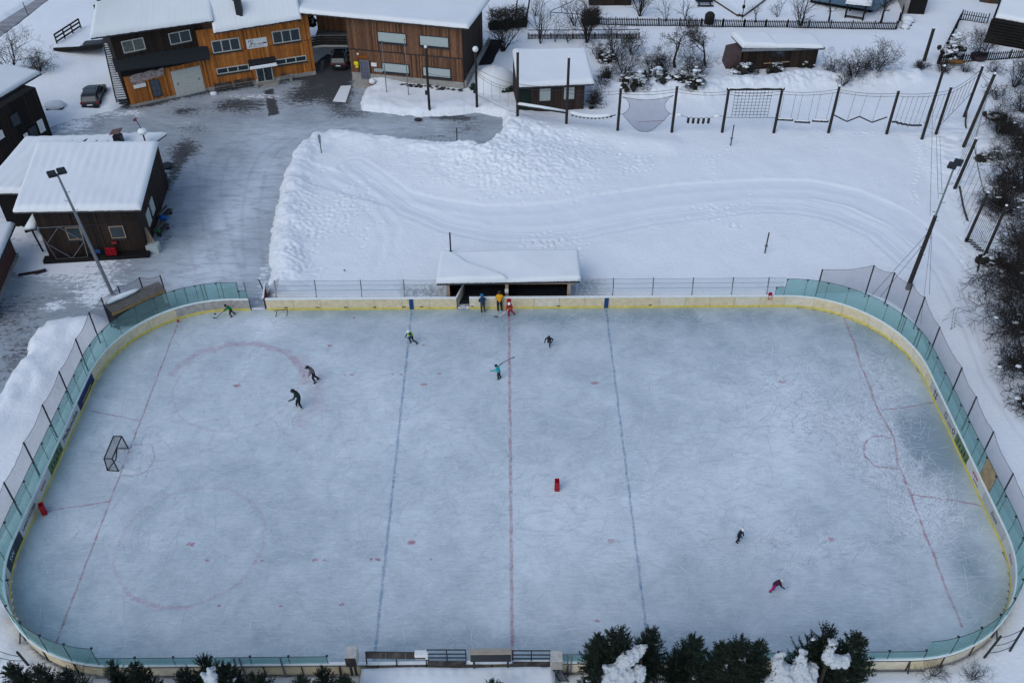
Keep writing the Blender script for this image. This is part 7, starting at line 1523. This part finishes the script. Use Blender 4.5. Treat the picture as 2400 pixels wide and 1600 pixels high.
# dense hedges
def hedge(label, A, B, h, w_, seed, n=1500, m=None, snow=0, name='hedge'):
    t = thing(name, label, 'hedge', A); rg = random.Random(seed); b = MB(); A = Vector(A); B = Vector(B); d = (B-A); nrm = Vector((-d.y, d.x, 0)).normalized()
    for i in range(n):
        u = rg.random(); zz = h*rg.random()**0.7; c_ = A.lerp(B, u)+nrm*rg.gauss(0, w_*0.4)*(1.1-0.4*zz/h)+Vector((0, 0, zz)); v = Vector((rg.gauss(0, 1), rg.gauss(0, 1), rg.gauss(0.5, 1))).normalized()*rg.uniform(0.2, 1.1); s_ = v.orthogonal().normalized()*rg.uniform(0.012, 0.035)
        b.add([c_-s_, c_+s_, c_+v], [(0, 1, 2)], rg.random())
    b.build('foliage', m or M_brush, t, world=True)
    b = MB(); n2 = max(3, int(d.length/0.6))
    for i in range(n2): p = A.lerp(B, (i+.5)/n2); b.ball(p+Vector((rg.gauss(0, .1), rg.gauss(0, .1), h*.3)), 0.33*w_, (7, 5), (1.0, .8, .7*h/w_), jit=0.35, rg=rg)
    b.build('core', M_brush, t, world=True)
    for i in range(snow):
        p = A.lerp(B, rg.random())+nrm*rg.gauss(0, w_*.3)+Vector((0, 0, h*rg.uniform(.55, 1.0))); MB().ball(p, rg.uniform(.15, .4), (8, 5), (1.3, .8, .55), jit=0.12, rg=rg).build('snow_cap', SNOWR, t, world=True, smooth=True)
    return t
hedge('dense dark brown hedge behind the fan shaped shrub at the top', G(1150, 78), G(1232, 66), 2.6, 1.6, 1, 2600)
hedge('square clipped dark hedge end beside the picket fence', G(1366, 64), G(1402, 62), 2.0, 1.3, 2, 1500)
hedge('dark hedge mass at the top left behind the lodge roof', G(235, 8), G(300, -6), 1.4, 1.5, 3, 900)
hedge('dark overgrown corner along the slope right of the small hut', G(1385, 262), G(1425, 175), 0.9, 1.2, 4, 1600)
# snow laden bushes on the bank
def snowbush(label, px, py, h, w_, seed, ns=16, cat='bush'):
    g = G(px, py); g.z = 0.2; t = thing('snow_laden_bush', label, cat, g, group='snow laden bushes on the bank'); rg = random.Random(seed); b = MB()
    for i in range(700):
        a = rg.uniform(0, 2*PI); r = w_*math.sqrt(rg.random()); zz = h*(1-(r/w_)**2)**0.5*rg.random()**0.5; c_ = Vector((r*math.cos(a), r*math.sin(a)*0.7, zz)); v = Vector((math.cos(a)*.5+rg.gauss(0, .6), rg.gauss(0, .8), rg.gauss(0, .8))).normalized()*rg.uniform(0.15, 0.45); s_ = v.orthogonal().normalized()*rg.uniform(0.015, 0.04)
        b.add([c_-s_, c_+s_, c_+v], [(0, 1, 2)], rg.random())
    for i in range(14): b.ball((rg.gauss(0, w_*.4), rg.gauss(0, w_*.3), h*rg.uniform(.1, .55)), rg.uniform(.2, .4), (6, 5), jit=0.3, rg=rg, tone=0.1)
    b.build('foliage', M_brush, t)
    b = MB()
    for i in range(ns): r = w_*rg.random(); a = rg.uniform(0, 6.28); b.ball((r*math.cos(a), r*math.sin(a)*.7, h*(1-(r/w_)**2*.7)*rg.uniform(.6, 1.0)), rg.uniform(.10, .26), (8, 6), (1.5, 1.0, .5), jit=0.2, rg=rg); [b.ball((r*math.cos(a)+rg.gauss(0, .25), r*math.sin(a)*.7+rg.gauss(0, .2), h*(1-(r/w_)**2*.7)*rg.uniform(.35, .9)), rg.uniform(.05, .15), (6, 4), (1.5, 1, .5), jit=0.25, rg=rg) for _ in range(3)]
    b.build('snow_cap', SNOWR, t, smooth=True)['kind'] = 'stuff'; return t
for i, (px, py, h, w_, ns, lb) in enumerate([(1492, 222, 2.6, 1.7, 20, 'largest dark snow laden bush above the mesh cloth'), (1540, 205, 2.2, 1.6, 26, 'grey snow heaped bush right of the largest one'), (1597, 208, 2.3, 0.9, 7, 'upright dark bush with little snow above the cloth post'),
        (1627, 225, 3.2, 1.1, 14, 'tall dark bush with snow clumps above the five hanging logs'), (1475, 205, 1.8, 1.2, 10, 'left shoulder bush of the snowy group'), (1745, 180, 1.6, 1.5, 13, 'black branched bush breaking through snow below the plank shed'),
        (1815, 182, 1.8, 1.0, 4, 'round brown bush against the plank shed wall'), (1885, 168, 1.0, 0.8, 5, 'small dark shrub tip at the right shed corner'), (1423, 150, 1.6, 1.2, 14, 'snowy brushwood heap left of the round shrub'), (2226, 148, 3.4, 1.3, 44, 'snow specked conifer bush beside the long post in the fence corner'), (2330, 290, 1.2, 1.1, 6, 'dark juniper clump on the slope below the thorny shrub'), (2320, 625, 1.3, 1.2, 6, 'dark clump under the last course post'), (2300, 385, 0.9, 0.9, 4, 'small dark clump left of the thorny shrub')]):
    snowbush(lb, px, py, h, w_, 200+i, ns)
# ---- spruces on the near side
def spruce(seed, H, R, dens=1.0, tipup=0.15):
    rg = random.Random(seed); T = MB(); T.tube([(0, 0, 0), (rg.gauss(0, .03)*H, rg.gauss(0, .03)*H, H*.5), (0, 0, H)], [0.03*H+.03, 0.02*H+.02, 0.012], 7); L = MB()
    z = H*0.12; 
    while z < H-0.05:
        f = 1-z/H; r = R*(f**0.75)*rg.uniform(.75, 1.1); nb = int(rg.uniform(5, 8))
        if z > H-0.7: nb = 4
        for k_ in range(nb):
            a = rg.uniform(0, 2*PI); rr = r*rg.uniform(.7, 1.15)+0.12; d = Vector((math.cos(a), math.sin(a), tipup+0.45*(1-f) if f > .2 else 0.8)); p0 = Vector((0, 0, z)); n = max(3, int(rr/0.11))
            side = Vector((-math.sin(a), math.cos(a), 0))
            for i in range(1, n+1):
                u = i/n; p = p0+d*rr*u+Vector((0, 0, -0.22*rr*math.sin(PI*u*.8))); wl = 0.34*rr*(1-u)*1.1+0.10
                for s_ in (-1, 1, 0):
                    for q in range(int(2*dens)):
                        v = (side*s_*rg.uniform(.6, 1)+d*rg.uniform(.4, .9)+Vector((0, 0, rg.uniform(-.15, .35)))).normalized()*wl*rg.uniform(.5, 1) if s_ else (d+Vector((0, 0, rg.uniform(0, .5)))+side*rg.uniform(-.3, .3)).normalized()*0.22
                        m_ = max(1, int(v.length/0.09))
                        for j in range(m_):
                            c_ = p+v*(j/m_); e = (v.normalized()*0.6+Vector((rg.gauss(0, .6), rg.gauss(0, .6), rg.gauss(.2, .5)))).normalized()*rg.uniform(.09, .17); w_ = e.orthogonal().normalized()*0.022
                            L.add([c_-w_, c_+w_, c_+e], [(0, 1, 2)], rg.random()**2)
        z += rg.uniform(.10, .20)*(0.7+0.6*f)
    return T, L
SP = [spruce(1, 5.4, 1.55, 2.0), spruce(2, 4.8, 1.40, 2.0), spruce(3, 3.8, 1.35, 2.0), spruce(4, 5.6, 2.0, 2.0)]
SM = []
for T, L in SP:
    a = T.build('trunk', M_bark, None); b_ = L.build('needles', M_needle, None); SM.append((a.data, b_.data)); bpy.data.objects.remove(a); bpy.data.objects.remove(b_)
def put_spruce(px, py, ztop, k_, label, sc=1.0, rot=0.0, clumps=0, seed=0):
    """px, py is where the tip shows; the tip stands at height ztop"""
    Hh = (5.4, 4.8, 3.8, 5.6)[k_]*sc; tip = G(px, py, ztop); t = thing('spruce_tree', label, 'tree', (tip.x, tip.y, ztop-Hh), rot, 'spruces on the near side')
    for nm, me in zip(('trunk', 'crown'), SM[k_]):
        o = bpy.data.objects.new(nm, me); COL.objects.link(o); o.parent = t; o.scale = (sc, sc, sc)
    if Hh < ztop: MB().tube([(0, 0, -(ztop-Hh)-0.1), (0, 0, 0.3)], 0.14*sc, 7).build('lower_trunk', M_bark, t)
    rg = random.Random(seed)
    if clumps:
        b = MB()
        for i in range(clumps):
            a = rg.uniform(0, 2*PI); z = Hh*rg.uniform(.25, .85); r = (1-z/Hh)*1.1*sc*rg.uniform(.3, .9)+.1; [b.ball((r*math.cos(a)+rg.gauss(0, .13), r*math.sin(a)+rg.gauss(0, .13), z+rg.gauss(0, .05)), rg.uniform(.04, .11), (7, 5), (1.5, 1.1, .45), jit=0.25, rg=rg) for _ in range(5)]
        b.build('snow_cap', SNOWR, t, smooth=True)['kind'] = 'stuff'
    return t
for i, a in enumerate([(1405, 1487, 4.6, 1, 'small spruce tip left end of the right group', .8, 0), (1452, 1475, 5.0, 3, 'broad spruce left in the right group at the bottom', .95, 3), (1530, 1474, 5.0, 0, 'pointed spruce right of the snow draped shape', .95, 0), (1588, 1526, 4.2, 2, 'short spruce tip low between two bigger ones', .8, 0), (1630, 1493, 5.0, 0, 'pointed spruce in the middle of the right group', 1.0, 4),
        (1697, 1510, 4.6, 1, 'spruce right of the middle one, thin double tip', 1.05, 3), (1742, 1500, 5.0, 3, 'bushy flat topped spruce left of the big snow drape', .95, 2), (1785, 1503, 4.7, 1, 'bushy spruce joined to the flat topped one', .9, 0), (1942, 1472, 5.6, 3, 'tallest spruce with a snow clump at its tip', 1.0, 12), (2010, 1490, 5.2, 0, 'dark spruce at the right end of the row', 1.25, 9), (1905, 1515, 4.3, 2, 'small spruce at the foot of the tallest', .9, 3), (1975, 1545, 3.9, 2, 'low spruce before the two tall ones', 1.1, 8),
        (20, 1550, 4.4, 3, 'spruce at the lower left frame corner', .8, 0), (85, 1552, 4.2, 1, 'broad spruce left of the sapling at lower left', 1.0, 0), (152, 1558, 4.0, 0, 'narrow spruce between corner and sapling', .8, 0), (258, 1540, 4.4, 0, 'spruce covering the boards, left of the low group', .8, 2), (312, 1546, 4.2, 1, 'spruce with paired tips before the near glass', .85, 3), (330, 1575, 3.9, 2, 'low spruce below the paired tips', 1.0, 3),
        (474, 1534, 4.4, 3, 'spruce with snow clumps before the near glass', .95, 9), (527, 1548, 4.1, 1, 'spruce right of the snow clumped one', .9, 4), (430, 1562, 3.8, 2, 'low dark spruce left of the snow clumped one', 1.1, 0), (595, 1572, 3.6, 2, 'small spruce at the bottom left of the box stand', 1.1, 0), (610, 1585, 3.4, 1, 'low spruce tuft at the bottom edge', .8, 0), (755, 1556, 4.2, 0, 'spruce just left of the terrace', .9, 0), (700, 1580, 3.8, 2, 'short spruce left of the terrace spruce', 1.0, 0), (805, 1574, 3.8, 1, 'spruce tuft touching the terrace wall', .75, 0), (1157, 1586, 3.6, 2, 'single spruce tip rising in front of the terrace snow', .8, 0), (1400, 1570, 3.4, 2, 'small frosted spruce low beside the terrace steps', .9, 12)]):
    put_spruce(a[0], a[1]+(4 if a[0] > 1300 else 14), a[2]+(1.7 if a[0] > 1300 else 0.6), a[3], a[4], a[5]*(0.93 if a[0] > 1300 else 0.9), rnd.uniform(0, 6), a[6]//2, i)
# snow draped bent trees
def drape(label, pts, seed, dark=True):
    t = thing('snow_drape', label, 'snowy tree', G(pts[0][0], pts[0][1], 2)); rg = random.Random(seed); b = MB(); C_ = [(G(x, y, z+2.3), r*.70) for x, y, z, r in pts]
    for i in range(len(C_)-1):
        (c0_, r0_), (c1_, r1_) = C_[i], C_[i+1]
        if (c1_-c0_).length < 1.8:
            for j in range(4): u = j/4; b.ball(c0_.lerp(c1_, u)+Vector((rg.gauss(0, .05), rg.gauss(0, .05), rg.gauss(0, .03))), (r0_+(r1_-r0_)*u)*rg.uniform(.85, 1.1), (14, 10), (1, 1, .9), jit=0.05, rg=rg)
    for c_, r in C_: b.ball(c_, r, (14, 10), (1, 1, .9), jit=0.05, rg=rg)
    o = b.build('snow', SNOWO, t, world=True, smooth=True); m = o.modifiers.new('merge', 'REMESH'); m.mode = 'VOXEL'; m.voxel_size = 0.045; m.use_smooth_shade = True; s_ = o.modifiers.new('soft', 'SMOOTH'); s_.iterations = 10; tx = bpy.data.textures.new('lumps', 'CLOUDS'); tx.noise_scale = 0.22; tx.noise_depth = 4; dm = o.modifiers.new('lumps', 'DISPLACE'); dm.texture = tx; dm.strength = 0.36; dm.mid_level = 0.5; dm.texture_coords = 'GLOBAL'
    MB().tube([C_[-1][0]-Vector((0, .3, 4.8)), C_[-1][0], C_[0][0]-Vector((0, 0, .3))], [.12, .1, .05], 6).build('trunk', M_bark, t, world=True)
    b = MB()
    for c_, r in C_:
        for i in range(60):
            v = Vector((rg.gauss(0, 1), rg.gauss(0, 1), rg.gauss(-.5, .6))).normalized(); p = c_+v*r*.95-Vector((0, 0, .25*r)); e = (v+Vector((0, 0, -.3))).normalized()*rg.uniform(.1, .3); w_ = e.orthogonal().normalized()*.02; b.add([p-w_, p+w_, p+e], [(0, 1, 2)], rg.random())
    b.build('needles', M_needle, t, world=True); return t
drape('smooth grey snow drape like a bent tree left of the tallest spruce', [(1832, 1535, 3.6, .22), (1826, 1548, 3.4, .32), (1828, 1565, 3.0, .55), (1836, 1585, 2.6, .8), (1850, 1605, 2.2, 1.0), (1882, 1530, 3.8, .26), (1878, 1548, 3.4, .40), (1876, 1570, 3.0, .6), (1885, 1595, 2.6, .8), (1905, 1560, 3.0, .35), (1815, 1600, 2.2, .6)], 1)
drape('white snow heap hanging in the left spruces of the right group', [(1505, 1515, 3.6, .24), (1495, 1527, 3.4, .38), (1480, 1540, 3.2, .45), (1460, 1556, 2.9, .45), (1440, 1575, 2.6, .5), (1420, 1562, 2.8, .22), (1430, 1595, 2.3, .6), (1460, 1590, 2.4, .5), (1502, 1570, 2.8, .36), (1500, 1592, 2.5, .3)], 2)
drape('snow clump crowning the tallest spruce', [(1950, 1505, 4.6, .30), (1945, 1520, 4.3, .30), (1940, 1538, 4.0, .34), (1960, 1545, 3.9, .36), (1985, 1542, 3.9, .30), (1975, 1555, 3.7, .35), (1938, 1552, 3.7, .24)], 3)
drape('small snow clump on the left spruce before the near glass', [(492, 1568, 3.2, .22), (500, 1585, 3.0, .30), (498, 1598, 2.8, .34), (474, 1578, 3.1, .14)], 4)
# ================================================================== people
def cloth(name, col, tone=0.15): return mat(name, col, 0.8, tone, 14)
M_skin = mat('skin', (0.45, 0.24, 0.17), 0.6, 0.05); M_bl = cloth('black_cloth', (0.010, 0.011, 0.015)); M_skate = mat('skate_boot', (0.015, 0.015, 0.018), 0.4); M_wskate = mat('white_skate_boot', (0.55, 0.52, 0.48), 0.5); M_blade = mat('skate_blade', (0.5, 0.52, 0.55), 0.25, metal=0.8)
def person(px, py, h, yaw, label, jacket, trousers, head='helmet', headm=None, glove=None, boot=None, bend=15, hipz=0.92, legs=None, arms=None, twist=0, extra=None, headpitch=20):
    s = h/1.75; base = G(px, py, 0.012); t = thing('person', label, 'person', base, math.radians(yaw), 'skaters on the ice')
    boot = boot or M_skate; glove = glove or M_bl; headm = headm or M_bl; trunk = jacket
    B = math.radians(bend); pel = Vector((0, 0, hipz*1.0)); sp_ = Vector((0, math.sin(B*0.9), math.cos(B*0.9)))
    waist = pel+sp_*0.16; chest = pel+Vector((0, math.sin(B), math.cos(B)))*0.38; neck = pel+Vector((0, math.sin(B), math.cos(B)))*0.53; hp = B*0.6+math.radians(headpitch)*.5
    hd0 = neck+Vector((0, math.sin(hp), math.cos(hp)))*0.08; hd1 = neck+Vector((0, math.sin(hp), math.cos(hp)))*0.24
    V = [pel, waist, chest, neck, hd0, hd1]; R_ = [.165, .165, .190, .100, .090, .098]; E_ = [(0, 1), (1, 2), (2, 3), (3, 4), (4, 5)]; lab = ['leg', 'torso', 'torso', 'torso', 'torso', 'skin']
    legs = legs or [((-.12, .10, .50), (-.13, -.05, .10)), ((.12, .12, .50), (.13, .0, .10))]
    arms = arms or [((-.30, .02, -.28), (-.28, .22, -.46)), ((.30, .02, -.28), (.28, .22, -.46))]
    feet = []
    def add(p, r, par, l): V.append(Vector(p)); R_.append(r); lab.append(l); E_.append((par, len(V)-1)); return len(V)-1
    for sgn, (kn, an) in zip((-1, 1), legs):
        hi_ = add(pel+Vector((sgn*.10, 0, -.06)), .120, 0, 'leg'); k_ = add(kn, .088, hi_, 'leg'); a_ = add(an, .066, k_, 'leg')
        fd = Vector((0.04*sgn, .17, -.06)); f_ = add(Vector(an)+Vector((0, .05, -.05)), .058, a_, 'boot'); g_ = add(Vector(an)+fd+Vector((0, .02, 0)), .046, f_, 'boot'); feet.append((Vector(an), sgn))
    hands = []
    for sgn, (el, ha) in zip((-1, 1), arms):
        sh0 = neck+Vector((0, -math.sin(B)*.06, -math.cos(B)*.06)); sh = add(sh0+Vector((sgn*.18, 0, -.02)), .092, 2, 'torso'); e_ = add(sh0+Vector(el), .070, sh, 'torso'); hw = sh0+Vector(ha); w_ = add(hw, .052, e_, 'torso')
        d = (hw-(sh0+Vector(el))).normalized(); o_ = d.cross(Vector((0, 0, 1))); o_ = o_.normalized() if o_.length > .1 else Vector((1, 0, 0)); pm = add(hw+d*.07, .040, w_, 'hand'); u_ = o_.cross(d).normalized()
        for fi, (off, ln) in enumerate(((-.030, .068), (-.010, .080), (.010, .075), (.030, .060))):
            f1 = add(hw+d*(.07+ln*.5)+o_*off-u_*.008, .0125, pm, 'hand'); add(hw+d*(.07+ln*.85)+o_*off-u_*.035, .0105, f1, 'hand')
        f1 = add(hw+d*.075+o_*(-.055)+u_*.01, .013, pm, 'hand'); add(hw+d*.11+o_*(-.058)-u_*.01, .011, f1, 'hand'); hands.append(hw+d*.09)
    me = bpy.data.meshes.new('skeleton'); me.from_pydata([tuple(v*s) for v in V], E_, []); o = bpy.data.objects.new('tmp', me); COL.objects.link(o)
    m = o.modifiers.new('skin', 'SKIN'); 
    for i, q in enumerate(me.skin_vertices[0].data): q.radius = (R_[i]*s*(1.18 if i in (1, 2) else 1), R_[i]*s*(1.0 if i != 2 else .9)); q.use_root = (i == 0)
    m.use_smooth_shade = True; u = o.modifiers.new('sub', 'SUBSURF'); u.levels = 1; u.render_levels = 1
    dg = bpy.context.evaluated_depsgraph_get(); dg.update(); bm = bpy.data.meshes.new_from_object(o.evaluated_get(dg)); bpy.data.objects.remove(o)
    mats_ = {'skin': M_skin, 'torso': trunk, 'leg': trousers, 'hand': glove, 'boot': boot}; order = ['skin', 'torso', 'leg', 'hand', 'boot']; bm.materials.clear()
    for k_ in order: bm.materials.append(mats_[k_])
    segs = [(V[a]*s, V[b_]*s, lab[b_]) for a, b_ in E_]
    for f in bm.polygons:
        c_ = f.center; best = min(segs, key=lambda q: (c_-(q[0]+(q[1]-q[0])*max(0, min(1, (c_-q[0]).dot(q[1]-q[0])/((q[1]-q[0]).length_squared+1e-9))))).length)
        l = best[2]
        if l == 'torso' and c_.z < (pel.z-.04)*s and abs(c_.x) < .2*s: l = 'leg'
        f.material_index = order.index(l); f.use_smooth = True
    bo = bpy.data.objects.new('body', bm); COL.objects.link(bo); bo.parent = t
    HC = (hd0+hd1)/2*s; fw = Vector((0, math.cos(hp), -math.sin(hp))); upv = Vector((0, math.sin(hp), math.cos(hp)))
    b = MB()
    for e in (-1, 1): b.ball(HC+fw*.088*s+Vector((e*.032*s, 0, 0)), .012*s, (6, 4))
    b.build('eyes', M_black, t); b = MB(); b.ball(HC+fw*.10*s-upv*.02*s, .016*s, (6, 4), (1, 1, 1.4)); b.build('nose', M_skin, t)
    r_ = .138*s
    if head == 'helmet':
        b = MB(); nu, nv = 14, 9; vs = []; fs = []
        for j in range(nv+1):
            th = PI*0.62*j/nv
            for i in range(nu): ph = 2*PI*i/nu; d = Vector((math.sin(th)*math.cos(ph), math.sin(th)*math.sin(ph)*1.12, math.cos(th))); q = Matrix.Rotation(-hp-.25, 3, 'X') @ d; vs.append(HC+upv*.035*s+q*r_)
        fs = [(j*nu+i, (j+1)*nu+i, (j+1)*nu+(i+1) % nu, j*nu+(i+1) % nu) for j in range(nv) for i in range(nu)]
        b.add(vs, fs); b.build('helmet', headm, t, smooth=True); b = MB()
        for i in range(5): a = -0.7+0.35*i; b.tube([HC+fw*.13*s*math.cos(a)+Vector((.12*s*math.sin(a), 0, 0))+upv*.03*s, HC+fw*.12*s*math.cos(a)+Vector((.11*s*math.sin(a), 0, 0))-upv*.09*s], .005*s, 3)
        b.build('cage', M_blk, t)
    else:
        b = MB(); b.ball(HC+upv*.04*s-fw*.02*s, r_*(1.0 if head == 'cap' else 1.08), (12, 8), (.95, 1.02, .95))
        if head == 'cap': b.bbox(-.07*s, .07*s, 0, .11*s, -.008*s, .008*s, .003*s); b.v = [tuple(Vector(v)+(HC+fw*.09*s+upv*.045*s if i >= len(b.v)-24 else Vector((0, 0, 0)))) for i, v in enumerate(b.v)]
        b.build({'cap': 'cap', 'hood': 'hood', 'hat': 'hat'}[head], headm, t, smooth=True)
    for an, sgn in feet:
        b = MB(); q = an*s; b.box(q.x-.006, q.x+.006, q.y-.08*s, q.y+.22*s, q.z-.115*s, q.z-.07*s); b.build('skate_blade', M_blade, t)
    if extra: extra(t, s, V, hands)
    return t, s, [LM(t) @ (x*s) for x in hands]
def stick(h, dirv, L, label, m, blade, blen=0.28, back=0.25):
    d = Vector(dirv).normalized(); a = h-d*back; e = h+d*(L-back); t = thing('hockey_stick', label, 'hockey stick', h); MB().bar(a, e, 0.035, 0.025).build('shaft', m, t, world=True)
    bd = Vector((blade[0], blade[1], 0)).normalized(); MB().bar(e, e+bd*blen, 0.03, 0.075).build('blade', M_black, t, world=True); return t
# yaw: 0 faces away from the camera, 90 faces left, 180 faces the camera, -90 faces right
STR = [((-.14, .20, .48), (-.15, .02, .10)), ((.16, .02, .50), (.22, -.30, .16))]
t, s, hs = person(545, 741, 1.35, 95, 'child in green hooded jacket and dark helmet chasing a puck at the left boards', cloth('green_cloth', (0.006, 0.15, 0.055)), M_bl, headm=M_bl, bend=38, hipz=.88, legs=STR, arms=[((-.25, .12, -.22), (-.20, .38, -.34)), ((.26, .10, -.24), (.12, .36, -.40))])
stick(hs[0], (-.55, -.35, -.42), 1.0, 'dark stick held by the green-jacketed child', M_black, (-1, .1))
person(739, 895, 1.74, 105, 'man in grey hooded top and black cap skating with head lowered', cloth('grey_marl', (0.13, 0.13, 0.15)), M_bl, 'cap', M_bl, glove=M_skin, bend=27, hipz=.94, legs=[((-.12, .14, .52), (-.13, -.02, .10)), ((.12, .0, .52), (.13, -.32, .15))], arms=[((-.26, .06, -.28), (-.15, .16, -.50)), ((.26, .0, -.28), (.15, .10, -.5))], headpitch=50)
person(706, 955, 1.86, 100, 'person in dark green coat, black hat and white skates leaning forward', cloth('dark_green_cloth', (0.008, 0.028, 0.026)), M_bl, 'hat', M_bl, boot=M_wskate, bend=25, hipz=.98, legs=[((-.12, .08, .54), (-.13, -.06, .10)), ((.12, .22, .52), (.13, .30, .12))], arms=[((-.28, .12, -.26), (-.26, .40, -.36)), ((.26, .02, -.30), (.20, .10, -.5))], headpitch=40)
lime = cloth('lime_cloth', (0.30, 0.55, 0.02)); navy = cloth('navy_cloth', (0.008, 0.035, 0.085))
def vest(t, s, V, hands): MB().tube([V[1]*s, V[2]*s*.98+V[1]*s*.02], [.225*s, .235*s], 10).build('vest', lime, t)
person(966, 804, 1.50, 130, 'child with white helmet, lime vest and crimson gloves gliding on the blue line', navy, M_bl, headm=M_white, glove=cloth('crimson_cloth', (0.20, 0.005, 0.03)), bend=25, hipz=.88, legs=[((-.16, .02, .50), (-.42, -.30, .15)), ((.12, .16, .46), (.12, .0, .10))], arms=[((-.26, .04, -.24), (-.10, .26, -.32)), ((.28, .04, -.26), (.26, .24, -.44))], extra=vest)
person(1287, 812, 1.40, 170, 'child in black with dark helmet running towards the camera', M_bl, cloth('dark_mauve_cloth', (0.035, 0.02, 0.03)), headm=cloth('charcoal_helmet', (0.03, 0.03, 0.035)), bend=30, hipz=.88, legs=[((-.08, .16, .50), (-.06, .02, .10)), ((.10, .04, .50), (.12, -.38, .35))], arms=[((-.36, -.10, -.18), (-.28, .14, -.30)), ((.34, -.05, -.20), (.36, .22, -.34))])
person(1132, 732, 1.70, 15, 'person with bright blue hood in navy jacket standing at the far boards', navy, cloth('khaki_grey_cloth', (0.055, 0.052, 0.045)), 'hood', cloth('bright_blue_hood', (0.01, 0.13, 0.33)), bend=18, hipz=.92, arms=[((-.26, .04, -.28), (-.16, .20, -.46)), ((.26, .04, -.28), (.16, .20, -.46))], legs=[((-.10, .06, .50), (-.10, 0, .10)), ((.12, .06, .5), (.16, .02, .10))], headpitch=40)
person(1171, 729, 1.88, 2, 'person in yellow jacket and dark jeans with back turned at the boards', cloth('yellow_cloth', (0.62, 0.31, 0.008)), cloth('dark_jeans', (0.012, 0.022, 0.034)), 'hat', cloth('dark_brown_hat', (0.02, 0.018, 0.016)), bend=6, hipz=.98, legs=[((-.12, .02, .52), (-.12, 0, .10)), ((.13, .02, .52), (.16, .0, .10))], arms=[((-.26, .04, -.28), (-.20, .24, -.34)), ((.28, .02, -.28), (.26, .22, -.36))])
redc = cloth('red_cloth', (0.42, 0.008, 0.03))
t, s, hs = person(1196, 738, 1.55, 160, 'child in red and yellow hockey kit with white helmet holding a long stick', redc, redc, headm=M_white, bend=24, hipz=.86, legs=[((-.16, .04, .48), (-.30, -.22, .13)), ((.12, .14, .46), (.10, .04, .10))], arms=[((-.28, .06, -.24), (-.18, .26, -.34)), ((.26, .06, -.28), (.20, .26, -.44))], extra=lambda t, s, V, h: (MB().tube([V[1]*s, V[1]*s+(V[2]-V[1])*s*.3], [.215*s, .22*s], 10).build('yellow_band', MATS['yellow_cloth'], t), MB().tube([V[2]*s, V[2]*s+(V[3]-V[2])*s*.4], [.23*s, .20*s], 10).build('black_yoke', M_bl, t)))
g = G(1168, 742, 0.04); stick(hs[1], g-hs[1], (g-hs[1]).length+.25, 'pale stick held by the red-kitted child', M_white, (-1, .12), .34)
teal = cloth('turquoise_cloth', (0.008, 0.33, 0.34))
t, s, hs = person(1170, 888, 1.45, 70, 'child in turquoise shirt swinging a stick back overhead', teal, M_bl, headm=M_bl, boot=cloth('greenish_boot', (0.02, 0.07, 0.05)), bend=22, hipz=.86, legs=[((-.10, .10, .48), (-.10, -.02, .10)), ((.12, .04, .48), (.14, -.12, .10))], arms=[((-.30, .16, -.14), (-.34, .40, -.16)), ((.30, -.16, .10), (.36, -.30, .30))])
stick(hs[1], (.85, .25, .35), 1.0, 'red shafted stick raised behind the turquoise player', cloth('dark_red_shaft', (0.10, 0.01, 0.01)), (1, .3), .2, .2)
person(1728, 1269, 1.45, -120, 'child in dark padded suit with white helmet gliding in the right half', cloth('midnight_cloth', (0.010, 0.016, 0.030)), M_bl, headm=M_white, bend=14, hipz=.88, legs=[((-.10, .08, .48), (-.10, -.02, .10)), ((.10, .06, .48), (.11, -.06, .10))], arms=[((-.22, .06, -.26), (-.14, .16, -.44)), ((.22, .06, -.26), (.14, .16, -.44))])
plum = cloth('plum_cloth', (0.055, 0.012, 0.035)); mag = cloth('magenta_cloth', (0.42, 0.006, 0.15))
person(1810, 1384, 1.35, -95, 'child in plum jacket, magenta trousers and white helmet bending forward right', plum, mag, headm=mat('pale_helmet', (0.55, 0.60, 0.58), 0.4, 0.05), bend=46, hipz=.86, legs=[((-.12, .06, .46), (-.12, .0, .10)), ((.12, .0, .48), (.18, -.28, .18))], arms=[((-.22, .14, -.26), (-.16, .26, -.52)), ((.24, .18, -.24), (.18, .42, -.50))])
# frozen puck-like dot in the field and dropped mitt
tag(MB().ball((0, 0, 0), .07, (7, 5)).build('ball', M_black, None, loc=G(807, 633, .45)), 'tiny black ball lying on the smooth snow field', 'ball')
